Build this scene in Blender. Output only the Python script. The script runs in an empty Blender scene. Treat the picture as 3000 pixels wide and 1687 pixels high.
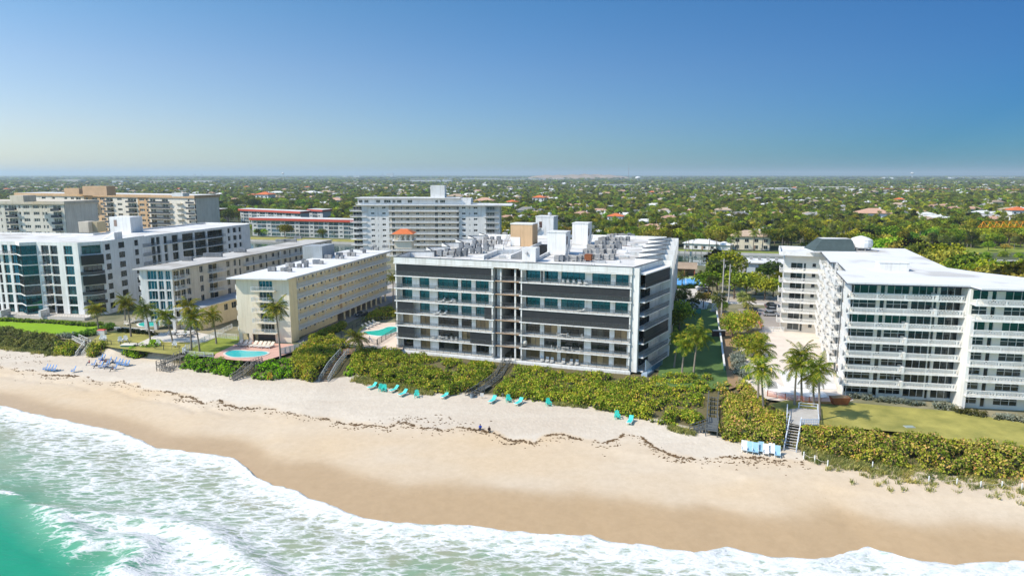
import bpy, math, random
import numpy as np
from mathutils import Vector

SC = bpy.context.scene
# ------------------------------------------------------------------ camera
CAM_H = 46.0
FOC, PCX, PCY, HORIZON = 2000.0, 1500.0, 843.5, 511.0
PITCH = math.atan((PCY - HORIZON) / FOC)
cam_data = bpy.data.cameras.new("camera")
cam = bpy.data.objects.new("camera", cam_data)
SC.collection.objects.link(cam)
cam.location = (0, 0, CAM_H)
cam.rotation_euler = (math.pi / 2 - PITCH, 0, 0)
cam_data.sensor_width = 36.0
cam_data.lens = 36.0 * FOC / 3000.0
cam_data.clip_start = 1.0
cam_data.clip_end = 120000.0
SC.camera = cam
# ------------------------------------------------------------------ sky and sun
SUN_EL = math.radians(47)
SUN_AZ = math.radians(200)          # direction towards the sun, from +X counter-clockwise
sun_dir = Vector((math.cos(SUN_AZ) * math.cos(SUN_EL), math.sin(SUN_AZ) * math.cos(SUN_EL), math.sin(SUN_EL)))
world = bpy.data.worlds.new("World")
SC.world = world
world.use_nodes = True
wt = world.node_tree
wt.nodes.clear()
w_out = wt.nodes.new("ShaderNodeOutputWorld")
w_bg = wt.nodes.new("ShaderNodeBackground")
w_sky = wt.nodes.new("ShaderNodeTexSky")
w_sky.sky_type = 'NISHITA'
w_sky.sun_disc = False
w_sky.sun_elevation = SUN_EL
w_sky.sun_rotation = math.pi / 2 - SUN_AZ
w_sky.altitude = 0
w_sky.air_density = 1.0
w_sky.dust_density = 0.35
w_sky.ozone_density = 3.0
w_hsv = wt.nodes.new("ShaderNodeHueSaturation")
w_hsv.inputs["Saturation"].default_value = 1.1
w_bg.inputs["Strength"].default_value = 0.15
wt.links.new(w_sky.outputs[0], w_hsv.inputs["Color"])
# paler and warmer towards the sun, deeper blue away; brightened out of view as fill
def w_mix(c0, fac_socket, stops):
	r = wt.nodes.new("ShaderNodeValToRGB")
	while len(r.color_ramp.elements) < len(stops):
		r.color_ramp.elements.new(0.5)
	for e, (p, c) in zip(r.color_ramp.elements, stops):
		e.position = p
		e.color = (*c, 1)
	wt.links.new(fac_socket, r.inputs[0])
	m = wt.nodes.new("ShaderNodeMixRGB")
	m.blend_type = 'MULTIPLY'
	m.inputs[0].default_value = 1.0
	wt.links.new(c0, m.inputs[1])
	wt.links.new(r.outputs[0], m.inputs[2])
	return m.outputs[0]
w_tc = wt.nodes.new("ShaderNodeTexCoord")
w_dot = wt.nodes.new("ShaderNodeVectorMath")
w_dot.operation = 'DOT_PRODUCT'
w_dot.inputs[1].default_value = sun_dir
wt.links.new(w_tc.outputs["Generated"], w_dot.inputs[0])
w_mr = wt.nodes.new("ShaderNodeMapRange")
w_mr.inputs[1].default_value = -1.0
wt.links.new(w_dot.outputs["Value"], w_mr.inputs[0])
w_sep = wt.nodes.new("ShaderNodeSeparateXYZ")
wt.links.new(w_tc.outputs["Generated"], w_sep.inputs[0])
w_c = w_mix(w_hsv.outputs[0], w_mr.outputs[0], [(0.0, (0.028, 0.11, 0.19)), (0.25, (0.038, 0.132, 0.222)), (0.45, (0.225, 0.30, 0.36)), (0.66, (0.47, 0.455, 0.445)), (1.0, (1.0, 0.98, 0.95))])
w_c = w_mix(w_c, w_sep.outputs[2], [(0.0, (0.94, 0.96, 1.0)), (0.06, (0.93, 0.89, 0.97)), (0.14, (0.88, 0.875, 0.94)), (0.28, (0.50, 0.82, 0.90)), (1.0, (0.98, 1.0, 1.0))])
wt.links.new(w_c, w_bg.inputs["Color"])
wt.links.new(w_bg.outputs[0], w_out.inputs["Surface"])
sun_l = bpy.data.lights.new("sun", 'SUN')
sun_l.energy = 2.35
sun_l.angle = math.radians(0.5)
sun_l.color = (1.0, 0.91, 0.77)
sun = bpy.data.objects.new("sun", sun_l)
SC.collection.objects.link(sun)
sun.rotation_euler = (-sun_dir).to_track_quat('-Z', 'Y').to_euler()
sun.location = (-200, -50, 300)
SC.view_settings.view_transform = 'Standard'
SC.view_settings.look = 'None'
SC.view_settings.exposure = 1.2
SC.view_settings.gamma = 1.0
SC.view_settings.use_curve_mapping = False
SC.render.engine = 'CYCLES'
SC.cycles.use_denoising = True
SC.cycles.max_bounces = 6
SC.cycles.diffuse_bounces = 4
SC.cycles.glossy_bounces = 3
SC.cycles.transmission_bounces = 3
SC.cycles.transparent_max_bounces = 10
SC.cycles.volume_bounces = 0
SC.cycles.caustics_reflective = False
SC.cycles.caustics_refractive = False

# ------------------------------------------------------------------ survey helpers: where a sighted point lies on the real ground
CP, SP = math.cos(PITCH), math.sin(PITCH)
def sight(px, py):
	x = (px - PCX) / FOC
	y = -(py - PCY) / FOC
	return x, CP + y * SP, -SP + y * CP
def G(px, py, z=0.0):
	d = sight(px, py)
	t = (z - CAM_H) / d[2]
	return (d[0] * t, d[1] * t)
def AY(px, py, Y):
	d = sight(px, py)
	t = Y / d[1]
	return (d[0] * t, Y, CAM_H + d[2] * t)
A14 = math.radians(14.5)
UX, UY = math.cos(A14), -math.sin(A14)       # along the coast
VX, VY = math.sin(A14), math.cos(A14)        # inland
def UV(s, v):
	return (s * UX + v * VX, s * UY + v * VY)
def to_uv(x, y):
	return (x * UX + y * UY, x * VX + y * VY)
rnd = random.Random(7)
nrg = np.random.default_rng(11)

# ------------------------------------------------------------------ materials
A14R = math.radians(14.5)
MATS = {}
def nodes_of(m):
	m.use_nodes = True
	nt = m.node_tree
	nt.nodes.clear()
	return nt, nt.nodes.new("ShaderNodeOutputMaterial")
def N(nt, t, **kw):
	n = nt.nodes.new("ShaderNode" + t)
	for k, v in kw.items():
		if k in n.inputs:
			n.inputs[k].default_value = v
		else:
			setattr(n, k, v)
	return n
def ramp(nt, fac, stops, interp='LINEAR'):
	r = nt.nodes.new("ShaderNodeValToRGB")
	r.color_ramp.interpolation = interp
	e = r.color_ramp.elements
	while len(e) < len(stops):
		e.new(0.5)
	for i, (p, c) in enumerate(stops):
		e[i].position = p
		e[i].color = (c[0], c[1], c[2], 1)
	nt.links.new(fac, r.inputs[0])
	return r.outputs[0]
def vmul(c, k):
	return tuple(min(1.0, a * k) for a in c)
def mat(name, col, rough=0.7, var=0.12, scale=0.6, bump=0.0, bscale=8.0, spec=0.3, metal=0.0, rand=0.0, col2=None, streak=0.0, seams=0.0):
	"""plain painted or natural surface: two-scale stain noise on the base colour, optional relief, optional object-to-object variation"""
	if name in MATS:
		return MATS[name]
	m = bpy.data.materials.new(name)
	nt, out = nodes_of(m)
	L = nt.links.new
	b = N(nt, "BsdfPrincipled")
	b.inputs["Roughness"].default_value = rough
	b.inputs["Metallic"].default_value = metal
	b.inputs["Specular IOR Level"].default_value = spec
	geo = N(nt, "NewGeometry")
	n1 = N(nt, "TexNoise", Scale=scale, Detail=6.0, Roughness=0.6)
	L(geo.outputs["Position"], n1.inputs["Vector"])
	c = ramp(nt, n1.outputs["Fac"], [(0.3, vmul(col2 or col, 1 - var)), (0.7, vmul(col, 1 + var * 0.5))])
	def times(c, t):
		q = N(nt, "MixRGB", blend_type='MULTIPLY')
		q.inputs[0].default_value = 1.0
		L(c, q.inputs[1]); L(t, q.inputs[2])
		return q.outputs[0]
	if streak > 0:        # rain runs down the wall
		mp = N(nt, "Mapping")
		mp.inputs["Scale"].default_value = (1.6, 1.6, 0.10)
		L(geo.outputs["Position"], mp.inputs["Vector"])
		ns = N(nt, "TexNoise", Scale=1.0, Detail=5.0, Roughness=0.65)
		L(mp.outputs[0], ns.inputs["Vector"])
		k = 1 - streak
		c = times(c, ramp(nt, ns.outputs["Fac"], [(0.36, (k, k * 0.985, k * 0.95)), (0.52, (1, 1, 1))]))
	if seams > 0:         # welded sheet joints and patches of a roof membrane
		mp = N(nt, "Mapping")
		mp.inputs["Rotation"].default_value = (0, 0, -A14R)
		L(geo.outputs["Position"], mp.inputs["Vector"])
		bt_ = N(nt, "TexBrick", Scale=1.0)
		bt_.inputs["Brick Width"].default_value = 9.0
		bt_.inputs["Row Height"].default_value = 1.9
		bt_.inputs["Mortar Size"].default_value = 0.05
		k = 1 - seams
		bt_.inputs["Color1"].default_value = (1, 1, 1, 1)
		bt_.inputs["Color2"].default_value = (1 - seams * 0.25,) * 3 + (1,)
		bt_.inputs["Mortar"].default_value = (k, k, k, 1)
		L(mp.outputs[0], bt_.inputs["Vector"])
		c = times(c, bt_.outputs["Color"])
		pn_ = N(nt, "TexNoise", Scale=0.09, Detail=3.0)
		L(geo.outputs["Position"], pn_.inputs["Vector"])
		c = times(c, ramp(nt, pn_.outputs["Fac"], [(0.34, (0.74, 0.72, 0.69)), (0.44, (1, 1, 1))]))
	if rand > 0:
		oi = N(nt, "ObjectInfo")
		h = N(nt, "HueSaturation")
		mr = N(nt, "MapRange")
		mr.inputs[3].default_value = 1 - rand
		mr.inputs[4].default_value = 1 + rand
		L(oi.outputs["Random"], mr.inputs[0])
		L(mr.outputs[0], h.inputs["Value"])
		L(c, h.inputs["Color"])
		c = h.outputs[0]
	L(c, b.inputs["Base Color"])
	if bump > 0:
		n2 = N(nt, "TexNoise", Scale=bscale, Detail=4.0)
		L(geo.outputs["Position"], n2.inputs["Vector"])
		bp = N(nt, "Bump", Strength=min(1.0, bump), Distance=0.05)
		L(n2.outputs["Fac"], bp.inputs["Height"])
		L(bp.outputs[0], b.inputs["Normal"])
	L(b.outputs[0], out.inputs[0])
	MATS[name] = m
	return m
def leafmat(name, stops, trans=0.3, rand=0.12, rough=0.55):
	"""foliage: every leaf its own tone (random per island), every plant its own shift, light passing through"""
	if name in MATS:
		return MATS[name]
	m = bpy.data.materials.new(name)
	nt, out = nodes_of(m)
	L = nt.links.new
	geo = N(nt, "NewGeometry")
	oi = N(nt, "ObjectInfo")
	c = ramp(nt, geo.outputs["Random Per Island"], stops)
	h = N(nt, "HueSaturation")
	mr = N(nt, "MapRange")
	mr.inputs[3].default_value = 1 - 2.2 * rand
	mr.inputs[4].default_value = 1 + 1.6 * rand
	L(oi.outputs["Random"], mr.inputs[0])
	L(mr.outputs[0], h.inputs["Value"])
	mr2 = N(nt, "MapRange")
	mr2.inputs[3].default_value = 0.5 - 0.07 * rand
	mr2.inputs[4].default_value = 0.5 + 0.14 * rand
	wn = N(nt, "TexWhiteNoise", noise_dimensions='1D')
	L(oi.outputs["Random"], wn.inputs["W"])
	L(wn.outputs["Value"], mr2.inputs[0])
	L(mr2.outputs[0], h.inputs["Hue"])
	pn_ = N(nt, "TexNoise", Scale=0.32, Detail=4.0, Roughness=0.6)
	L(geo.outputs["Position"], pn_.inputs["Vector"])
	pr_ = ramp(nt, pn_.outputs["Fac"], [(0.34, (0.50, 0.60, 0.62)), (0.50, (0.92, 0.95, 0.95)), (0.66, (1.15, 1.02, 0.9))])
	pm_ = N(nt, "MixRGB", blend_type='MULTIPLY')
	pm_.inputs[0].default_value = 1.0
	L(c, pm_.inputs[1]); L(pr_, pm_.inputs[2])
	L(pm_.outputs[0], h.inputs["Color"])
	d = N(nt, "BsdfPrincipled", Roughness=rough)
	d.inputs["Specular IOR Level"].default_value = 0.07
	t = N(nt, "BsdfTranslucent")
	L(h.outputs[0], d.inputs["Base Color"])
	L(h.outputs[0], t.inputs["Color"])
	mx = N(nt, "MixShader")
	mx.inputs[0].default_value = trans
	L(d.outputs[0], mx.inputs[1])
	L(t.outputs[0], mx.inputs[2])
	L(mx.outputs[0], out.inputs[0])
	MATS[name] = m
	return m
def glassmat(name, tint, dark, refl=0.45, rough=0.04, var=0.6):
	"""window pane seen by day: mirror-like tinted skin over a dim room, curtains differ from pane to pane"""
	if name in MATS:
		return MATS[name]
	m = bpy.data.materials.new(name)
	nt, out = nodes_of(m)
	L = nt.links.new
	oi = N(nt, "ObjectInfo")
	c = ramp(nt, oi.outputs["Random"], [(0.0, vmul(dark, 0.5)), (0.55, dark), (0.8, vmul(dark, 1 + var)), (0.93, (dark[0] * 2 + 0.05 * var, dark[1] * 2 + 0.045 * var, dark[2] * 2 + 0.03 * var))])
	geo = N(nt, "NewGeometry")
	nz = N(nt, "TexNoise", Scale=0.9, Detail=2.0)
	L(geo.outputs["Position"], nz.inputs["Vector"])
	bp = N(nt, "Bump", Strength=0.12, Distance=0.1)
	L(nz.outputs["Fac"], bp.inputs["Height"])
	d = N(nt, "BsdfDiffuse")
	g = N(nt, "BsdfGlossy", Roughness=rough)
	g.inputs["Color"].default_value = (*tint, 1)
	L(bp.outputs[0], g.inputs["Normal"])
	L(c, d.inputs["Color"])
	mx = N(nt, "MixShader")
	mx.inputs[0].default_value = refl
	L(d.outputs[0], mx.inputs[1])
	L(g.outputs[0], mx.inputs[2])
	L(mx.outputs[0], out.inputs[0])
	MATS[name] = m
	return m
def seethrough(name, tint, alpha, refl=0.12):
	if name in MATS:
		return MATS[name]
	m = bpy.data.materials.new(name)
	nt, out = nodes_of(m)
	L = nt.links.new
	t = N(nt, "BsdfTransparent")
	p = N(nt, "BsdfPrincipled", Roughness=0.1)
	p.inputs["Base Color"].default_value = (*tint, 1)
	mx = N(nt, "MixShader")
	mx.inputs[0].default_value = alpha
	L(t.outputs[0], mx.inputs[1])
	L(p.outputs[0], mx.inputs[2])
	L(mx.outputs[0], out.inputs[0])
	MATS[name] = m
	return m

WHITE = mat("white_paint", (0.78, 0.77, 0.74), 0.6, 0.10, 0.35, 0.15, 3.0, streak=0.14)
OFFWHITE = mat("offwhite_paint", (0.72, 0.715, 0.69), 0.65, 0.12, 0.3, 0.15, 3.0, streak=0.16)
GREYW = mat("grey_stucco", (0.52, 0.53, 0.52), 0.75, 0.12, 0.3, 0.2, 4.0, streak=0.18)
BEIGE = mat("beige_stucco", (0.70, 0.66, 0.57), 0.75, 0.10, 0.3, 0.2, 4.0, streak=0.14)
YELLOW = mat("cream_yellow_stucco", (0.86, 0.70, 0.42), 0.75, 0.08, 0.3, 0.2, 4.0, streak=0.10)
CREAM = mat("cream_stucco", (0.80, 0.71, 0.55), 0.75, 0.08, 0.3, 0.2, 4.0, streak=0.10)
TAN = mat("tan_stucco", (0.56, 0.38, 0.22), 0.8, 0.10, 0.3, 0.2, 4.0, streak=0.16)
TANPALE = mat("pale_tan_stucco", (0.62, 0.55, 0.44), 0.8, 0.10, 0.3, 0.2, 4.0, streak=0.16)
ROOFW = mat("white_roof_membrane", (0.74, 0.73, 0.70), 0.8, 0.14, 0.22, 0.2, 2.0, col2=(0.60, 0.58, 0.54), seams=0.18)
ROOFC = mat("cool_white_roof", (0.70, 0.70, 0.685), 0.8, 0.07, 0.15, 0.1, 2.0, seams=0.14)
ROOFG = mat("weathered_grey_roof", (0.52, 0.50, 0.46), 0.85, 0.2, 0.2, 0.2, 2.0, seams=0.18)
TRIMD = mat("dark_trim", (0.10, 0.10, 0.10), 0.6, 0.2)
CONC = mat("concrete", (0.45, 0.43, 0.40), 0.85, 0.18, 0.5, 0.2, 5.0)
CONCP = mat("pale_concrete", (0.60, 0.56, 0.50), 0.85, 0.12, 0.4, 0.2, 5.0)
BRONZE = mat("bronze_shutter", (0.048, 0.050, 0.053), 0.5, 0.15, 1.0, spec=0.5)
FRAMED = mat("dark_window_frame", (0.05, 0.05, 0.05), 0.5, 0.1, 2.0)
FRAMEW = mat("white_window_frame", (0.72, 0.72, 0.70), 0.5, 0.05, 2.0)
ALU = mat("aluminium", (0.55, 0.55, 0.54), 0.4, 0.1, 2.0, metal=0.6)
RAILD = mat("dark_rail", (0.09, 0.09, 0.09), 0.5, 0.1, 2.0)
RAILW = mat("white_rail", (0.72, 0.73, 0.73), 0.5, 0.05, 2.0)
SLABT = mat("slab_edge_tan", (0.50, 0.33, 0.20), 0.8, 0.15, 0.8)
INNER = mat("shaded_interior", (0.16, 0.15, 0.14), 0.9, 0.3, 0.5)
ASPH = mat("asphalt", (0.30, 0.27, 0.24), 0.9, 0.14, 0.25, 0.2, 6.0)
WOODG = mat("weathered_grey_wood", (0.24, 0.22, 0.19), 0.85, 0.25, 1.5, 0.3, 12.0, rand=0.15)
WOODD = mat("dark_stained_wood", (0.11, 0.12, 0.12), 0.8, 0.2, 1.5, 0.3, 12.0, rand=0.15)
WOODP = mat("painted_pale_wood", (0.62, 0.62, 0.58), 0.7, 0.15, 1.5, 0.2, 8.0)
WOODB = mat("brown_wood", (0.28, 0.17, 0.10), 0.8, 0.2, 1.5, 0.2, 8.0, rand=0.12)
TURQ = mat("turquoise_plastic", (0.03, 0.62, 0.50), 0.4, 0.06, 2.0, spec=0.5)
TURQC = mat("turquoise_sling", (0.06, 0.58, 0.52), 0.6, 0.1, 3.0)
BLUEC = mat("blue_canvas", (0.05, 0.22, 0.55), 0.7, 0.15, 2.0, rand=0.15)
WPLAST = mat("white_plastic", (0.76, 0.76, 0.74), 0.45, 0.05, 2.0, spec=0.5)
BEIGEF = mat("beige_sling_fabric", (0.62, 0.55, 0.44), 0.8, 0.1, 2.0)
GREYF = mat("grey_sling_fabric", (0.22, 0.22, 0.23), 0.8, 0.1, 2.0)
ACB = mat("condenser_beige", (0.58, 0.54, 0.48), 0.6, 0.25, 1.5, rand=0.3)
ACD = mat("condenser_dark_grille", (0.22, 0.23, 0.24), 0.6, 0.2, 2.0, rand=0.25)
RUST = mat("rusty_brown_metal", (0.24, 0.08, 0.03), 0.7, 0.2, 2.0)
TERRA = mat("orange_clay_tile", (0.60, 0.16, 0.05), 0.8, 0.18, 1.2, 0.3, 4.0)
SALMON = mat("salmon_clay_tile", (0.48, 0.29, 0.20), 0.8, 0.15, 0.8, 0.3, 4.0, rand=0.15)
TANROOF = mat("tan_tile_roof", (0.40, 0.30, 0.21), 0.8, 0.15, 0.8, 0.3, 4.0, rand=0.2)
GREYROOF = mat("grey_shingle_roof", (0.26, 0.25, 0.24), 0.85, 0.15, 0.8, 0.3, 4.0, rand=0.3)
SLATE = mat("dark_slate_shingle", (0.06, 0.085, 0.085), 0.8, 0.2, 1.0, 0.3, 4.0)
WHITEROOF = mat("white_tile_roof", (0.66, 0.66, 0.64), 0.8, 0.1, 0.8, 0.2, 4.0, rand=0.08)
REDFASC = mat("red_fascia", (0.50, 0.08, 0.05), 0.75, 0.12, 0.6)
PINKP = mat("pink_deck_paving", (0.60, 0.36, 0.28), 0.85, 0.12, 0.6, 0.2, 5.0)
BRICKR = mat("brick_red", (0.34, 0.09, 0.05), 0.85, 0.2, 1.5)
ORANGE = mat("crane_orange", (0.72, 0.26, 0.01), 0.5, 0.1, 1.0)
BARK = mat("palm_bark", (0.25, 0.21, 0.17), 0.9, 0.25, 1.5, 0.4, 6.0)
BARKD = mat("tree_bark", (0.16, 0.12, 0.09), 0.9, 0.25, 1.5, 0.4, 6.0)
GL_TEAL = glassmat("teal_glass", (0.10, 0.28, 0.32), (0.004, 0.028, 0.034), 0.38)
GL_DARK = glassmat("dark_glass", (0.40, 0.46, 0.48), (0.012, 0.015, 0.016), 0.14)
GL_CURT = glassmat("curtained_glass", (0.5, 0.5, 0.48), (0.20, 0.15, 0.08), 0.12, var=0.5)
GL_BLUE = glassmat("blue_glass", (0.08, 0.28, 0.36), (0.004, 0.04, 0.06), 0.36, var=0.3)
GL_GREEN = glassmat("green_glass", (0.12, 0.30, 0.27), (0.006, 0.04, 0.03), 0.22)
RAILGL = seethrough("rail_glass", (0.10, 0.11, 0.11), 0.34)
RAILGLC = seethrough("clear_rail_glass", (0.30, 0.36, 0.36), 0.35)
ORMESH = seethrough("orange_mesh", (0.65, 0.14, 0.04), 0.35)

# ------------------------------------------------------------------ mesh builder
class MB:
	def __init__(s):
		s.v, s.f, s.m = [], [], []
	def quad(s, a, b, c, d, m=0):
		i = len(s.v)
		s.v += [a, b, c, d]
		s.f.append((i, i + 1, i + 2, i + 3))
		s.m.append(m)
	def poly(s, pts, m=0):
		i = len(s.v)
		s.v += list(pts)
		s.f.append(tuple(range(i, i + len(pts))))
		s.m.append(m)
	def hexa(s, p, m=0):
		"""p: 4 bottom then 4 top, both counter-clockwise from above"""
		i = len(s.v)
		s.v += list(p)
		for q in ((3, 2, 1, 0), (4, 5, 6, 7), (0, 1, 5, 4), (1, 2, 6, 5), (2, 3, 7, 6), (3, 0, 4, 7)):
			s.f.append(tuple(i + k for k in q))
			s.m.append(m)
	def box(s, x0, x1, y0, y1, z0, z1, m=0):
		s.hexa([(x0, y0, z0), (x1, y0, z0), (x1, y1, z0), (x0, y1, z0), (x0, y0, z1), (x1, y0, z1), (x1, y1, z1), (x0, y1, z1)], m)
	def prism(s, poly, z0, z1, m=0, mtop=None, cap=True):
		n = len(poly)
		i = len(s.v)
		s.v += [(p[0], p[1], z0) for p in poly] + [(p[0], p[1], z1) for p in poly]
		for k in range(n):
			j = (k + 1) % n
			s.f.append((i + k, i + j, i + n + j, i + n + k))
			s.m.append(m)
		if cap:
			s.f.append(tuple(i + n + k for k in range(n)))
			s.m.append(m if mtop is None else mtop)
			s.f.append(tuple(i + n - 1 - k for k in range(n)))
			s.m.append(m)
	def bar(s, a, b, r=0.05, n=4, r2=None, m=0):
		a, b = Vector(a), Vector(b)
		d = (b - a)
		if d.length < 1e-6:
			return
		d.normalize()
		up = Vector((0, 0, 1)) if abs(d.z) < 0.95 else Vector((1, 0, 0))
		x = d.cross(up).normalized()
		y = x.cross(d)
		r2 = r if r2 is None else r2
		i = len(s.v)
		for (c, rr) in ((a, r), (b, r2)):
			for k in range(n):
				t = 2 * math.pi * (k + 0.5) / n
				s.v.append(tuple(c + x * (math.cos(t) * rr) + y * (math.sin(t) * rr)))
		for k in range(n):
			j = (k + 1) % n
			s.f.append((i + k, i + n + k, i + n + j, i + j))
			s.m.append(m)
		s.f.append(tuple(i + k for k in range(n)))
		s.f.append(tuple(i + n + n - 1 - k for k in range(n)))
		s.m += [m, m]
	def beam(s, a, b, w, h, m=0):
		"""rectangular beam from a to b, w wide (horizontal), h tall"""
		a, b = Vector(a), Vector(b)
		d = (b - a).normalized()
		x = Vector((d.y, -d.x, 0))
		x = x.normalized() if x.length > 1e-4 else Vector((1, 0, 0))
		y = x.cross(d)
		if y.z < 0:
			y = -y
		x *= w / 2
		y *= h / 2
		P = [a - x - y, a + x - y, b + x - y, b - x - y, a - x + y, a + x + y, b + x + y, b - x + y]
		s.hexa([tuple(p) for p in P], m)
	def lathe(s, prof, n=12, c=(0, 0, 0), m=0):
		i = len(s.v)
		for (r, z) in prof:
			for k in range(n):
				t = 2 * math.pi * k / n
				s.v.append((c[0] + r * math.cos(t), c[1] + r * math.sin(t), c[2] + z))
		for a in range(len(prof) - 1):
			for k in range(n):
				j = (k + 1) % n
				s.f.append((i + a * n + k, i + a * n + j, i + (a + 1) * n + j, i + (a + 1) * n + k))
				s.m.append(m)
		s.f.append(tuple(i + n - 1 - k for k in range(n)))
		s.f.append(tuple(i + (len(prof) - 1) * n + k for k in range(n)))
		s.m += [m, m]
	def mesh(s, name, mats, org=(0, 0, 0), smooth=False):
		me = bpy.data.meshes.new(name)
		ox, oy, oz = org
		me.from_pydata([(p[0] - ox, p[1] - oy, p[2] - oz) for p in s.v], [], s.f)
		mats = mats if isinstance(mats, (list, tuple)) else [mats]
		for k in mats:
			me.materials.append(k)
		if len(mats) > 1:
			me.polygons.foreach_set("material_index", s.m)
		if smooth:
			me.polygons.foreach_set("use_smooth", [True] * len(me.polygons))
		me.update()
		return me
	def build(s, name, mats, root=None, parent=None, smooth=False):
		"""an object whose coordinates are stored from the base point of its thing"""
		org = ORG.get(root.name, (0, 0, 0)) if root is not None else (0, 0, 0)
		return put(name, s.mesh(name, mats, org, smooth), parent or root)
ORG = {}
COL = SC.collection
def put(name, me, parent=None, loc=None, rz=None):
	o = bpy.data.objects.new(name, me)
	COL.objects.link(o)
	if parent is not None:
		o.parent = parent
	if loc is not None:
		o.location = loc
	if rz is not None:
		o.rotation_euler = (0, 0, rz)
	return o
def tag(o, label=None, cat=None, group=None, kind=None):
	if label: o["label"] = label
	if cat: o["category"] = cat
	if group: o["group"] = group
	if kind: o["kind"] = kind
	return o
def thing(name, label, cat, loc=(0, 0, 0), group=None, rz=0.0):
	o = bpy.data.objects.new(name, None)
	o.empty_display_size = 0.5
	COL.objects.link(o)
	o.location = loc
	o.rotation_euler = (0, 0, rz)
	ORG[o.name] = tuple(loc)
	return tag(o, label, cat, group)
def copy_tree(o, parent=None):
	c = o.copy()
	COL.objects.link(c)
	c.parent = parent
	for ch in KIDS.get(o.name) or o.children:
		copy_tree(ch, c)
	return c
KIDS = {}
def place_copy(proto, loc, rz=0.0, label=None, group=None, scale=None):
	"""proto: (root, [(part, [sub-parts])]) ; returns a copy with copies of its parts"""
	root, parts = proto
	r = root.copy()
	COL.objects.link(r)
	r.location = loc
	r.rotation_euler = (0, 0, rz)
	if scale is not None:
		r.scale = (scale, scale, scale) if isinstance(scale, (int, float)) else scale
	if label: r["label"] = label
	if group: r["group"] = group
	for p, subs in parts:
		c = p.copy()
		COL.objects.link(c)
		c.parent = r
		for q in subs:
			d = q.copy()
			COL.objects.link(d)
			d.parent = c
	return r
def tree_of(root):
	return (root, [(p, list(p.children)) for p in root.children])
class Placer:
	"""first call moves the original, later calls copy it"""
	def __init__(s, root):
		s.t = tree_of(root)
		s.n = 0
	def __call__(s, loc, rz=0.0, label=None, group=None, scale=None):
		s.n += 1
		if s.n == 1:
			r = s.t[0]
			r.location = loc
			r.rotation_euler = (0, 0, rz)
			if scale is not None:
				r.scale = (scale, scale, scale) if isinstance(scale, (int, float)) else scale
			if label: r["label"] = label
			if group: r["group"] = group
			return r
		return place_copy(s.t, loc, rz, label, group, scale)
def struct(name, mb, m, smooth=False):
	o = put(name, mb.mesh(name, m, smooth=smooth))
	o["kind"] = "structure"
	return o
def np_mesh(name, V, F, m, smooth=False):
	me = bpy.data.meshes.new(name)
	V = np.asarray(V, dtype=np.float32)
	F = np.asarray(F, dtype=np.int32)
	k = F.shape[1]
	me.vertices.add(len(V))
	me.vertices.foreach_set("co", V.ravel())
	me.loops.add(F.size)
	me.loops.foreach_set("vertex_index", F.ravel())
	me.polygons.add(len(F))
	me.polygons.foreach_set("loop_start", np.arange(0, F.size, k, dtype=np.int32))
	me.polygons.foreach_set("loop_total", np.full(len(F), k, dtype=np.int32))
	for q in (m if isinstance(m, (list, tuple)) else [m]):
		me.materials.append(q)
	if smooth:
		me.polygons.foreach_set("use_smooth", np.ones(len(F), dtype=bool))
	me.update(calc_edges=True)
	return me
def grid_faces(nx, ny):
	i = np.arange(nx * ny).reshape(ny, nx)
	return np.stack([i[:-1, :-1], i[:-1, 1:], i[1:, 1:], i[1:, :-1]], -1).reshape(-1, 4)
def vnoise(x, y, seed=0):
	"""smooth value noise, vectorised"""
	xi, yi = np.floor(x).astype(np.int64), np.floor(y).astype(np.int64)
	xf, yf = x - xi, y - yi
	xf, yf = xf * xf * (3 - 2 * xf), yf * yf * (3 - 2 * yf)
	def h(a, b):
		n = (a * 374761393 + b * 668265263 + seed * 1442695041) & 0xFFFFFFFF
		n = ((n ^ (n >> 13)) * 1274126177) & 0xFFFFFFFF
		return ((n ^ (n >> 16)) & 0xFFFF) / 65535.0
	return (h(xi, yi) * (1 - xf) + h(xi + 1, yi) * xf) * (1 - yf) + (h(xi, yi + 1) * (1 - xf) + h(xi + 1, yi + 1) * xf) * yf
def fbm(x, y, seed=0, o=4):
	s, a = 0, 0.5
	for k in range(o):
		s = s + a * vnoise(x * 2 ** k, y * 2 ** k, seed + k)
		a *= 0.5
	return s / (1 - 0.5 ** o)
# ------------------------------------------------------------------ the coast: water line, dune toe, dune crest (y as a function of x)
K = 3000 / 2576.0
water_px = [(-300, 985), (0, 1018), (65, 1036), (130, 1050), (280, 1080), (330, 1096), (400, 1127), (470, 1138), (525, 1141), (590, 1152), (625, 1178), (640, 1197), (690, 1222), (740, 1232), (800, 1262), (850, 1277), (900, 1297), (1000, 1316), (1100, 1319), (1180, 1322), (1250, 1331), (1330, 1338), (1400, 1346), (1480, 1346), (1560, 1366), (1610, 1366), (1650, 1376), (1740, 1388), (1830, 1376), (1940, 1401), (2050, 1406), (2110, 1393), (2180, 1377), (2270, 1403), (2400, 1418), (2576, 1410), (3000, 1440)]
WP = np.array([G(a * K, b * K, 0.35) for a, b in water_px])
toe_px = [(-300, 985), (0, 1013), (170, 1040), (250, 1045), (320, 1050), (420, 1045), (500, 1075), (600, 1090), (700, 1110), (860, 1112), (950, 1120), (1040, 1105), (1150, 1128), (1350, 1158), (1500, 1168), (1700, 1186), (1850, 1220), (2030, 1262), (2130, 1295), (2310, 1322), (2450, 1345), (2650, 1385), (2800, 1400), (3000, 1412), (3400, 1450)]
TP = np.array([G(a, b, 2.8) for a, b in toe_px])
def Wy(x): return np.interp(x, WP[:, 0], WP[:, 1])
def Ty(x): return np.interp(x, TP[:, 0], TP[:, 1])
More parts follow.
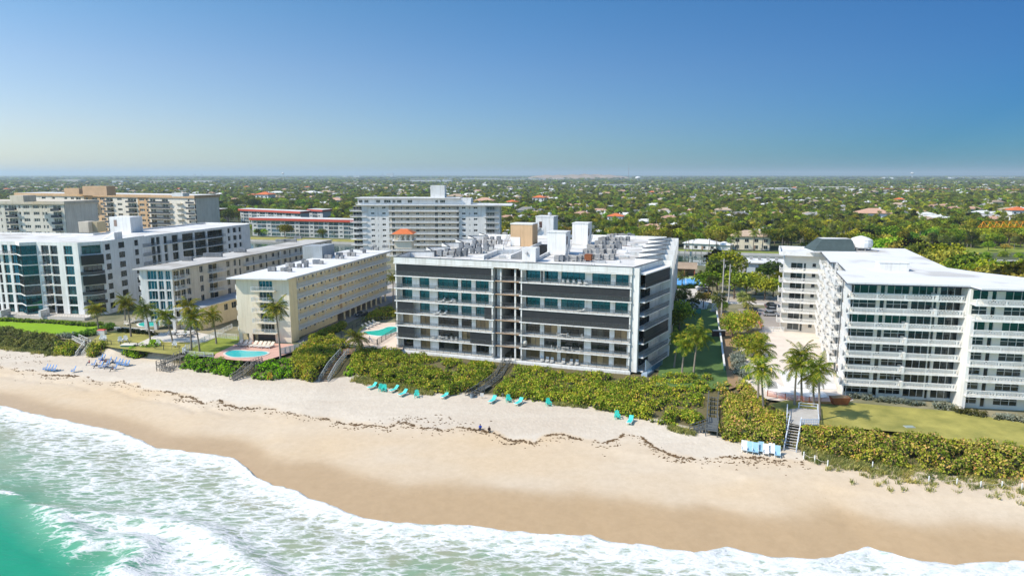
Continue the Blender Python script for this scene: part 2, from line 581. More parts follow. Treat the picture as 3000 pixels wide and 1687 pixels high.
def Cy(x): return np.interp(x, [-220, -120, -95, -60, -30, 0, 30, 55, 80, 140], [203, 168, 162, 158, 160.5, 150.5, 141, 121, 110, 95])
PLAT = 5.0
def gz(x, y):
	x = np.asarray(x, dtype=float); y = np.asarray(y, dtype=float)
	w, t, c = Wy(x), Ty(x), Cy(x)
	c = np.maximum(c, t + 4)
	f = (y - w) / np.maximum(t - w, 1)
	z = np.where(f < 0, 0.35 + (y - w) * 0.05 - 0.10 * np.maximum(0, w - y - 2.0), np.interp(f, [0, 0.28, 0.55, 0.62, 1.0], [0.35, 1.0, 1.75, 2.1, 2.8]))
	g = np.clip((y - t) / (c - t), 0, 1)
	g = g * g * (3 - 2 * g)
	z = np.where(y > t, 2.8 + (PLAT - 2.8) * g, z)
	return z
def gz1(x, y): return float(gz(x, y))

# sand ---------------------------------------------------------------
def sand_material():
	m = bpy.data.materials.new("beach_sand")
	nt, out = nodes_of(m)
	L = nt.links.new
	b = N(nt, "BsdfPrincipled")
	at = N(nt, "Attribute", attribute_name="wet")
	at2 = N(nt, "Attribute", attribute_name="damp")
	geo = N(nt, "NewGeometry")
	mp = N(nt, "Mapping")
	mp.inputs["Rotation"].default_value = (0, 0, math.radians(19))
	mp.inputs["Scale"].default_value = (0.25, 1.0, 1.0)
	L(geo.outputs["Position"], mp.inputs["Vector"])
	n1 = N(nt, "TexNoise", Scale=0.12, Detail=7.0, Roughness=0.62)
	L(mp.outputs[0], n1.inputs["Vector"])
	dry = ramp(nt, n1.outputs["Fac"], [(0.3, (0.53, 0.45, 0.355)), (0.55, (0.58, 0.51, 0.415)), (0.75, (0.625, 0.56, 0.465))])
	n0 = N(nt, "TexNoise", Scale=0.8, Detail=8.0, Roughness=0.75)
	L(geo.outputs["Position"], n0.inputs["Vector"])
	fine = ramp(nt, n0.outputs["Fac"], [(0.35, (0.93, 0.92, 0.90)), (0.65, (1.04, 1.04, 1.04))])
	damp = N(nt, "MixRGB")
	damp.inputs[2].default_value = (0.565, 0.435, 0.285, 1)
	L(at2.outputs["Fac"], damp.inputs[0])
	L(dry, damp.inputs[1])
	wet = N(nt, "MixRGB")
	wet.inputs[2].default_value = (0.455, 0.322, 0.185, 1)
	L(at.outputs["Fac"], wet.inputs[0])
	L(damp.outputs[0], wet.inputs[1])
	at3 = N(nt, "Attribute", attribute_name="litter")
	lit = N(nt, "MixRGB")
	lit.inputs[2].default_value = (0.13, 0.11, 0.05, 1)
	L(at3.outputs["Fac"], lit.inputs[0])
	L(wet.outputs[0], lit.inputs[1])
	mu = N(nt, "MixRGB", blend_type='MULTIPLY')
	mu.inputs[0].default_value = 1.0
	L(lit.outputs[0], mu.inputs[1])
	L(fine, mu.inputs[2])
	mr = N(nt, "MapRange")
	mr.inputs[3].default_value = 0.95
	mr.inputs[4].default_value = 0.30
	L(at.outputs["Fac"], mr.inputs[0])
	L(mr.outputs[0], b.inputs["Roughness"])
	b.inputs["Specular IOR Level"].default_value = 0.3
	tl = N(nt, "Attribute", attribute_name="trail")
	vt = N(nt, "TexVoronoi", Scale=1.9, Randomness=0.9)
	L(geo.outputs["Position"], vt.inputs["Vector"])
	dots = ramp(nt, vt.outputs["Distance"], [(0.10, (0.80, 0.78, 0.75)), (0.24, (1, 1, 1))])
	mt = N(nt, "MixRGB", blend_type='MULTIPLY')
	L(tl.outputs["Fac"], mt.inputs[0]); L(mu.outputs[0], mt.inputs[1]); L(dots, mt.inputs[2])
	L(mt.outputs[0], b.inputs["Base Color"])
	# foot-trodden relief on the dry sand only
	v = N(nt, "TexVoronoi", Scale=1.5)
	v2 = N(nt, "TexNoise", Scale=3.5, Detail=3.0)
	L(geo.outputs["Position"], v.inputs["Vector"])
	L(geo.outputs["Position"], v2.inputs["Vector"])
	ad = N(nt, "Math", operation='ADD')
	L(v.outputs["Distance"], ad.inputs[0])
	L(v2.outputs["Fac"], ad.inputs[1])
	tr = N(nt, "Attribute", attribute_name="trod")
	mu2 = N(nt, "Math", operation='MULTIPLY')
	L(ad.outputs[0], mu2.inputs[0])
	L(tr.outputs["Fac"], mu2.inputs[1])
	bp = N(nt, "Bump", Strength=0.4, Distance=0.10)
	L(mu2.outputs[0], bp.inputs["Height"])
	L(bp.outputs[0], b.inputs["Normal"])
	L(b.outputs[0], out.inputs[0])
	return m
def add_attr(me, name, arr):
	a = me.attributes.new(name, 'FLOAT', 'POINT')
	a.data.foreach_set("value", np.asarray(arr, dtype=np.float32).ravel())
# wrack line (seaweed) sighted along the beach
wrack_px = [(-200, 1060), (0, 1078), (60, 1085), (130, 1095), (200, 1100), (250, 1106), (300, 1120), (360, 1118), (420, 1140), (480, 1148), (540, 1158), (600, 1180), (640, 1176), (700, 1192), (760, 1190), (830, 1208), (880, 1214), (940, 1222), (1000, 1234), (1060, 1240), (1120, 1250), (1180, 1242), (1240, 1256), (1300, 1262), (1350, 1256), (1400, 1260), (1440, 1270), (1500, 1290), (1570, 1296), (1600, 1280), (1660, 1278), (1720, 1294), (1780, 1304), (1830, 1278), (1880, 1290), (1920, 1318), (1990, 1345), (2060, 1350), (2120, 1345), (2200, 1350), (2280, 1362), (2360, 1364)]
RP = np.array([G(a, b, 1.95) for a, b in wrack_px])
def Ry(x): return np.interp(x, RP[:, 0], RP[:, 1])
def wrack_offset(x, y): return y - Ry(x)
nx, ny = 620, 150
xs = np.linspace(-230, 150, nx)
X = np.repeat(xs[None, :], ny, 0)
q = np.linspace(0, 1, ny)[:, None]
lo, hi = Wy(xs)[None, :] - 14, np.maximum(Cy(xs), Ty(xs) + 4)[None, :] + 3
Y = lo + (hi - lo) * q
Z = gz(X, Y)
dn = Y - Wy(X)
trodv = np.clip((Y - Ry(X)) / 3.0, 0, 1) * (dn > 0)
Z = Z + 0.10 * (fbm(X * 0.25, Y * 0.25, 3) - 0.5) + trodv * 0.10 * (fbm(X * 1.3, Y * 1.3, 9, 3) - 0.5)
# low erosion scarp under the wrack line towards the left, and the small one far right
scl = np.clip((-38 - X) / 20, 0, 1) * np.exp(-((Y - (Ry(X) - 3.5)) / 0.9) ** 2)
Z = Z - scl * 0.35 * fbm(X * 1.2, Y * 0.9, 5, 3)
scr = np.clip((X - 52) / 10, 0, 1)
syr = np.interp(X, [50, 58, 75, 100], [G(2570, 1455, 1.6)[1], G(2700, 1470, 1.6)[1], G(2950, 1500, 1.6)[1], G(3300, 1530, 1.6)[1]])
Z = Z + scr * 0.28 / (1 + np.exp(-(Y - syr) * 9))
Z = Z - 0.40 * np.clip((Z - 4.35) / 0.5, 0, 1)
wetv = np.interp(X, [-120, -60, -40, -30, 0, 25, 60, 100], [5, 5, 6, 9.5, 10.5, 10, 7, 6]) + 3.0 * (fbm(X * 0.06, Y * 0.05, 21) - 0.5) + 1.2 * (fbm(X * 0.25, Y * 0.25, 22) - 0.5)
wet = 1 / (1 + np.exp((dn - wetv) / 0.9))
dampv = np.clip(1 - (Y - Ry(X) + 1.0 * (fbm(X * 0.4, Y * 0.4, 4) - 0.5) * 3) / 1.2, 0, 1) * (0.35 + 0.65 * np.clip(fbm(X * 0.05, Y * 0.11, 8) * 1.6 - 0.3, 0, 1))
me = np_mesh("beach", np.stack([X, Y, Z], -1).reshape(-1, 3), grid_faces(nx, ny), sand_material(), True)
add_attr(me, "wet", wet); add_attr(me, "damp", dampv); add_attr(me, "trod", trodv)
trail = np.zeros_like(X)
for (t0, amp, sd_, wd) in ((0.46, 0.05, 201, 0.5), (0.52, 0.04, 202, 0.4), (0.40, 0.07, 203, 0.35), (0.72, 0.12, 204, 0.7), (0.82, 0.1, 205, 0.6), (0.33, 0.05, 206, 0.3)):
	yl = Wy(X) + (Ty(X) - Wy(X)) * (t0 + amp * 2 * (fbm(X * 0.03, X * 0 + 1.5, sd_, 3) - 0.5))
	trail = np.maximum(trail, np.exp(-((Y - yl) / wd) ** 2) * np.clip(fbm(X * 0.04, X * 0 + 7.7, sd_ + 50, 2) * 2.2 - 0.5, 0, 1))
add_attr(me, "trail", trail)
gap = np.ones_like(X)
for (xa, xb) in ((G(306, 1040, 2.8)[0], G(372, 1040, 2.8)[0]), (G(455, 1040, 2.8)[0], G(505, 1060, 2.8)[0])):
	gap *= 1 - np.clip(np.minimum(X - xa, xb - X) / 1.0 + 0.3, 0, 1)
add_attr(me, "litter", np.clip((Y - Ty(X) - 1.2 + 1.2 * (fbm(X * 0.5, Y * 0.5, 77) - 0.5)) / 1.2, 0, 1) * gap)
put("beach", me)["kind"] = "structure"

# sea ---------------------------------------------------------------
def pts_world(lst, z=0.2):
	return np.array([G(a * K, b * K, z) for a, b in lst])
def poly_sd(px, py, P):
	"""signed distance to a polygon, negative inside"""
	d = np.full(px.shape, 1e9)
	ins = np.zeros(px.shape, dtype=bool)
	n = len(P)
	for i in range(n):
		a, b = P[i], P[(i + 1) % n]
		ex, ey = b[0] - a[0], b[1] - a[1]
		t = np.clip(((px - a[0]) * ex + (py - a[1]) * ey) / (ex * ex + ey * ey + 1e-9), 0, 1)
		d = np.minimum(d, np.hypot(px - a[0] - ex * t, py - a[1] - ey * t))
		c = ((a[1] > py) != (b[1] > py)) & (px < ex * (py - a[1]) / (ey + (1e-9 if ey >= 0 else -1e-9)) + a[0])
		ins ^= c
	return np.where(ins, -d, d)
breaker2 = pts_world([(78, 1270), (150, 1276), (240, 1284), (330, 1290), (450, 1300), (560, 1330), (620, 1370), (690, 1420), (740, 1470), (800, 1540), (420, 1560), (260, 1480), (250, 1440), (310, 1400), (270, 1390), (190, 1402), (160, 1375), (110, 1340), (92, 1300)])
lace = pts_world([(20, 1050), (130, 1062), (300, 1100), (500, 1160), (640, 1230), (800, 1290), (900, 1340), (980, 1380), (1020, 1440), (1060, 1520), (560, 1540), (420, 1440), (330, 1310), (200, 1230), (110, 1180), (80, 1120)])
lace2 = pts_world([(900, 1400), (1000, 1360), (1400, 1385), (1700, 1410), (2100, 1430), (2576, 1450), (2700, 1560), (800, 1560)])
deep = pts_world([(-600, 1230), (0, 1245), (60, 1262), (90, 1300), (110, 1345), (190, 1410), (240, 1500), (-600, 1600)])
crest3 = pts_world([(-300, 1225), (-60, 1238), (0, 1240), (25, 1243), (48, 1252), (30, 1250), (0, 1247), (-60, 1246), (-300, 1240)])
def sea_material():
	m = bpy.data.materials.new("sea_water")
	nt, out = nodes_of(m)
	L = nt.links.new
	geo = N(nt, "NewGeometry")
	fo = N(nt, "Attribute", attribute_name="foam")
	dp = N(nt, "Attribute", attribute_name="depth")
	sd = N(nt, "Attribute", attribute_name="silt")
	# water body
	wc = ramp(nt, dp.outputs["Fac"], [(0.0, (0.28, 0.335, 0.22)), (0.45, (0.19, 0.335, 0.22)), (0.8, (0.09, 0.30, 0.18)), (1.0, (0.018, 0.265, 0.145))])
	n0 = N(nt, "TexNoise", Scale=0.25, Detail=4.0)
	L(geo.outputs["Position"], n0.inputs["Vector"])
	si = N(nt, "MixRGB")
	si.inputs[2].default_value = (0.34, 0.32, 0.22, 1)
	ms = N(nt, "Math", operation='MULTIPLY')
	L(sd.outputs["Fac"], ms.inputs[0]); L(n0.outputs["Fac"], ms.inputs[1])
	L(ms.outputs[0], si.inputs[0]); L(wc, si.inputs[1])
	w = N(nt, "BsdfPrincipled", Roughness=0.22)
	w.inputs["Specular IOR Level"].default_value = 0.35
	w.inputs["IOR"].default_value = 1.33
	L(si.outputs[0], w.inputs["Base Color"])
	# stretched coordinates: foam is combed shorewards
	mp = N(nt, "Mapping")
	mp.inputs["Rotation"].default_value = (0, 0, math.radians(-58))
	mp.inputs["Scale"].default_value = (0.50, 1.45, 1.0)
	L(geo.outputs["Position"], mp.inputs["Vector"])
	nw = N(nt, "TexNoise", Scale=0.55, Detail=5.0, Roughness=0.6)
	L(mp.outputs[0], nw.inputs["Vector"])
	wr = N(nt, "VectorMath", operation='SCALE')
	wr.inputs["Scale"].default_value = 1.9
	L(nw.outputs["Color"], wr.inputs[0])
	wa = N(nt, "VectorMath", operation='ADD')
	L(mp.outputs[0], wa.inputs[0]); L(wr.outputs[0], wa.inputs[1])
	vo = N(nt, "TexVoronoi", Scale=0.62, feature='DISTANCE_TO_EDGE')
	vo2 = N(nt, "TexVoronoi", Scale=1.75, feature='DISTANCE_TO_EDGE')
	L(wa.outputs[0], vo.inputs["Vector"]); L(wa.outputs[0], vo2.inputs["Vector"])
	e1 = ramp(nt, vo.outputs["Distance"], [(0.0, (1, 1, 1)), (0.32, (0, 0, 0))])
	e2 = ramp(nt, vo2.outputs["Distance"], [(0.0, (1, 1, 1)), (0.36, (0, 0, 0))])
	nb = N(nt, "TexNoise", Scale=0.9, Detail=8.0, Roughness=0.7)
	L(wa.outputs[0], nb.inputs["Vector"])
	s1 = N(nt, "MixRGB"); s1.inputs[0].default_value = 0.42
	L(e1, s1.inputs[1]); L(e2, s1.inputs[2])
	s2 = N(nt, "MixRGB"); s2.inputs[0].default_value = 0.50
	L(s1.outputs[0], s2.inputs[1]); L(nb.outputs["Fac"], s2.inputs[2])
	# foam where pattern + density passes the threshold
	ad = N(nt, "Math", operation='ADD')
	L(s2.outputs[0], ad.inputs[0]); L(fo.outputs["Fac"], ad.inputs[1])
	fm = ramp(nt, ad.outputs[0], [(0.0, (0, 0, 0)), (0.86, (0, 0, 0)), (0.98, (0.8, 0.8, 0.8)), (1.0, (0.85, 0.85, 0.85))])
	mr = N(nt, "MapRange"); mr.inputs[1].default_value = 0.80; mr.inputs[2].default_value = 1.09
	L(ad.outputs[0], mr.inputs[0])
	f = N(nt, "BsdfPrincipled", Roughness=0.9)
	fc = ramp(nt, s2.outputs[0], [(0.20, (0.34, 0.45, 0.39)), (0.38, (0.53, 0.59, 0.55)), (0.60, (0.70, 0.705, 0.69))])
	L(fc, f.inputs["Base Color"])
	f.inputs["Specular IOR Level"].default_value = 0.1
	bh = N(nt, "Math", operation='MULTIPLY'); bh.inputs[1].default_value = 1.0
	L(ad.outputs[0], bh.inputs[0])
	b1 = N(nt, "Bump", Strength=0.9, Distance=0.3)
	L(bh.outputs[0], b1.inputs["Height"])
	L(b1.outputs[0], f.inputs["Normal"])
	rp = N(nt, "TexNoise", Scale=1.1, Detail=5.0)
	L(mp.outputs[0], rp.inputs["Vector"])
	b2 = N(nt, "Bump", Strength=0.5, Distance=0.18)
	L(rp.outputs["Fac"], b2.inputs["Height"])
	L(b2.outputs[0], w.inputs["Normal"])
	mx = N(nt, "MixShader")
	L(mr.outputs[0], mx.inputs[0]); L(w.outputs[0], mx.inputs[1]); L(f.outputs[0], mx.inputs[2])
	L(mx.outputs[0], out.inputs[0])
	return m
nx, ny = 760, 260
xs = np.linspace(-235, 150, nx)
X = np.repeat(xs[None, :], ny, 0)
q = (np.linspace(0, 1, ny) ** 1.15)[:, None]
edge = Wy(xs) + 0.9 * (fbm(xs * 0.8, xs * 0 + 3.3, 31, 3) - 0.5)
hi = edge[None, :] + 0.0
lo = np.full_like(hi, 38.0)
Y = hi + (lo - hi) * q
off = hi - Y                                   # metres seawards of the foam edge
zbase = 0.12 + 0.0 * X
front = np.exp(-((off - 0.8) / 0.9) ** 2)
sd2 = poly_sd(X, Y, breaker2)
sdl = poly_sd(X, Y, lace)
sdl2 = poly_sd(X, Y, lace2)
sdd = poly_sd(X, Y, deep)
sd3 = poly_sd(X, Y, crest3)
def soft(sd, w): return 1 / (1 + np.exp(np.clip(sd / w, -40, 40)))
wob = fbm(X * 0.22, Y * 0.22, 44, 4)
d_front = np.interp(off, [0, 1.0, 3.0, 6.0, 9.0, 14], [0.72, 0.66, 0.52, 0.38, 0.24, 0.05]) * np.interp(X, [-120, -60, 0, 60], [1.0, 1.0, 1.05, 1.25])
d_front = d_front * (0.8 + 0.4 * wob)
foam = np.maximum.reduce([d_front, 0.44 * soft(sdl - 3, 2.2) * (0.5 + 0.9 * wob), 0.40 * soft(sdl2, 3.0) * (0.4 + 1.0 * wob), 0.55 * soft(sd2, 0.8) * (0.5 + 0.8 * wob), 0.9 * soft(sd3, 0.25), 0.10 + 0.10 * wob])
foam = foam * (1 - 0.85 * soft(sdd + 1.0, 1.0) * (1 - soft(sd2 - 0.5, 0.7)) * (1 - soft(sd3 - 0.3, 0.25)))
depth = np.clip(np.maximum(off / 60.0, 0.5 * soft(sdl2 - 2, 4)) + 0.62 * soft(sdd + 3, 5.0) + 0.25 * (fbm(X * 0.05, Y * 0.05, 61) - 0.5) + 0.12, 0, 1)
silt = np.clip(1.2 - off / 26.0, 0, 1) * 1.3
Z = zbase + 0.55 * front * (0.6 + 0.8 * fbm(X * 0.3, Y * 0.3, 88, 2)) + 0.95 * np.exp(-(np.maximum(sd2, -6) + 2.2) ** 2 / 5.0) * soft(sd2 - 1.5, 0.6) + 0.65 * soft(sd3 - 1.2, 0.8)
Z = Z + 0.30 * (fbm(X * 0.16 + Y * 0.1, Y * 0.30, 71, 3) - 0.5) * np.clip(off / 6, 0, 1) + 0.30 * np.clip(foam, 0, 1) * (fbm(X * 0.8, Y * 0.9, 72, 3) - 0.35)
Z[0, :] = gz(xs, hi[0]) - 0.02
bz = gz(X, Y)
Z = np.where(off < 6, np.maximum(Z, bz + 0.03 + 0.16 * np.clip(off / 0.7, 0, 1)), Z)
Z[0, :] = bz[0] - 0.01
me = np_mesh("sea", np.stack([X, Y, Z], -1).reshape(-1, 3), grid_faces(nx, ny)[:, ::-1], sea_material(), True)
add_attr(me, "foam", foam); add_attr(me, "depth", depth); add_attr(me, "silt", silt)
put("sea", me)["kind"] = "structure"
mb = MB()
for (x0, x1, y0, y1) in ((-235, 150, -900, 38.0), (-3000, -235, -900, 170), (150, 3000, -900, 60)):
	mb.quad((x0, y0, 0.05), (x1, y0, 0.05), (x1, y1, 0.05), (x0, y1, 0.05))
m_open = mat("open_sea_water", (0.012, 0.28, 0.17), 0.12, 0.2, 0.05, 0.5, 0.8, spec=0.5)
o = put("open_sea", mb.mesh("open_sea", m_open)); o["kind"] = "structure"

# plateau, canal, far land ---------------------------------------------------------------
GROUND = mat("dry_ground", (0.30, 0.26, 0.17), 0.95, 0.25, 0.08, 0.3, 1.5, col2=(0.12, 0.14, 0.06))
GRASS = mat("lawn_grass", (0.24, 0.28, 0.04), 0.95, 0.2, 0.3, 0.5, 6.0, col2=(0.18, 0.23, 0.03))
GRASSB = mat("bright_lawn_grass", (0.21, 0.36, 0.006), 0.95, 0.10, 0.25, 0.4, 6.0)
GRASSY = mat("dry_lawn_grass", (0.36, 0.32, 0.085), 0.95, 0.25, 0.22, 0.5, 6.0, col2=(0.25, 0.25, 0.06))
GRASSD = mat("side_lawn_grass", (0.10, 0.17, 0.045), 0.95, 0.2, 0.3, 0.5, 6.0)
FARGROUND = mat("wooded_plain", (0.085, 0.10, 0.045), 0.95, 0.35, 0.012, 0.0)
SOIL = mat("bare_soil", (0.30, 0.20, 0.11), 0.95, 0.2, 0.5, 0.3, 3.0)
mb = MB()
xs = np.linspace(-420, 420, 60)
front_edge = [(float(x), float(max(Cy(x), Ty(x) + 4)) + 1.0) for x in xs]
back_edge = [(p[0] + 0, 0) for p in front_edge]
for i in range(len(front_edge) - 1):
	a, b = front_edge[i], front_edge[i + 1]
	def back(p):
		# meet the canal wall line v = 321
		s, v = to_uv(*p)
		return UV(s + 0.0, 321.0)
	c, d = back(b), back(a)
	mb.quad((a[0], a[1], PLAT), (b[0], b[1], PLAT), (c[0], c[1], PLAT), (d[0], d[1], PLAT))
struct("ground", mb, GROUND)
def sheet(name, pts, z, m, kind="structure"):
	mb = MB()
	mb.poly([(p[0], p[1], z) for p in pts])
	o = put(name, mb.mesh(name, m))
	o["kind"] = kind
	return o
CANALW = mat("canal_water", (0.012, 0.05, 0.045), 0.10, 0.2, 0.05, 0.25, 1.2, spec=0.5)
sheet("canal_water", [UV(-1500, 315), UV(1500, 315), UV(1500, 470), UV(-1500, 470)], 0.6, CANALW)
FARZ = 2.0
far_front = [(-1500, 407), (170, 407), (205, 420), (230, 432), (420, 432), (1500, 430)]
mb = MB()
fp = [UV(*p) for p in far_front]
mb.poly([(p[0], p[1], FARZ) for p in fp] + [(60000, 8000, FARZ), (60000, 60000, FARZ), (-60000, 60000, FARZ), (-60000, 8000, FARZ)])
struct("plain", mb, FARGROUND)
# sea wall of the canal, with a pale cap and piles
mb = MB()
for a, b in ((UV(-1500, 407), UV(170, 407)), (UV(-1500, 321), UV(1500, 321))):
	mb.beam((a[0], a[1], 1.0), (b[0], b[1], 1.0), 0.5, 2.06)
o = struct("seawall", mb, CONCP)
# ------------------------------------------------------------------ building kit
class Face:
	"""a vertical wall plane; a = metres along it (left to right from outside), o = metres outwards, h = height"""
	def __init__(s, p0, p1):
		s.p0, s.p1 = (p0[0], p0[1]), (p1[0], p1[1])
		dx, dy = p1[0] - p0[0], p1[1] - p0[1]
		s.len = math.hypot(dx, dy)
		s.d = (dx / s.len, dy / s.len)
		s.n = (s.d[1], -s.d[0])
		s.rz = math.atan2(s.d[1], s.d[0])
	def xy(s, a, o=0.0):
		return (s.p0[0] + s.d[0] * a + s.n[0] * o, s.p0[1] + s.d[1] * a + s.n[1] * o)
	def pt(s, a, h, o=0.0):
		x, y = s.xy(a, o)
		return (x, y, h)
	def box(s, mb, a0, a1, o0, o1, h0, h1, m=0):
		"""o0 < o1"""
		P = [s.xy(a0, o1), s.xy(a1, o1), s.xy(a1, o0), s.xy(a0, o0)]
		mb.hexa([(p[0], p[1], h0) for p in P] + [(p[0], p[1], h1) for p in P], m)
	def at(s, px, py, o=0.0):
		"""where the sight line to a photo point meets this plane: (a, h)"""
		d = sight(px, py)
		q = s.xy(0, o)
		den = d[0] * s.n[0] + d[1] * s.n[1]
		t = (q[0] * s.n[0] + q[1] * s.n[1]) / den
		x, y = d[0] * t - q[0], d[1] * t - q[1]
		return (x * s.d[0] + y * s.d[1], CAM_H + d[2] * t)
	def a(s, px, py, o=0.0):
		return s.at(px, py, o)[0]
	def sub(s, a0, a1, o=0.0):
		return Face(s.xy(a0, o), s.xy(a1, o))
def wall(mb, F, a0, a1, h0, h1, holes=(), o=0.0, depth=0.22, m=0):
	"""a wall face with real openings and reveals; holes: (a0, a1, h0, h1)"""
	ca = sorted({a0, a1, *[min(max(x, a0), a1) for q in holes for x in q[:2]]})
	ch = sorted({h0, h1, *[min(max(x, h0), h1) for q in holes for x in q[2:4]]})
	for j in range(len(ch) - 1):
		hm = (ch[j] + ch[j + 1]) / 2
		row = [q for q in holes if q[2] < hm < q[3]]
		i = 0
		while i < len(ca) - 1:
			am = (ca[i] + ca[i + 1]) / 2
			if any(q[0] < am < q[1] for q in row):
				i += 1
				continue
			k = i
			while k + 1 < len(ca) - 1 and not any(q[0] < (ca[k + 1] + ca[k + 2]) / 2 < q[1] for q in row):
				k += 1
			mb.quad(F.pt(ca[i], ch[j], o), F.pt(ca[k + 1], ch[j], o), F.pt(ca[k + 1], ch[j + 1], o), F.pt(ca[i], ch[j + 1], o), m)
			i = k + 1
	for q in holes:
		p, r, s_, t = q[:4]
		e = o - depth
		mb.quad(F.pt(p, s_, o), F.pt(p, t, o), F.pt(p, t, e), F.pt(p, s_, e), m)
		mb.quad(F.pt(r, s_, e), F.pt(r, t, e), F.pt(r, t, o), F.pt(r, s_, o), m)
		mb.quad(F.pt(p, s_, e), F.pt(r, s_, e), F.pt(r, s_, o), F.pt(p, s_, o), m)
		mb.quad(F.pt(p, t, o), F.pt(r, t, o), F.pt(r, t, e), F.pt(p, t, e), m)
WCACHE = {}
def window(root, F, a0, a1, h0, h1, n=2, glass=None, frame=None, o=0.0, rows=1, panes=True, bar=0.06, name="window"):
	glass = glass or GL_DARK
	frame = frame or FRAMED
	w, h = round(a1 - a0, 1), round(h1 - h0, 1)
	kx, kz = (a1 - a0) / w, (h1 - h0) / h
	key = (w, h, n, rows, glass.name, frame.name, panes, bar)
	if key not in WCACHE:
		mb = MB()
		for i in range(n + 1):
			x = w * i / n
			b2 = bar if 0 < i < n else bar * 1.3
			x0, x1 = max(0, x - b2 / 2), min(w, x + b2 / 2)
			if i == 0: x0, x1 = 0, bar
			if i == n: x0, x1 = w - bar, w
			mb.box(x0, x1, -0.05, 0.03, 0, h)
		for j in range(rows + 1):
			z = h * j / rows
			z0, z1 = (0, bar) if j == 0 else ((h - bar, h) if j == rows else (z - bar / 2, z + bar / 2))
			mb.box(bar, w - bar, -0.047, 0.028, z0, z1)
		mats = [frame]
		if not panes:
			mb.quad((0, 0, 0), (w, 0, 0), (w, 0, h), (0, 0, h), 1)
			mats = [frame, glass]
		pm = MB()
		pw, ph = w / n, h / rows
		pm.quad((0, 0, 0), (pw, 0, 0), (pw, 0, ph), (0, 0, ph))
		WCACHE[key] = (mb.mesh("window", mats), pm.mesh("pane", glass), pw, ph)
	me, pme, pw, ph = WCACHE[key]
	p = F.pt(a0, h0, o)
	og = ORG[root.name]
	wo = put(name, me, root, (p[0] - og[0], p[1] - og[1], p[2] - og[2]), F.rz)
	wo.scale = (kx, 1, kz)
	if panes:
		for i in range(n):
			for j in range(rows):
				put("pane", pme, wo, (i * pw, 0, j * ph))
	return wo
def glass_rail(root, F, a0, a1, h, o, hgt=1.05, step=1.7, post=RAILD, glass=RAILGL, posts_mat=None):
	mb = MB()
	F.box(mb, a0, a1, o - 0.05, o, h + hgt - 0.05, h + hgt)
	F.box(mb, a0, a1, o - 0.045, o - 0.005, h + 0.08, h + 0.12)
	n = max(1, round((a1 - a0) / step))
	w = (a1 - a0) / n
	for i in range(n + 1):
		a = a0 + w * i
		F.box(mb, a - 0.025, a + 0.025, o - 0.048, o - 0.002, h, h + hgt - 0.05)
	r = mb.build("railing", post, root)
	key = ("railglass", round(w, 2), hgt, glass.name)
	if key not in WCACHE:
		pm = MB()
		pm.quad((0, 0, 0.12), (round(w, 2), 0, 0.12), (round(w, 2), 0, hgt - 0.05), (0, 0, hgt - 0.05))
		WCACHE[key] = pm.mesh("glass_panel", glass)
	og = ORG[root.name]
	for i in range(n):
		p = F.pt(a0 + w * i, h, o - 0.025)
		put("glass_panel", WCACHE[key], r, (p[0] - og[0], p[1] - og[1], p[2] - og[2]), F.rz)
	return r
def picket_rail(root, F, a0, a1, h, o, hgt=1.05, step=0.22, m=None, name="railing", mid=False, t=0.05):
	mb = MB()
	F.box(mb, a0, a1, o - 0.06, o, h + hgt - 0.06, h + hgt)
	F.box(mb, a0, a1, o - 0.055, o - 0.005, h + 0.08, h + 0.13)
	if mid:
		F.box(mb, a0, a1, o - 0.055, o - 0.005, h + hgt * 0.5, h + hgt * 0.5 + 0.05)
	n = max(2, int((a1 - a0) / step))
	for i in range(n + 1):
		a = a0 + (a1 - a0) * i / n
		w = t if i % 8 else t * 1.6
		F.box(mb, a - w / 2, a + w / 2, o - 0.045, o - 0.015, h, h + hgt - 0.06)
	return mb.build(name, m or RAILW, root)
def louvre(root, F, a0, a1, h0, h1, o, name="storm_shutter", m=None, pitch=0.22):
	"""accordion shutter: vertical folded leaves"""
	mb = MB()
	n = max(2, int((a1 - a0) / pitch))
	for i in range(n):
		x0, x1 = a0 + (a1 - a0) * i / n, a0 + (a1 - a0) * (i + 1) / n
		xm = (x0 + x1) / 2
		mb.quad(F.pt(x0, h0, o - 0.04), F.pt(xm, h0, o + 0.04), F.pt(xm, h1, o + 0.04), F.pt(x0, h1, o - 0.04))
		mb.quad(F.pt(xm, h0, o + 0.04), F.pt(x1, h0, o - 0.04), F.pt(x1, h1, o - 0.04), F.pt(xm, h1, o + 0.04))
	return mb.build(name, m or BRONZE, root)
def parapet(mb, pts, z0, z1, t=0.3, closed=False, m=0, cap=None):
	n = len(pts)
	for i in range(n if closed else n - 1):
		a, b = pts[i], pts[(i + 1) % n]
		mb.beam((a[0], a[1], (z0 + z1) / 2), (b[0], b[1], (z0 + z1) / 2), t, z1 - z0, m)
		if cap is not None:
			mb.beam((a[0], a[1], z1 + 0.05), (b[0], b[1], z1 + 0.05), t + 0.12, 0.1, cap)
def stair_rail(mb, pts, h, r=0.04, posts=True):
	for a, b in zip(pts[:-1], pts[1:]):
		mb.bar((a[0], a[1], a[2] + h), (b[0], b[1], b[2] + h), r)
		mb.bar((a[0], a[1], a[2] + h * 0.5), (b[0], b[1], b[2] + h * 0.5), r * 0.7)
	if posts:
		for a in pts:
			mb.bar(a, (a[0], a[1], a[2] + h), r)
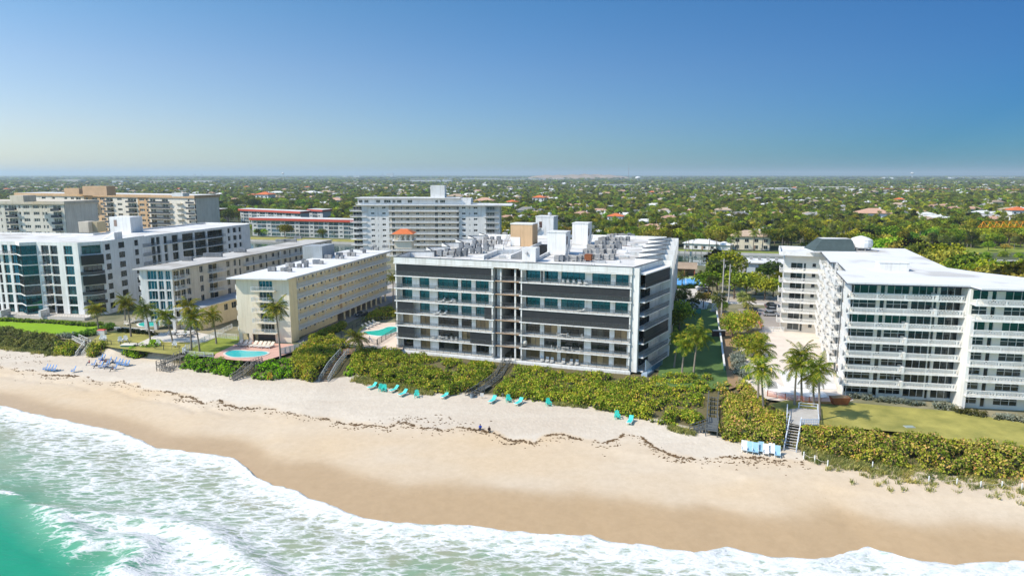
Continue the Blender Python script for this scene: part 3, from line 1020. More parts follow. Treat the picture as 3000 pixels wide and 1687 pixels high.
# rooftop condensers: beige cabinet, dark grille bands, fan guard on top
def make_condenser(body, grille, w=1.2, h=1.0):
	root = thing("condenser_unit", "air conditioner condenser", "air conditioner")
	mb = MB(); mb.box(-w / 2, w / 2, -w / 2, w / 2, 0.22, h + 0.22); mb.box(-w / 2 - 0.03, w / 2 + 0.03, -w / 2 - 0.03, w / 2 + 0.03, h + 0.221, h + 0.28)
	mb.build("cabinet", body, root)
	mb = MB()
	for k in range(5):
		z = 0.36 + k * (h - 0.2) / 5
		mb.box(-w / 2 - 0.012, w / 2 + 0.012, -w / 2 - 0.012, w / 2 + 0.012, z, z + (h - 0.2) / 5 * 0.62)
	mb.build("grille", grille, root)
	mb = MB(); mb.lathe([(w * 0.42, 0), (w * 0.42, 0.05), (w * 0.2, 0.09)], 10, (0, 0, h + 0.281)); mb.build("fan_guard", grille, root)
	mb = MB()
	for x in (-w * 0.4, w * 0.4):
		mb.box(x - 0.05, x + 0.05, -w / 2 - 0.1, w / 2 + 0.1, 0.0, 0.219)
	mb.build("stand", ALU, root)
	return root
AC1 = Placer(make_condenser(ACB, ACD))
AC2 = Placer(make_condenser(ACD, ACD, 1.1, 1.1))
AC3 = Placer(make_condenser(RUST, RUST, 1.4, 1.15))
# ------------------------------------------------------------------ the dark-shuttered seven-storey condominium in the middle
FL, FR = (-27.2, 157.0), (24.6, 138.8)
main = thing("condominium", "wide white seven-storey beachfront condominium with dark shutters and open central stairwell", "building", (*FL, PLAT), "seafront apartment buildings")
MF = Face(FL, FR)
S0, ST = 5.25, 2.94
def slab(k): return S0 + ST * k
V15 = (math.sin(math.radians(14.8)), math.cos(math.radians(14.8)))
def MP(a, b):
	return (FL[0] + MF.d[0] * a + V15[0] * b, FL[1] + MF.d[1] * a + V15[1] * b)
cx = lambda x: 1130 + x / 3.149
dx = lambda x: 1500 + x / 2.898
aL1 = MF.a(1443, 850); aR0 = MF.a(1525, 850)
WO = -2.0
L_bays = [(150, 243, 2), (310, 402, 2), (478, 668, 4), (695, 790, 2), (828, 950, 3)]
R_bays = [(118, 240, 3), (275, 390, 2), (418, 620, 4), (680, 838, 3), (880, 990, 2)]
L_bays = [(MF.a(cx(p), 830, WO), MF.a(cx(q), 830, WO), n) for p, q, n in L_bays]
R_bays = [(MF.a(dx(p), 830, WO), MF.a(dx(q), 830, WO), n) for p, q, n in R_bays]
for (b0, b1, bays) in ((0.0, aL1, L_bays), (aR0, MF.len, R_bays)):
	mb = MB()
	holes = [(p, q, slab(k) + 0.12, slab(k) + 2.45) for k in range(7) for p, q, n in bays]
	wall(mb, MF, b0 + 0.05, b1 - 0.05, PLAT - 0.5, slab(7), holes, WO, 0.3)
	mb.build("facade_wall", WHITE, main)
	for k in range(7):
		for p, q, n in bays:
			gl = GL_TEAL if k >= 3 else (GL_CURT if (k == 0 and b0 > 0) or rnd.random() < 0.25 else GL_DARK)  # teal colour on the upper floors stands in for the reflected sea
			window(main, MF, p, q, slab(k) + 0.12, slab(k) + 2.45, n, gl, FRAMED, WO - 0.28, name="sliding_door")
	for k in range(0, 8):
		mb = MB()
		MF.box(mb, b0 - 0.35, b1 + (0.25 if b0 == 0 else 0.15), WO - 0.02, 0.0, slab(k) - 0.22, slab(k))
		mb.build("balcony_slab", WHITE, main)
	for k in range(7):
		glass_rail(main, MF, b0 - 0.2, b1, slab(k), -0.08)
	for a in (b0, b1 - 0.28):
		mb = MB()
		MF.box(mb, a, a + 0.28, WO, -0.12, PLAT, slab(7) - 0.22)
		mb.build("wing_wall", WHITE, main)
# plinth under the lowest balcony, swept out at the right into the little blue-floored terrace
mb = MB()
MF.box(mb, -0.45, MF.len + 0.3, WO - 0.5, 0.12, 2.6, slab(0) - 0.221)
mb.build("plinth", OFFWHITE, main)
# shutters pulled across whole balconies and short runs of them
def shut(k, a0, a1): louvre(main, MF, a0, a1, slab(k) + 0.02, slab(k) + ST - 0.24, -0.2)
shut(6, 0.3, aL1 - 0.35)
for k, p, q in ((3, 103, 245), (1, 103, 250), (3, 905, 972), (1, 770, 972)):
	shut(k, MF.a(cx(p), 850, 0), MF.a(cx(q), 850, 0))
for k in (5, 3):
	shut(k, aR0 + 0.3, MF.len - 0.35)
shut(6, MF.a(dx(244), 800, 0), MF.a(dx(260), 800, 0))
# core volumes with saw-toothed flanks
TR = [(33.9 + 2.9 * i, 153.0 + 10.9 * i) for i in range(6)]
IR = [(FR[0] + 0.4, FR[1] + 0.3)] + [(TR[i][0] - 6.0 * MF.d[0], TR[i][1] - 6.0 * MF.d[1]) for i in range(5)]
right_flank = []
for i in range(6):
	right_flank += [IR[i], TR[i]]
TL = [MP(-1.2, 11.5 * (i + 1)) for i in range(6)]
IL = [MP(4.6, 11.5 * i + 2.0) for i in range(1, 6)]
left_flank = []
for i in range(5, -1, -1):
	left_flank.append(TL[i])
	if i > 0:
		left_flank.append(IL[i - 1])
inner = WO - 0.32
def corner(a, o): return MF.xy(a, o)
lw = [corner(0, inner), corner(aL1 - 0.05, inner), MP(aL1 - 1.5, 70), TL[5]] + left_flank[1:]
cr = corner(MF.len, inner)
rwp = [corner(aR0 + 0.05, inner), cr] + [right_flank[0]] + right_flank[1:] + [(TR[5][0] - 6 * MF.d[0], TR[5][1] - 6 * MF.d[1] + 6), MP(aR0 + 1.0, 78)]
RZ = slab(7)
for poly_ in (lw, rwp):
	mb = MB()
	mb.prism(poly_, PLAT - 0.3, RZ - 0.03, 0, 1)
	mb.build("wing", [OFFWHITE, ROOFW], main)
# linking block with the elevator core behind the stairwell, and the courtyard well behind it
mb = MB()
mb.prism([MP(aL1 - 0.3, 9.5), MP(aR0 + 0.3, 9.5), MP(aR0 + 0.3, 16), MP(aL1 - 0.3, 16)], PLAT, RZ - 0.05, 0, 1)
mb.prism([MP(aL1 - 1.6, 52), MP(aR0 + 1.4, 52), MP(aR0 + 1.4, 70), MP(aL1 - 1.6, 70)], PLAT, RZ - 0.05, 0, 1)
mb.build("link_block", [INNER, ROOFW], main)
# roof deck reaching out over the balconies, parapets
mb = MB()
MF.box(mb, -0.4, MF.len + 0.25, inner - 0.3, 0.02, RZ + 0.001, RZ + 0.1)
MF.box(mb, aL1 - 0.5, aR0 + 0.5, -10.0, inner - 0.31, RZ + 0.002, RZ + 0.1)
mb.build("roof_deck", ROOFW, main)
PZ = 27.15
front_pts = [MF.xy(-0.3, -0.25), MF.xy(aL1 + 0.1, -0.25), MF.xy(aR0 - 0.1, -0.25), MF.xy(MF.a(1724, 790), -0.25), MF.xy(MF.len + 0.1, -0.25)]
for i in range(4):
	mb = MB()
	parapet(mb, front_pts[i:i + 2], RZ + 0.1, PZ, 0.3, m=0, cap=1)
	mb.build("parapet", [OFFWHITE, TRIMD], main)
for pts in ([TL[5]] + left_flank[1:] + [MF.xy(-0.2, -1.2)], [MF.xy(MF.len, -0.5)] + right_flank):
	for i in range(len(pts) - 1):
		mb = MB()
		parapet(mb, pts[i:i + 2], RZ - 0.02, PZ - 0.05 - 0.003 * i, 0.3, m=0, cap=1)
		mb.build("parapet", [WHITE, TRIMD], main)
mb = MB()
bp_ = [TL[5], MP(aL1 - 1.5, 70), MP(aR0 + 1.0, 78), (TR[5][0], TR[5][1] + 6)]
parapet(mb, bp_, RZ - 0.02, PZ - 0.4, 0.3)
for a in (aL1 - 0.4, aR0 + 0.4):
	parapet(mb, [MP(a, 16.5), MP(a, 51.5)], RZ - 0.02, PZ - 0.55 - 0.01 * a / 30, 0.35)
parapet(mb, [MP(aL1 - 6, 12), MP(aL1 - 6, 24), MP(aL1 - 0.7, 28)], RZ - 0.02, PZ - 0.3, 0.3)
mb.build("parapet", WHITE, main)
# central open stairwell
BW = Face(MF.xy(aL1 + 0.2, -0.5), MF.xy(aR0 - 0.2, -0.5))
for k in range(1, 8):
	mb = MB()
	BW.box(mb, 0.05, BW.len - 0.05, -8.0, 0.0, slab(k) - 0.2, slab(k) - 0.05, 0)
	BW.box(mb, 0.05, BW.len - 0.05, 0.002, 0.04, slab(k) - 0.22, slab(k) - 0.04, 1)
	mb.build("landing", [CONC, SLABT], main)
	if k < 7:
		picket_rail(main, BW, 0.1, BW.len - 0.1, slab(k) - 0.05, -0.1, 1.0, 0.3, RAILD, t=0.03)
for px in (cx(1060), cx(1192)):
	a = BW.a(px, 850)
	mb = MB(); BW.box(mb, a - 0.16, a + 0.16, -0.5, -0.12, PLAT, slab(7) - 0.22); mb.build("column", OFFWHITE, main)
mb = MB()
a = BW.a(cx(1060), 850)
for k in range(7):
	BW.box(mb, 0.3, a - 0.3, -7.9, -0.9, slab(k) + 0.0, slab(k) + 2.6)
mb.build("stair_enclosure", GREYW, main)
mb = MB()
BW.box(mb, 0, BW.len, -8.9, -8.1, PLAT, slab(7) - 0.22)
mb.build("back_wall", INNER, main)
# first flank bay: balconies facing up the coast
SF = Face((FR[0] + 0.9, FR[1] + 0.9), (TR[0][0] - 0.3, TR[0][1] - 0.5))
for k in range(0, 8):
	mb = MB()
	SF.box(mb, 0, SF.len, 0.0, 2.3, slab(k) - 0.2 - 0.001, slab(k) - 0.001)
	mb.build("balcony_slab", WHITE, main)
	if k < 7:
		picket_rail(main, SF, 0.15, SF.len - 0.1, slab(k), 2.25, 1.0, 0.25, RAILD, t=0.03)
		window(main, SF, 0.5, 8.5, slab(k) + 0.1, slab(k) + 2.45, 5, GL_DARK, FRAMED, 0.05, name="sliding_door")
for k in (6, 2):
	louvre(main, SF, 0.3, SF.len - 0.2, slab(k) + 0.02, slab(k) + ST - 0.22, 2.15)
mb = MB()
SF.box(mb, -0.75, -0.02, -0.6, 1.2, PLAT, PZ - 0.15); mb.build("corner_pier", OFFWHITE, main)
for i, t in enumerate(TR):
	e = Face((t[0] - 0.2, t[1] - 0.3), (t[0] + 2.4 * SF.n[0], t[1] + 2.4 * SF.n[1]))
	mb = MB(); e.box(mb, 0, e.len, -0.2, 0.2, PLAT - 0.2, PZ - 0.2 - 0.01 * i); mb.build("fin_wall", WHITE, main)
	if i:
		f = Face(IR[i], (t[0] - 0.3, t[1] - 0.5))
		for k in range(7):
			mb = MB(); f.box(mb, 0, f.len, 0.01, 2.1, slab(k) - 0.2, slab(k)); mb.build("balcony_slab", WHITE, main)
# terrace and outside steps at the near right corner
mb = MB()
SF.box(mb, -0.8, 9.0, 2.31, 3.6, 3.2, slab(0) - 0.25)
mb.build("terrace", mat("blue_grey_terrace", (0.34, 0.42, 0.50), 0.7, 0.1), main)
mb = MB()
for i in range(7):
	SF.box(mb, 6.2 + i * 0.5 - 5.2, 6.7 + i * 0.5 - 5.2, 2.35, 2.55, slab(0) - 0.2, slab(0) + 2.2 - i * 0.3)
mb.build("stepped_wall", OFFWHITE, main)
picket_rail(main, Face(SF.xy(-0.8, 3.6), SF.xy(8.5, 3.6)), 0, 9.0, slab(0) - 0.25, 0, 1.0, 0.25, mat("blue_rail", (0.10, 0.22, 0.34), 0.5))
# roof houses
def roofhouse(px0, px1, base, top, name, m, depth=5.0, z=RZ, face_dir=MF.d, cap=True):
	Yb = G((px0 + px1) / 2, base, z)
	l = AY(px0, base, Yb[1]); r = AY(px1, base, Yb[1])
	htop = AY((px0 + px1) / 2, top, Yb[1])[2]
	w = abs(r[0] - l[0])
	c = Yb
	p0 = (c[0] - face_dir[0] * w / 2, c[1] - face_dir[1] * w / 2)
	p1 = (c[0] + face_dir[0] * w / 2, c[1] + face_dir[1] * w / 2)
	f = Face(p0, p1)
	mb = MB()
	f.box(mb, 0, f.len, -depth, 0, z + 0.02, htop)
	if cap:
		f.box(mb, -0.12, f.len + 0.12, -depth - 0.12, 0.12, htop + 0.001, htop + 0.28, 1)
	o = mb.build(name, [m, OFFWHITE if cap else m], main)
	return f, htop
f1, h1 = roofhouse(1494, 1561, 722, 658, "elevator_house", TAN, 5.0)
f2, h2 = roofhouse(1568, 1622, 690, 636, "elevator_house", OFFWHITE, 5.5)
f3, h3 = roofhouse(1602, 1658, 747, 682, "elevator_house", WHITE, 4.5)
f4, h4 = roofhouse(1675, 1722, 716, 656, "elevator_house", WHITE, 5.0)
f5, h5 = roofhouse(1528, 1570, 767, 727, "vent_house", OFFWHITE, 3.2, cap=False)
mb = MB(); f1.box(mb, 0.05, 2.9, 0.01, 0.1, RZ + 0.1, RZ + 2.6); mb.build("white_panel", WHITE, main)
mb = MB(); mb.lathe([(0.25, 0), (0.32, 0.1), (0.32, 0.3), (0.2, 0.42)], 12, (0, 0, 0)); me = mb.mesh("vent_pipe", ALU)
p = f5.pt(1.2, RZ + 2.1, 0.05); og = ORG[main.name]
o = put("vent_pipe", me, main, (p[0] - og[0], p[1] - og[1], p[2] - og[2])); o.rotation_euler = (math.pi / 2, 0, f5.rz)
mb = MB(); mb.lathe([(0.5, 0), (0.55, 0.4), (0.7, 0.7), (0.55, 1.1), (0.2, 1.25)], 12, f2.pt(4.3, h2 + 0.28, -2.0)); mb.build("roof_ventilator", ALU, main)
for f, hh, side in ((f3, 2.7, 1), (f4, 2.6, 1), (f2, 2.6, 0), (f1, 2.8, -1)):
	# steel stair to the roof-house door
	a0 = f.len if side >= 0 else 0.0
	mb = MB()
	top = f.pt(a0 + 0.9 * (1 if side >= 0 else -1), RZ + hh, -1.0)
	bot = f.pt(a0 + 0.9 * (1 if side >= 0 else -1), RZ + 0.15, 2.6)
	if side == 0:
		top = f.pt(1.6, RZ + hh, 0.6); bot = f.pt(-1.0, RZ + 0.15, 0.6)
	T, Bt = Vector(top), Vector(bot)
	sidev = Vector((f.d[0], f.d[1], 0)) * 0.4 if side else Vector((f.n[0], f.n[1], 0)) * 0.4
	for s_ in (-1, 1):
		mb.beam(tuple(T + sidev * s_), tuple(Bt + sidev * s_), 0.06, 0.22)
		for hgt in (0.5, 1.0):
			mb.bar(tuple(T + sidev * s_ + Vector((0, 0, hgt))), tuple(Bt + sidev * s_ + Vector((0, 0, hgt))), 0.035)
		for t in (0, 0.33, 0.66, 1):
			c = T.lerp(Bt, t) + sidev * s_
			mb.bar(tuple(c), tuple(c + Vector((0, 0, 1.0))), 0.03)
	for t in range(11):
		c = T.lerp(Bt, (t + 0.5) / 11)
		mb.beam(tuple(c - sidev), tuple(c + sidev), 0.26, 0.04)
	mb.build("roof_stair", ALU, main)
	mb = MB()
	if side:
		ff = Face(f.xy(f.len, 0), f.xy(f.len, -4)) if side > 0 else Face(f.xy(0, -4), f.xy(0, 0))
		ff.box(mb, 0.7, 1.6, 0.0, 0.05, RZ + hh, RZ + hh + 2.0)
	else:
		f.box(mb, 1.2, 2.2, 0.0, 0.05, RZ + hh, RZ + hh + 2.0)
	mb.build("door", mat("brown_door", (0.10, 0.05, 0.035), 0.6), main)
# pipes and curbs on the roof
mb = MB()
for i in range(26):
	a, b = rnd.uniform(6, 24), rnd.uniform(6, 60)
	if i % 2:
		a = rnd.uniform(41, 52)
	p = MP(a, b)
	mb.bar((p[0], p[1], RZ), (p[0], p[1], RZ + rnd.uniform(0.6, 1.6)), 0.07)
mb.build("vent_stack", ALU, main)
for i in range(26):
	a, b = (rnd.uniform(7, 22), rnd.uniform(8, 60)) if i % 2 else (rnd.uniform(40, 52), rnd.uniform(8, 66))
	p = MP(a, b); f = Face(p, (p[0] + MF.d[0], p[1] + MF.d[1])); mb = MB()
	f.box(mb, 0, rnd.uniform(0.6, 2.6), -rnd.uniform(0.5, 1.2), 0, RZ + 0.001, RZ + rnd.uniform(0.25, 0.7)); mb.build("roof_curb", rnd.choice((WHITE, GREYW, ALU)), main)
for i in range(12):
	a = rnd.uniform(7, 20) if i % 2 else rnd.uniform(40, 48); b = rnd.uniform(6, 58)
	p, q = MP(a, b), MP(a + rnd.uniform(2, 7), b + rnd.uniform(-1, 1)); mb = MB(); mb.bar((*p, RZ + 0.25), (*q, RZ + 0.25), 0.06); mb.build("conduit", SLABT if i % 3 == 0 else ALU, main)
# condensers
zx5 = lambda x, y: (1130 + x / 5.99, 640 + y / 5.99)
zx6 = lambda x, y: (1480 + x / 5.152, 620 + y / 5.152)
rowsL = [(740, 1390, 662, 7), (1090, 1640, 610, 6), (1340, 1850, 525, 6), (1560, 2010, 450, 6), (1750, 1980, 395, 3), (1990, 2090, 320, 2), (1480, 1760, 560, 2)]
rowsR = [(790, 1190, 745, 7), (1160, 1610, 720, 7), (1210, 1640, 640, 8), (1270, 1730, 570, 9), (1390, 1800, 508, 9), (1430, 1850, 450, 9), (1560, 1930, 395, 8)]
for rows_, fx, lab in ((rowsL, zx5, "grey condenser unit in the smaller roof cluster beside the stepped parapets"), (rowsR, zx6, "weathered condenser unit in the large roof cluster by the white elevator houses")):
	for (x0, x1, y, n) in rows_:
		for i in range(n):
			px, py = fx(x0 + (x1 - x0) * (i + rnd.uniform(-0.12, 0.12)) / max(1, n - 1), y + rnd.uniform(-3, 3))
			p = G(px, py, RZ + 0.05)
			pl = AC1 if (rnd.random() < (0.75 if fx is zx6 else 0.25)) else AC2
			pl((p[0], p[1], RZ + 0.05), MF.rz + rnd.uniform(-0.1, 0.1), lab, lab.split(" in the ")[1] + " condensers", rnd.uniform(0.9, 1.12))
p = G(*zx6(1258, 748), RZ + 0.05)
AC3((p[0], p[1], RZ + 0.05), MF.rz, "rust brown condenser unit at the front of the large roof cluster", None, 1.15)
# ------------------------------------------------------------------ white condominium with ring balustrades (right)
EZ0, ES = 5.1, 2.69
EA, EB = (61.3, 121.4), None
aE = math.radians(10.5)
ed = (math.cos(aE), -math.sin(aE))
ev = (math.sin(math.radians(19.0)), math.cos(math.radians(19.0)))
east = thing("condominium", "white eight-storey condominium with ring-pattern concrete balustrades beside a lawn", "building", (*EA, PLAT), "seafront apartment buildings")
def EP(a, b): return (EA[0] + ed[0] * a + ev[0] * b, EA[1] + ed[1] * a + ev[1] * b)
EF = Face(EA, EP(18, 0))                     # left half front (balcony edge)
zx = lambda x: 2400 + x / 2.07
aC = EF.a(zx(868), 1000)                     # the fin between the halves
EFR = Face(EP(aC + 0.6, -3.2), EP(aC + 34, -3.2))   # right half front stands forward
def es(k): return EZ0 + ES * k
WOE = -2.2
_r = MB()
def ring_mesh():
	mb = MB()
	n = 10
	for i in range(n):
		t0, t1 = 2 * math.pi * i / n, 2 * math.pi * (i + 1) / n
		def P(t, rx, rz, y): return (rx * math.cos(t), y, 0.42 + rz * math.sin(t))
		a, b = (0.22, 0.40), (0.135, 0.29)
		mb.quad(P(t0, *a, -0.04), P(t1, *a, -0.04), P(t1, *b, -0.04), P(t0, *b, -0.04))
		mb.quad(P(t0, *b, -0.04), P(t1, *b, -0.04), P(t1, *b, 0.04), P(t0, *b, 0.04))
		mb.quad(P(t0, *a, 0.04), P(t1, *a, 0.04), P(t1, *a, -0.04), P(t0, *a, -0.04))
	return mb
RING = ring_mesh()
RINGME = RING.mesh("ring", WHITE)
n_rings = 0
def ring_rail(F, a0, a1, h, o, root, single=False, skip=None):
	"""concrete balustrade: rails, posts and a run of upright rings"""
	global n_rings
	mb = MB()
	F.box(mb, a0, a1, o - 0.14, o, h + 0.93, h + 1.05)
	F.box(mb, a0, a1, o - 0.13, o - 0.01, h, h + 0.10)
	n = max(1, int((a1 - a0) / 0.5))
	w = (a1 - a0) / n
	for i in range(0, n + 1, 9):
		a = min(a0 + w * i, a1 - 0.1)
		F.box(mb, a - 0.07, a + 0.07, o - 0.135, o - 0.005, h + 0.10, h + 0.93)
	r = mb.build("balustrade", WHITE, root)
	og = ORG[root.name]
	mj = MB()
	for i in range(n):
		if i % 9 == 0 and i:
			pass
		c = a0 + w * (i + 0.5)
		if single and n_rings < 295:
			p = F.pt(c, h + 0.10, o - 0.07)
			put("ring", RINGME, r, (p[0] - og[0], p[1] - og[1], p[2] - og[2]), F.rz)
			n_rings += 1
		else:
			i0 = len(mj.v)
			for (x, y, z) in RING.v:
				q = F.xy(c + x, o - 0.07 - y)
				mj.v.append((q[0], q[1], h + 0.10 + z))
			mj.f += [tuple(i0 + k for k in f) for f in RING.f]
			mj.m += [0] * len(RING.f)
	if mj.f:
		q = mj.build("ring_run", WHITE, root, r)
		q["kind"] = "stuff"
	return r
# window bays, left half (photo columns) and right half
e_cols = [(172, 325, 3, 1.7, 2), (345, 375, 1, 2.2, 1), (385, 520, 3, 1.7, 2), (535, 665, 3, 2.0, 1), (668, 690, 1, 2.2, 1), (705, 835, 3, 2.0, 1)]
def cols(F, lst, yrow, o):
	return [(F.a(zx(p), yrow, o), F.a(zx(q), yrow, o), n, hh, rw) for p, q, n, hh, rw in lst]
eL = cols(EF, e_cols, 1000, WOE)
eR = cols(EFR, [(890, 985, 2, 1.7, 2), (1005, 1035, 1, 2.2, 1), (1085, 1235, 3, 1.75, 2), (1330, 1480, 3, 1.75, 2), (1560, 1640, 2, 1.75, 2)], 1050, WOE)
for F, cl, a1, ktop in ((EF, eL, aC, 8), (EFR, eR, EFR.len, 8)):
	holes = []
	for k in range(ktop):
		for (p, q, n, hh, rw) in cl:
			if F is EFR and k >= 6 and p > 13.5:
				continue
			h2 = 2.32
			h1 = h2 - hh if hh < 2.1 else 0.12
			if k in (7, 5) and hh < 2:
				h1 = 0.55
			holes.append((p, q, es(k) + h1, es(k) + h2, n, rw if k not in (7, 5) else 1, k))
	aend = a1 if F is EF else a1
	mb = MB()
	if F is EF:
		wall(mb, F, 0.6, aend, EZ0 - 0.3, es(8), holes, WOE, 0.2)
	else:
		wall(mb, F, 0.0, 13.4, EZ0 - 0.3, es(8), [q for q in holes if q[0] < 13.0], WOE, 0.2)
		wall(mb, F, 13.4, aend, EZ0 - 0.3, es(6), [q for q in holes if q[0] >= 13.0], WOE, 0.2)
	mb.build("facade_wall", mat("cream_white_wall", (0.78, 0.75, 0.66), 0.7, 0.08, 0.3, 0.15), east)
	for (p, q, h1, h2, n, rw, kk) in holes:
		gl = GL_GREEN if (kk == 7 and p < 11) or (kk == 5 and p < 7) else GL_DARK
		window(east, F, p, q, h1, h2, n, gl, FRAMEW, WOE - 0.16, rw if q - p > 1.2 else 1, bar=0.08)
	for k in range(1, 8):
		mb = MB()
		e = aend
		if F is EFR and k == 7:
			e = 15.5
		F.box(mb, -0.3 if F is EF else 0.0, e, WOE - 0.02, 0.0, es(k) - 0.2, es(k))
		mb.build("balcony_slab", WHITE, east)
		ring_rail(F, -0.2 if F is EF else 0.1, e - (0.3 if F is EF else 0), es(k), -0.02, east, single=(F is EF) or k < 3)
	if F is EF:
		for k in range(1, 8):     # partition piers between flats
			a = EF.a(zx(690 if k >= 6 else 525), 1000)
			mb = MB(); F.box(mb, a - 0.22, a + 0.22, WOE, 0.02, es(k) - 0.21, es(k) + 1.1); mb.build("pier", WHITE, east)
# fin wall and stepped link between halves
mb = MB()
EF.box(mb, aC, aC + 0.5, WOE, 2.4, PLAT - 0.2, es(6) + 0.4)
mb.build("fin_wall", WHITE, east)
mb = MB()
EF.box(mb, aC - 0.1, aC + 0.58, WOE, 0.6, es(6) + 0.401, es(8))
mb.build("pier", WHITE, east)
# volume
eb = [EF.xy(0.6, WOE - 0.22), EF.xy(aC + 0.2, WOE - 0.22), EFR.xy(0.0, WOE - 0.22), EFR.xy(13.2, WOE - 0.22), EP(aC + 13.5, 10), EP(aC + 1.5, 14), EP(aC + 1.0, 62), EP(0.6, 62), EP(0.6, 30), EP(2.0, 30), EP(2.0, 14), EP(0.6, 14)]
mb = MB(); mb.prism(eb, PLAT - 0.3, es(8) - 0.02); mb.build("core", WHITE, east)
mb = MB(); mb.prism([EFR.xy(13.25, WOE - 0.22), EFR.xy(34, WOE - 0.22), EP(aC + 34, 14), EP(aC + 13.3, 14)], PLAT - 0.3, es(6)); mb.build("core", WHITE, east)
ro = [EF.xy(-1.0, 0.7), EF.xy(aC + 0.1, 0.7), EFR.xy(0.3, 0.6), EFR.xy(15.8, 0.6), EP(aC + 16.0, 8), EP(aC + 6.5, 18), EP(aC + 2.5, 24), EP(aC + 2.0, 63), EP(-0.5, 63), EP(-0.5, 31), EP(1.0, 31), EP(1.0, 15), EP(-1.0, 15)]
mb = MB(); mb.prism(ro, es(8) + 0.05, es(8) + 0.32); mb.build("roof", ROOFC, east)
mb = MB()
c0 = sum(p[0] for p in ro) / len(ro); c1 = sum(p[1] for p in ro) / len(ro)
parapet(mb, ro, es(8) - 0.12, es(8) + 0.049, 0.12, True); mb.build("fascia", mat("navy_fascia", (0.03, 0.035, 0.06), 0.5), east)
# side towards the pool: stacked balconies, solid white panels
ESF = Face(EP(0.55, 62), EP(0.55, 0))
for k in range(0, 8):
	for j, (b0, b1, out) in enumerate(((0.2, 5.0, 1.3), (16.5, 21.0, 1.6), (24.5, 29.0, 2.0), (32.0, 36.0, 1.6), (40, 44, 1.8), (48, 52, 1.4))):
		a0, a1 = 62 - b1, 62 - b0
		mb = MB()
		if k:
			ESF.box(mb, a0, a1, 0.0, out, es(k) - 0.2, es(k) - 0.004)
			ESF.box(mb, a0, a1, out - 0.12, out, es(k), es(k) + 1.02)
			mb.build("side_balcony", WHITE, east)
		window(east, ESF, a0 + 0.8, a1 - 0.8, es(k) + 0.1, es(k) + 2.2, 2, GL_DARK, FRAMEW, 0.03, panes=False)
		if k and j:
			f = Face(ESF.xy(a1, 0), ESF.xy(a1, out)) if False else Face(ESF.xy(a1, out), ESF.xy(a1, 0))
			ring_rail(f, 0.1, out, es(k), 0.05, east)
	for b in (8.5, 11.5, 22.6, 30.4, 38):
		if 2 < b < 60:
			window(east, ESF, 62 - b - 0.8, 62 - b, es(k) + 1.0, es(k) + 2.1, 1, GL_DARK, FRAMEW, 0.03, panes=False)
# cross wing closing the pool court
w0, w1 = G(2283, 972, 5.0), G(2392, 980, 5.0)
WF = Face(w0, w1)
wc = lambda x: 2250 + x / 3.0185
wcols = [(165, 300, 3, 1.75), (355, 383, 1, 2.1)]
wtop = WF.at(2340, 765)[1]
ws = (wtop - 5.1) / 8.0
ws = 2.66
holes = []
for k in range(8):
	for p, q, n, hh in ((WF.a(wc(178), 900, -1.6), WF.a(wc(282), 900, -1.6), 2, 1.8), (WF.a(wc(290), 900, -1.6), WF.a(wc(312), 900, -1.6), 1, 2.1), (WF.a(wc(365), 900, -1.6), WF.a(wc(400), 900, -1.6), 1, 1.0)):
		holes.append((p, q, 5.1 + ws * k + 2.25 - hh, 5.1 + ws * k + 2.25, n))
mb = MB(); wall(mb, WF, 0.3, WF.len + 1.0, PLAT - 0.2, 5.1 + ws * 7.55, [q for q in holes if q[3] < 5.1 + ws * 7.5], -1.6, 0.2); mb.build("facade_wall", MATS["cream_white_wall"], east)
for q in holes:
	if q[3] < 5.1 + ws * 7.5:
		window(east, WF, q[0], q[1], q[2], q[3], q[4], GL_DARK, FRAMEW, -1.75)
for k in range(1, 7):
	mb = MB(); WF.box(mb, -0.9, WF.len + 0.4, -1.62, 0.0, 5.1 + ws * k - 0.2, 5.1 + ws * k); mb.build("balcony_slab", WHITE, east)
	ring_rail(WF, -0.9, WF.len + 0.3, 5.1 + ws * k, 0.0, east)
	wl = Face(WF.xy(-0.9, -9), WF.xy(-0.9, 0.0))
	mb = MB(); wl.box(mb, 5.0, 9.0, -1.0, 0.0, 5.1 + ws * k - 0.2, 5.1 + ws * k); mb.build("balcony_slab", WHITE, east)
	ring_rail(wl, 5.0, 9.0, 5.1 + ws * k, 0.0, east)
wz = 5.1 + ws * 7.6
mb = MB(); mb.prism([WF.xy(0.3, -1.82), WF.xy(WF.len + 3, -1.82), WF.xy(WF.len + 3, -15), WF.xy(0.3, -15)], PLAT, wz - 0.05); mb.build("core", WHITE, east)
mb = MB(); WF.box(mb, -1.2, WF.len + 2.0, -15.5, 0.5, wz, wz + 0.3); mb.build("roof", ROOFC, east)
mb = MB(); parapet(mb, [WF.xy(-1.0, 0.3), WF.xy(WF.len + 1.8, 0.3), WF.xy(WF.len + 1.8, -15), WF.xy(-1.0, -15)], wz + 0.301, wz + 1.0, 0.3, True); mb.build("parapet", WHITE, east)
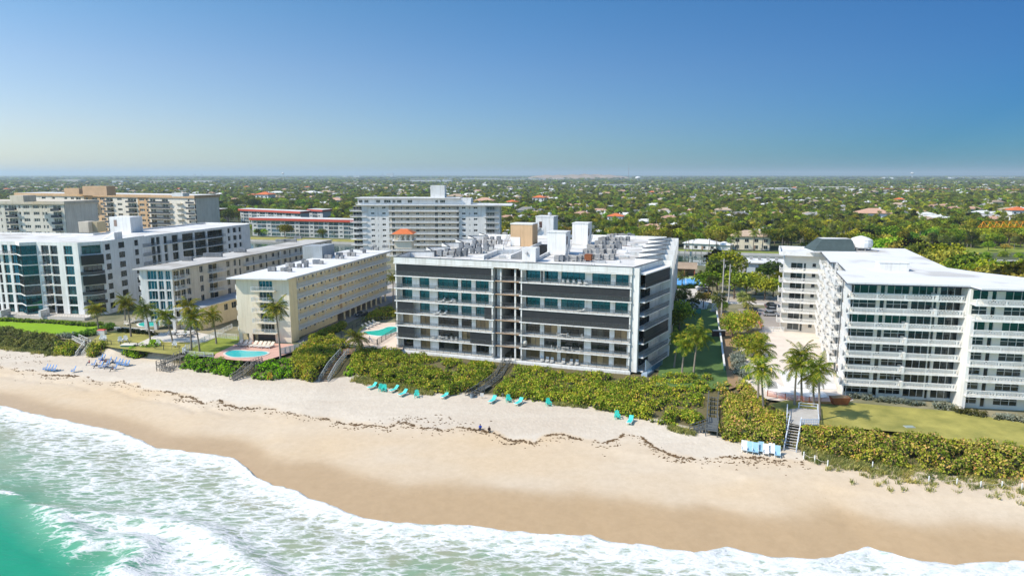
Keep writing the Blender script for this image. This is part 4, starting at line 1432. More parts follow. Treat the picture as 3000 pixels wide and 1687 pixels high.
# stair housing, water tank and slate penthouse on the roof
p = G(zx(450), 640 + 320 / 2.07, es(8) + 0.3)
mb = MB(); f = Face((p[0] - 2.6, p[1] + 0.5), (p[0] + 2.8, p[1] - 0.5)); f.box(mb, 0, f.len, -2.5, 0, es(8) + 0.33, es(8) + 1.9); f.box(mb, -0.1, f.len + 0.1, -2.6, 0.1, es(8) + 1.901, es(8) + 2.05); mb.build("roof_hatch_house", WHITE, east)
p = G(2520, 735, es(8) + 0.3)
tk = thing("water_tank", "white round rooftop tank with domed cover on the ring-balustrade building", "tank", (p[0], p[1], es(8) + 0.32))
mb = MB(); mb.lathe([(2.2, 0.8), (2.7, 1.1), (2.8, 2.1), (2.6, 2.8)], 18, (p[0], p[1], es(8) + 0.3)); mb.build("tank_body", WHITE, tk, smooth=False)
mb = MB(); mb.lathe([(2.65, 2.81), (1.9, 3.3), (0.8, 3.65), (0.3, 3.8)], 18, (p[0], p[1], es(8) + 0.3)); mb.build("dome", OFFWHITE, tk)
mb = MB(); mb.box(p[0] - 3.0, p[0] + 3.0, p[1] - 2.6, p[1] + 2.6, es(8) + 0.325, es(8) + 0.6)
for i in range(8):
	t = 2 * math.pi * i / 8
	mb.bar((p[0] + 2.4 * math.cos(t), p[1] + 2.4 * math.sin(t), es(8) + 0.6), (p[0] + 2.4 * math.cos(t), p[1] + 2.4 * math.sin(t), es(8) + 1.25), 0.12)
mb.build("cradle", CONC, tk)

# slate mansard penthouse where the wings meet
p0, p1 = G(2384, 738, es(8) + 0.3), G(2492, 736, es(8) + 0.3)
f = Face(p0, (p1[0], p0[1] - 1.0))
mb = MB()
b0 = [f.xy(0, 0), f.xy(f.len, 0), f.xy(f.len, -8), f.xy(0, -8)]
t0 = [f.xy(2.6, -2.2), f.xy(f.len - 0.4, -2.2), f.xy(f.len - 0.4, -6), f.xy(2.6, -6)]
z0, z1 = es(8) + 0.5, es(8) + 3.4
for i in range(4):
	j = (i + 1) % 4
	mb.quad((*b0[i], z0), (*b0[j], z0), (*t0[j], z1), (*t0[i], z1), 0)
mb.poly([(*p, z1) for p in t0], 1)
mb.build("mansard_roof", [SLATE, ROOFC], east)
mb = MB(); f.box(mb, -0.1, f.len + 0.1, -8.1, 0.1, es(8) + 0.31, z0 - 0.002); mb.build("penthouse_wall", WHITE, east)
# ------------------------------------------------------------------ yellow condominium with access galleries
YFL, YFR = G(702, 1001, 5.0), G(855, 1005, 5.0)
yel = thing("condominium", "cream yellow six-storey condominium with flat white roof and long white railed galleries", "building", (*YFL, PLAT), "seafront apartment buildings")
YF = Face(YFL, YFR)
ya = math.radians(13.2)
yv = (math.sin(ya), math.cos(ya))
YLEN = 62.0
def YP(a, b): return (YFL[0] + YF.d[0] * a + yv[0] * b, YFL[1] + YF.d[1] * a + yv[1] * b)
YS, YZ = 2.62, 5.0
def ys(k): return YZ + YS * k
yw = lambda x: 650 + x / 2.264
wl, wr = YF.a(yw(252), 900), YF.a(yw(342), 900)
holes = [(wl, wr, ys(k) + 0.1, ys(k) + 2.3) for k in range(1, 6)]
gl_, gr_ = YF.a(yw(205), 985), YF.a(yw(355), 985)
holes += [(0.9, 2.6, YZ + 0.05, YZ + 2.2), (gl_, gr_, YZ + 0.05, YZ + 2.3)]
mb = MB(); wall(mb, YF, 0, YF.len, PLAT - 0.3, ys(6) + 0.2, holes, 0.0, 0.35); mb.build("facade_wall", CREAM, yel)
for k in range(1, 6):
	window(yel, YF, wl, wr, ys(k) + 0.1, ys(k) + 2.3, 4, GL_BLUE if k == 5 else GL_DARK, FRAMEW, -0.3, name="sliding_door")
	b0, b1 = YF.a(yw(198), 900, 1.4), YF.a(yw(352), 900, 1.4)
	mb = MB(); YF.box(mb, b0, b1, 0.0, 1.5, ys(k) - 0.18, ys(k)); mb.build("balcony_slab", CREAM, yel)
	glass_rail(yel, YF, b0, b1, ys(k), 1.48, 1.05, 1.4, RAILW, RAILGLC)
	e = Face(YF.xy(b0, 0), YF.xy(b0, 1.48)); 
	picket_rail(yel, e, 0, 1.45, ys(k), 0.0)
mb = MB(); YF.box(mb, gl_, gr_, -3.0, -2.8, YZ, YZ + 2.3); YF.box(mb, 0.9, 2.6, -3.0, -2.8, YZ, YZ + 2.2); mb.build("porch_back_wall", INNER, yel)
# gallery side
YG = Face(YP(YF.len, 0), YP(YF.len, YLEN))
ayc = YG.a(yw(503), 900)
ayp = YG.a(yw(810), 1060)
holes, wins, doors = [], [], []
nb = 13
seg = (YLEN - ayc) / nb
for i in range(nb):
	a = ayc + seg * i
	wins.append((a + 1.1, a + 2.1, 1.3, 2.2)); wins.append((a + 3.4, a + 3.9, 1.4, 2.1)); doors.append((a + 2.5, a + 3.2))
yo = -1.45
mb = MB()
hl = []
for k in range(0, 6):
	for (p, q, h0, h1) in wins:
		if k == 0 and p > ayp:
			continue
		hl.append((p, q, ys(k) + h0, ys(k) + h1))
wall(mb, YG, ayc, YLEN, ys(1) - 0.1, ys(6), [q for q in hl if q[2] > ys(1)], yo, 0.15)
wall(mb, YG, ayc, ayp, PLAT - 0.3, ys(1) - 0.1, [q for q in hl if q[2] < ys(1)], yo, 0.15)
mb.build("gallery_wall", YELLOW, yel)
for (p, q, h0, h1) in hl:
	window(yel, YG, p, q, h0, h1, 2 if q - p > 0.8 else 1, GL_DARK, FRAMEW, yo - 0.1, panes=False)
for k in range(1, 6):
	for (p, q) in doors:
		mb = MB(); YG.box(mb, p, q, yo + 0.002, yo + 0.05, ys(k), ys(k) + 2.05); mb.build("door", CREAM, yel)
for k in range(1, 7):
	mb = MB(); YG.box(mb, ayc - 0.02, YLEN, yo, 0.0, ys(k) - 0.2, ys(k)); mb.build("gallery_slab", OFFWHITE, yel)
	if k < 6:
		picket_rail(yel, YG, ayc, YLEN, ys(k), -0.02, 1.1, 0.2, RAILW, mid=True, t=0.06)
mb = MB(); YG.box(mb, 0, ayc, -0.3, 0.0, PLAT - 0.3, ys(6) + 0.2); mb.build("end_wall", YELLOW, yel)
mb = MB()
a = YG.a(yw(815), 900)
YG.box(mb, a, a + 1.3, yo + 0.051, yo + 0.09, ys(0) + 2.5, ys(6) - 0.22); mb.build("elevator_shaft", TAN, yel)
for i in range(9):
	a = ayp + 2.0 + i * 3.6
	if a < YLEN:
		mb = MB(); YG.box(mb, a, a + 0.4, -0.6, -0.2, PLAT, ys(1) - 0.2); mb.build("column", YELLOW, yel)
mb = MB()
mb.prism([YF.xy(0.02, -0.36), YF.xy(YF.len - 0.02, -0.36), YG.xy(ayc, yo - 0.16), YG.xy(YLEN, yo - 0.16), YP(0.0, YLEN)], ys(1) - 0.1, ys(6) + 0.18)
mb.prism([YP(0.02, 3.0), YG.xy(3.0, yo - 0.16), YG.xy(ayp, yo - 0.16), YP(0, ayp)], PLAT, ys(1) - 0.11)
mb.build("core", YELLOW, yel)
mb = MB()
mb.prism([YF.xy(-1.5, 1.6), YF.xy(YF.len + 0.25, 1.6), YG.xy(YLEN + 0.5, 0.35), YP(-1.5, YLEN + 0.5)], ys(6) + 0.2, ys(6) + 0.5)
mb.build("roof", ROOFC, yel)
YLS = Face(YP(0, YLEN), YP(0, 0))
for k in range(1, 6):
	mb = MB(); YLS.box(mb, YLEN - 5.0, YLEN - 1.4, 0.0, 1.2, ys(k) - 0.18, ys(k)); YLS.box(mb, YLEN - 5.0, YLEN - 1.4, 1.1, 1.2, ys(k) + 0.001, ys(k) + 1.0); YLS.box(mb, YLEN - 1.5, YLEN - 1.4, 0, 1.099, ys(k) + 0.001, ys(k) + 1.0)
	mb.build("side_balcony", RAILW, yel)
# roof condensers and the tiled lookout at the far end
for (x, y) in ((320, 712), (345, 712), (405, 712), (430, 714), (452, 716), (440, 684), (467, 686), (515, 688), (560, 686), (543, 661), (562, 662), (617, 664), (638, 664), (661, 665), (695, 628), (718, 628), (765, 629), (800, 630), (770, 612), (790, 612), (845, 611), (876, 612), (860, 591), (930, 577), (945, 592), (1000, 572), (1030, 574), (1015, 558), (1075, 558), (1095, 558)):
	p = G(650 + x / 2.264, 480 + y / 2.264, ys(6) + 0.5)
	(AC1 if rnd.random() < 0.5 else AC2)((p[0], p[1], ys(6) + 0.5), YF.rz + rnd.uniform(-0.1, 0.1), "condenser unit on the flat white roof of the cream yellow building", "condensers on the yellow building", rnd.uniform(0.75, 0.9))
p = G(1181, 729, ys(6) + 0.4)
tz = ys(6) + 0.45
mb = MB(); mb.box(p[0] - 2.9, p[0] + 2.9, p[1] - 0.2, p[1] + 5.6, tz, tz + 2.6); mb.box(p[0] - 3.6, p[0] + 3.6, p[1] - 0.9, p[1] + 6.3, tz + 2.601, tz + 2.8, 1); mb.build("turret", [CREAM, WHITE], yel)
mb = MB()
for sx in (-2.7, -0.9, 0.9, 2.7):
	for sy in (0.0, 1.8, 3.6, 5.4):
		if abs(sx) > 2 or sy in (0.0, 5.4):
			mb.box(p[0] + sx - 0.32, p[0] + sx + 0.32, p[1] + sy - 0.32, p[1] + sy + 0.32, tz + 2.801, tz + 4.6)
mb.box(p[0] - 3.05, p[0] + 3.05, p[1] - 0.35, p[1] + 5.75, tz + 4.601, tz + 5.0)
mb.build("turret_arcade", CREAM, yel)
mb = MB()
q0 = [(p[0] - 3.8, p[1] - 1.1), (p[0] + 3.8, p[1] - 1.1), (p[0] + 3.8, p[1] + 6.5), (p[0] - 3.8, p[1] + 6.5)]
q1 = [(p[0] - 1.2, p[1] + 2.2), (p[0] + 1.2, p[1] + 2.2), (p[0] + 1.2, p[1] + 3.2), (p[0] - 1.2, p[1] + 3.2)]
for i in range(4):
	j = (i + 1) % 4
	mb.quad((*q0[i], tz + 5.0), (*q0[j], tz + 5.0), (*q1[j], tz + 6.5), (*q1[i], tz + 6.5))
mb.poly([(*c, tz + 6.5) for c in q1])
mb.build("turret_roof", TERRA, yel)

# ------------------------------------------------------------------ pale condominium with blue windows
BFL, BFR = G(424, 966, 5.0), G(517, 967, 5.0)
pale = thing("condominium", "pale grey five-storey condominium on stilts with tall blue front windows", "building", (*BFL, PLAT), "seafront apartment buildings")
BF = Face(BFL, BFR)
bv = (math.sin(math.radians(14.4)), math.cos(math.radians(14.4)))
def BP(a, b): return (BFL[0] + BF.d[0] * a + bv[0] * b, BFL[1] + BF.d[1] * a + bv[1] * b)
BS = 2.70
def bs(k): return 5.0 + BS * k
bx = lambda x: 400 + x / 4.83
bc = [(BF.a(bx(p), 870), BF.a(bx(q), 870), n) for p, q, n in ((175, 305, 3), (328, 400, 2), (432, 497, 2))]
holes = [(p, q, bs(k) + 0.12, bs(k) + 2.45) for k in range(1, 6) for p, q, n in bc]
mb = MB(); wall(mb, BF, 0, BF.len, bs(1) - 0.4, bs(6), holes, 0, 0.3)
for a in (0.0, 2.6, BF.len - 0.9):
	BF.box(mb, a, a + 0.8, -1.0, -0.01, PLAT - 0.2, bs(1) - 0.4)
mb.build("facade_wall", OFFWHITE, pale)
for k in range(1, 6):
	for p, q, n in bc:
		window(pale, BF, p, q, bs(k) + 0.12, bs(k) + 2.45, n, GL_BLUE, FRAMEW, -0.26)
BG = Face(BP(BF.len, 0), BP(BF.len, 84))
bsp = [(545, 625, 'c'), (640, 705, 'c'), (725, 780, 'w'), (915, 965, 'w'), (1045, 1165, 'b'), (1300, 1345, 'w'), (1405, 1440, 'w')]
hl, bl = [], []
for (p, q, t) in bsp:
	a0, a1 = BG.a(bx(p), 860), BG.a(bx(q), 860)
	for k in range(1, 6):
		hl.append((a0, a1, bs(k) + (0.1 if t in 'cb' else 0.5), bs(k) + 2.3))
far_cols = [28 + i * 3.4 for i in range(16)]
for i, a in enumerate(far_cols):
	for k in range(2, 6):
		hl.append((a, a + (1.5 if i % 2 else 0.9), bs(k) + (0.9 if i % 2 else 0.1), bs(k) + 2.2))
mb = MB(); wall(mb, BG, 0, 84, PLAT - 0.2, bs(6), hl, 0, 0.25); mb.build("side_wall", BEIGE, pale)
for (p, q, h0, h1) in hl:
	window(pale, BG, p, q, h0, h1, 2 if q - p > 1 else 1, GL_DARK, FRAMEW, -0.2, panes=(q - p > 1.6))
for k in range(2, 6):
	for (p, q, o1) in ((540, 715, 0.9), (1030, 1240, 1.5)):
		a0, a1 = BG.a(bx(p), 860), BG.a(bx(q), 860)
		mb = MB(); BG.box(mb, a0, a1, 0, o1, bs(k) - 0.18, bs(k)); mb.build("balcony_slab", OFFWHITE, pale)
		picket_rail(pale, BG, a0, a1, bs(k), o1 - 0.02, 1.05, 0.2, RAILW)
		e = Face(BG.xy(a0, 0), BG.xy(a0, o1)); picket_rail(pale, e, 0, o1, bs(k), 0.0)
	mb = MB(); BG.box(mb, 30, 82, 0, 1.3, bs(k) - 0.18, bs(k)); mb.build("gallery_slab", OFFWHITE, pale)
	picket_rail(pale, BG, 30, 82, bs(k), 1.28, 1.05, 0.3, RAILW)
	for a in (48.0, 66.0):
		mb = MB(); BG.box(mb, a, a + 0.3, 0.9, 1.3, bs(k), bs(k + 1) - 0.18); mb.build("column", OFFWHITE, pale)
BL = Face(BP(0, 30), BP(0, 0))
for k in range(2, 6):
	mb = MB(); BL.box(mb, 24.5, 29, 0, 1.3, bs(k) - 0.18, bs(k)); BL.box(mb, 24.5, 29, 1.2, 1.3, bs(k) + 0.001, bs(k) + 1.0); BL.box(mb, 28.9, 29, 0, 1.199, bs(k) + 0.001, bs(k) + 1.0); mb.build("side_balcony", OFFWHITE, pale)
mb = MB(); mb.prism([BF.xy(0.01, -0.31), BG.xy(0.33, -0.27), BG.xy(84, -0.27), BP(0, 84)], bs(1) - 0.39, bs(6) - 0.02)
mb.prism([BP(0.2, 5), BG.xy(5, -0.27), BG.xy(84, -0.27), BP(0, 84)], PLAT, bs(1) - 0.4)
mb.build("core", OFFWHITE, pale)
mb = MB(); mb.prism([BF.xy(-1.4, 0.9), BF.xy(BF.len + 0.7, 0.9), BG.xy(84, 0.6), BP(-1.4, 84)], bs(6), bs(6) + 0.32); mb.build("roof", ROOFG, pale)
p = G(925, 752, bs(6) + 0.3)
mb = MB(); f = Face((p[0] - 4.2, p[1] + 1), (p[0] + 3.9, p[1] - 1)); f.box(mb, 0, 4.2, -6, 0, PLAT, bs(6) + 3.4); f.box(mb, 4.201, 7.4, -6, 1.5, PLAT, bs(6) + 3.7); mb.build("stair_tower", mat("slate_grey_stucco", (0.33, 0.36, 0.38), 0.8, 0.1, streak=0.15), pale)
for (x0, x1, y, n, lab) in ((675, 770, 310, 3, "front"), (975, 1190, 255, 8, "middle"), (1405, 1530, 190, 4, "middle"), ):
	for i in range(n):
		q = G(bx(x0 + (x1 - x0) * i / (n - 1)), 700 + y / 4.83, bs(6) + 0.32)
		AC2((q[0], q[1], bs(6) + 0.33), BF.rz, "dark condenser unit on the grey roof of the pale condominium", "condensers on the pale condominium", 0.85)
for (x0, x1, y, n) in ((1050, 1160, 1350, 5), (1190, 1380, 1345, 7), (1390, 1480, 1290, 3)):
	for i in range(n):
		q = G(650 + (x0 + (x1 - x0) * i / (n - 1)) / 6.44, 500 + y / 6.44, bs(6) + 0.32)
		AC1((q[0], q[1], bs(6) + 0.33), BF.rz, "beige condenser unit in the rows before the grey stair tower", "condensers before the grey stair tower", 0.85)
# low annex with grey roof
XF0, XF1 = G(521, 968, 5.0), G(587, 968, 5.0)
ann = thing("annex", "low cream two-storey annex with grey flat roof beside the pale condominium", "building", (*XF0, PLAT))
XF = Face(XF0, XF1)
def XP(a, b): return (XF0[0] + XF.d[0] * a + bv[0] * b, XF0[1] + XF.d[1] * a + bv[1] * b)
XG = Face(XP(XF.len, 0), XP(XF.len, 34))
xz = 10.9
hl = [(XG.a(bx(p), y), XG.a(bx(q), y), h0, h1) for p, q, y, h0, h1 in ((1245, 1300, 910, 8.4, 10.2), (1350, 1420, 905, 8.4, 10.2), (1020, 1080, 955, 6.3, 6.9), (1117, 1170, 950, 6.3, 6.9), (1500, 1560, 900, 8.4, 10.2))]
mb = MB(); wall(mb, XG, 0, 34, PLAT - 0.2, xz, hl, 0, 0.2); mb.build("side_wall", CREAM, ann)
for (p, q, h0, h1) in hl: window(ann, XG, p, q, h0, h1, 2, GL_DARK, FRAMEW, -0.16)
hf = [(0.4 + i * 0.95, 1.15 + i * 0.95, 5.1, 7.3) for i in range(int((XF.len - 0.6) / 0.95))] + [(0.5, XF.len - 2.0, 8.3, 10.3)]
mb = MB(); wall(mb, XF, 0, XF.len, PLAT - 0.2, xz, hf, -1.8, 0.2); mb.build("front_wall", OFFWHITE, ann)
for (p, q, h0, h1) in hf: window(ann, XF, p, q, h0, h1, 1 if q - p < 1 else 3, GL_DARK, FRAMEW, -1.95)
mb = MB(); XF.box(mb, -0.5, XF.len + 0.1, -1.8, 1.2, 7.75, 8.0); mb.build("balcony_slab", OFFWHITE, ann)
picket_rail(ann, XF, -0.5, XF.len, 8.0, 1.18, 1.0, 0.2, RAILW)
mb = MB(); mb.prism([XP(0.05, 2.0), XG.xy(2.0, -0.21), XG.xy(34, -0.21), XP(0.05, 34)], PLAT, xz - 0.02); mb.build("core", CREAM, ann)
mb = MB(); mb.prism([XF.xy(-0.3, 0.3), XF.xy(XF.len + 0.6, 0.3), XG.xy(34, 0.6), XP(-0.3, 34)], xz, xz + 0.3, 0, 1); mb.build("roof", [WHITE, mat("grey_blue_roof", (0.36, 0.38, 0.40), 0.8, 0.15, 0.3)], ann)

# ------------------------------------------------------------------ white condominium with dark glass bays (far left)
a9 = math.radians(9)
AC0 = (-124.5, 195.0)
ALF = (AC0[0] - 52 * math.cos(a9), AC0[1] + 52 * math.sin(a9))
wht = thing("condominium", "white seven-storey condominium with dark blue glass bays behind a bright green lawn", "building", (*AC0, PLAT), "seafront apartment buildings")
AF = Face(ALF, AC0)
ACH = Face(AC0, (-120.3, 199.8))
ASD = Face((-120.3, 199.8), (-117.6, 218))
AWG = Face((-117.4, 221.5), (-104.8, 273))
AS0, ASZ = 2.93, 5.5
def as_(k): return ASZ + AS0 * k
az = lambda x: x / 4.529
acols = [(-330, -250, 2), (-220, -150, 2), (-110, -30, 2), (0, 38, 1), (75, 150, 2), (185, 262, 2), (590, 690, 2), (708, 803, 2), (885, 1000, 3)]
hl = []
for k in range(7):
	for (p, q, n) in acols:
		hl.append((AF.a(az(p), 820), AF.a(az(q), 820), as_(k) + 0.12, as_(k) + 2.65, n))
mb = MB(); wall(mb, AF, 0, AF.len, PLAT - 0.2, as_(7) + 0.7, hl, 0, 0.5); mb.build("facade_wall", WHITE, wht)
for i, (p, q, h0, h1, n) in enumerate(hl):
	window(wht, AF, p, q, h0, h1, n, [GL_TEAL, GL_DARK, GL_DARK, GL_BLUE][(i * 7 + i // 9) % 4], FRAMED, -0.4, 2)
# balconies on the left bays
for k in range(1, 7):
	for (p, q) in ((-120, 270), (590, 690)):
		a0, a1 = AF.a(az(p), 820), AF.a(az(q), 820)
		if q < 300 and k != 6:
			continue
		mb = MB(); AF.box(mb, a0, a1, 0, 1.0, as_(k) - 0.15, as_(k)); mb.build("balcony_slab", WHITE, wht)
		glass_rail(wht, AF, a0, a1, as_(k), 0.98, 1.0, 1.6)
# glazed prow
b0, b1 = AF.a(az(262), 820), AF.a(az(530), 820)
bm = (b0 + b1) / 2 + 0.6
PL = Face(AF.xy(b0, 0), AF.xy(bm, 2.6)); PR = Face(AF.xy(bm, 2.6), AF.xy(b1, 0))
for k in range(0, 7):
	gl = [GL_BLUE, GL_BLUE, GL_DARK, GL_DARK, GL_TEAL, GL_TEAL, GL_TEAL][k]
	for f in (PL, PR):
		window(wht, f, 0.05, f.len - 0.05, as_(k) + 0.1, as_(k) + 2.7, 3, gl, FRAMED, 0.0, 2, name="bay_window")
	mb = MB(); mb.prism([AF.xy(b0 - 0.1, 0.0), AF.xy(bm, 2.8), AF.xy(b1 + 0.1, 0.0), AF.xy(bm, -0.3)][::1], as_(k) + 2.701, as_(k) + 3.02); mb.build("bay_band", WHITE, wht)
mb = MB(); mb.prism([AF.xy(b0 - 0.1, 0.02), AF.xy(bm, 2.8), AF.xy(b1 + 0.1, 0.02)], PLAT, as_(0) + 0.09); mb.prism([AF.xy(b0 - 0.1, 0.02), AF.xy(bm, 2.8), AF.xy(b1 + 0.1, 0.02)], as_(7) + 0.1, as_(7) + 0.7); mb.build("bay_base", WHITE, wht)
# chamfered corner: windows, curved balconies, shutters
hl = [(0.6, ACH.len - 0.5, as_(k) + 0.12, as_(k) + 2.6) for k in range(7)]
mb = MB(); wall(mb, ACH, 0, ACH.len, PLAT - 0.2, as_(7) + 0.7, hl, 0, 0.4); mb.build("corner_wall", WHITE, wht)
for k, q in enumerate(hl):
	window(wht, ACH, q[0], q[1], q[2], q[3], 4, GL_TEAL if k == 6 else GL_DARK, FRAMED, -0.3, 2)
	if k in (1, 2, 4):
		mb = MB()
		arc = [ACH.xy(ACH.len * t, 1.3 * math.sin(math.pi * t)) for t in [i / 10 for i in range(11)]]
		mb.prism(arc, as_(k) - 0.2, as_(k)); mb.build("balcony_slab", WHITE, wht)
		mb = MB(); parapet(mb, arc, as_(k) + 0.05, as_(k) + 1.0, 0.06); mb.build("railing", RAILD, wht)
	if k in (3, 5):
		louvre(wht, ACH, 0.2, ACH.len - 0.2, as_(k), as_(k) + 2.8, 0.9, m=mat("olive_dark_shutter", (0.045, 0.045, 0.038), 0.6), pitch=0.3)
hl = []
for k in range(7):
	for (p, q) in ((1410, 1475), (1588, 1668), (1802, 1852)):
		hl.append((ASD.a(az(p), 760), ASD.a(az(q), 760), as_(k) + 0.8, as_(k) + 2.6))
mb = MB(); wall(mb, ASD, 0, ASD.len, PLAT - 0.2, as_(7) + 0.7, hl, 0, 0.2); mb.build("side_wall", WHITE, wht)
for q in hl: window(wht, ASD, q[0], q[1], q[2], q[3], 3, GL_DARK, FRAMED, -0.15, 2)
ax = lambda x: 380 + x / 6.78
hl = []
for k in range(3, 7):
	for (p, q, n, full) in ((245, 500, 4, 1), (525, 600, 2, 1), (672, 742, 2, 1), (838, 960, 3, 1), (1045, 1265, 4, 1), (1295, 1520, 4, 1), (1550, 1855, 5, 1), (1955, 2005, 1, 0), (2060, 2130, 3, 0), (2175, 2225, 1, 0)):
		hl.append((AWG.a(ax(p), 700), AWG.a(ax(q), 700), as_(k) + (0.12 if full else 0.8), as_(k) + 2.6, n))
mb = MB(); wall(mb, AWG, 0, AWG.len, PLAT - 0.2, as_(7) + 0.5, hl, 0, 0.5); mb.build("wing_wall", WHITE, wht)
for q in hl: window(wht, AWG, q[0], q[1], q[2], q[3], q[4], GL_DARK, FRAMED, -0.45, 2)
for k in range(3, 7):
	for (p, q) in ((205, 520), (670, 1280), (1290, 1870)):
		a0, a1 = AWG.a(ax(p), 700), AWG.a(ax(q), 700)
		if p == 670 and k < 6: continue
		mb = MB(); AWG.box(mb, a0, a1, 0.0, 0.9, as_(k) - 0.15, as_(k)); mb.build("balcony_slab", WHITE, wht)
		glass_rail(wht, AWG, a0, a1, as_(k), 0.88, 1.0, 2.0)
mb = MB()
mb.prism([AF.xy(0, -0.51), AF.xy(AF.len, -0.51), ACH.xy(ACH.len * 0.6, -0.45), ASD.xy(0.3, -0.5), ASD.xy(ASD.len, -0.3), AWG.xy(0, -0.51), AWG.xy(AWG.len, -0.51), (AWG.p1[0] - 20, AWG.p1[1] + 5), (-138, 225), (-176, 231)], PLAT, as_(7) + 0.2, 0, 1)
mb.build("core", [WHITE, ROOFW], wht)
mb = MB(); parapet(mb, [ASD.xy(ASD.len, -0.15), AWG.xy(0, -0.15)], PLAT, as_(7) + 0.5, 0.3); mb.build("wing_wall", WHITE, wht)
mb = MB(); parapet(mb, [AWG.xy(AWG.len, -0.15), (AWG.p1[0] - 20, AWG.p1[1] + 5), (-138, 225), (-176, 231)], as_(7) + 0.2, as_(7) + 0.75, 0.4); mb.build("parapet", WHITE, wht)
def roofbox(root, px0, px1, base, top, z, depth, name, m, ang=-0.16):
	c = G((px0 + px1) / 2, base, z)
	w = abs(AY(px1, base, c[1])[0] - AY(px0, base, c[1])[0])
	ht = AY((px0 + px1) / 2, top, c[1])[2]
	f = Face((c[0] - w / 2 * math.cos(ang), c[1] - w / 2 * math.sin(ang)), (c[0] + w / 2 * math.cos(ang), c[1] + w / 2 * math.sin(ang)))
	mb = MB(); f.box(mb, 0, f.len, -depth, 0, z + 0.01, ht); mb.build(name, m, root)
	return f, ht
f, ht = roofbox(wht, 320, 388, 682, 636, as_(7) + 0.2, 6, "stair_house", WHITE)
mb = MB(); f.box(mb, 1.7, 2.8, 0.0, 0.06, as_(7) + 2.4, as_(7) + 4.6); mb.build("door", mat("faded_door", (0.30, 0.22, 0.18), 0.7), wht)
roofbox(wht, 230, 262, 681, 650, as_(7) + 0.2, 4, "louvred_plant_box", TANPALE); roofbox(wht, 264, 288, 680, 650, as_(7) + 0.2, 4, "plant_box", mat("tan_panel", (0.46, 0.38, 0.24), 0.8), )
c = G(320, 702, as_(7) + 0.2)
mb = MB()
z = as_(7) + 0.2
P = [(c[0] - 2.4, c[1], z), (c[0] + 2.0, c[1] - 0.6, z), (c[0] + 2.4, c[1] + 3, z), (c[0] - 2.0, c[1] + 3.6, z)]
mb.hexa(P + [(c[0] + 0.2, c[1] + 1.4, z + 2.2), (c[0] + 2.0, c[1] - 0.6, z + 2.2), (c[0] + 2.4, c[1] + 3, z + 2.2), (c[0] + 0.6, c[1] + 3.4, z + 2.2)])
mb.build("skylight_wedge", WHITE, wht)
# terrace wall with railing in front
TWF = Face((AC0[0] - 50, AC0[1] + 50 * math.tan(a9) - 4.6), (AC0[0] + 3.0, AC0[1] - 5.0))
mb = MB(); TWF.box(mb, 0, TWF.len, -5.0, 0, PLAT - 0.2, PLAT + 0.75); mb.build("terrace", CONCP, wht)
picket_rail(wht, TWF, 0, TWF.len, PLAT + 0.75, -0.1, 0.95, 0.5, RAILD, t=0.03)
for px in (24, 138):
	p = G(px, 925, 5.5)
	mb = MB(); mb.box(p[0] - 0.3, p[0] + 0.3, p[1] - 3.0, p[1] + 0.8, PLAT + 0.751, PLAT + 2.6); mb.build("screen_wall", WHITE, wht)
# ------------------------------------------------------------------ buildings behind
def block(name, label, cat, p0, p1, depth, z0, floors, fh, cols_, wallm, roofm, fascia=None, fas_h=1.0, first=0, bands=None, overhang=0.6, group=None, glass=None, vdir=(VX, VY), ledge=0.3):
	"""plain slab block: front wall with real openings, one window object each, roof with fascia"""
	root = thing(name, label, cat, (p0[0], p0[1], z0), group)
	f = Face(p0, p1)
	top = z0 + floors * fh
	hl = []
	for k in range(first, floors):
		for c in cols_:
			a0, a1, s, h = c[:4]
			hl.append((a0, a1, z0 + k * fh + s, z0 + k * fh + s + h, c[4] if len(c) > 4 else 2))
	bands = bands or [(0, f.len, wallm)]
	for (b0, b1, m) in bands:
		mb = MB()
		wall(mb, f, b0, b1, z0 - 0.2, top, [q for q in hl if q[0] >= b0 and q[1] <= b1], 0, 0.25)
		mb.build("front_wall", m, root)
	for q in hl:
		window(root, f, q[0], q[1], q[2], q[3], q[4], glass or GL_DARK, FRAMEW, -0.2, panes=False, bar=0.09)
	back = [(p1[0] + vdir[0] * depth, p1[1] + vdir[1] * depth), (p0[0] + vdir[0] * depth, p0[1] + vdir[1] * depth)]
	mb = MB(); mb.prism([f.xy(0, -0.26), f.xy(f.len, -0.26)] + back, z0, top - 0.01); mb.build("core", wallm, root)
	o = overhang
	mb = MB(); mb.prism([f.xy(-o, o), f.xy(f.len + o, o), (back[0][0] + o, back[0][1] + o), (back[1][0] - o, back[1][1] + o)], top, top + fas_h, 0, 1)
	mb.build("roof", [fascia or wallm, roofm], root)
	return root, f, top
# tan and cream condominiums, far left
tc = lambda x: x / 2.576
T2 = Face((-278, 386), (-156, 338))
cl = []
for (p, q, s, h, n) in ((90, 130, 0.9, 1.3, 2), (165, 200, 0.9, 1.3, 2), (240, 270, 0.9, 1.3, 2), (320, 350, 0.9, 1.3, 2), (400, 420, 0.9, 1.3, 1), (490, 512, 0.9, 1.3, 1), (540, 562, 0.9, 1.3, 2), (652, 668, 0.9, 1.3, 1), (700, 738, 0.9, 1.3, 3), (758, 792, 0.9, 1.3, 3), (888, 922, 0.9, 1.3, 3), (1053, 1090, 0.9, 1.3, 3), (1104, 1118, 0.9, 1.3, 1), (578, 614, 0.1, 2.1, 2), (805, 855, 0.1, 2.1, 2), (968, 1030, 0.1, 2.1, 3), (1135, 1175, 0.1, 2.1, 2), (1225, 1270, 0.1, 2.1, 2), (1418, 1432, 0.9, 1.3, 1), (1440, 1478, 0.1, 2.1, 2)):
	cl.append((T2.a(tc(p), 600), T2.a(tc(q), 600), s, h, n))
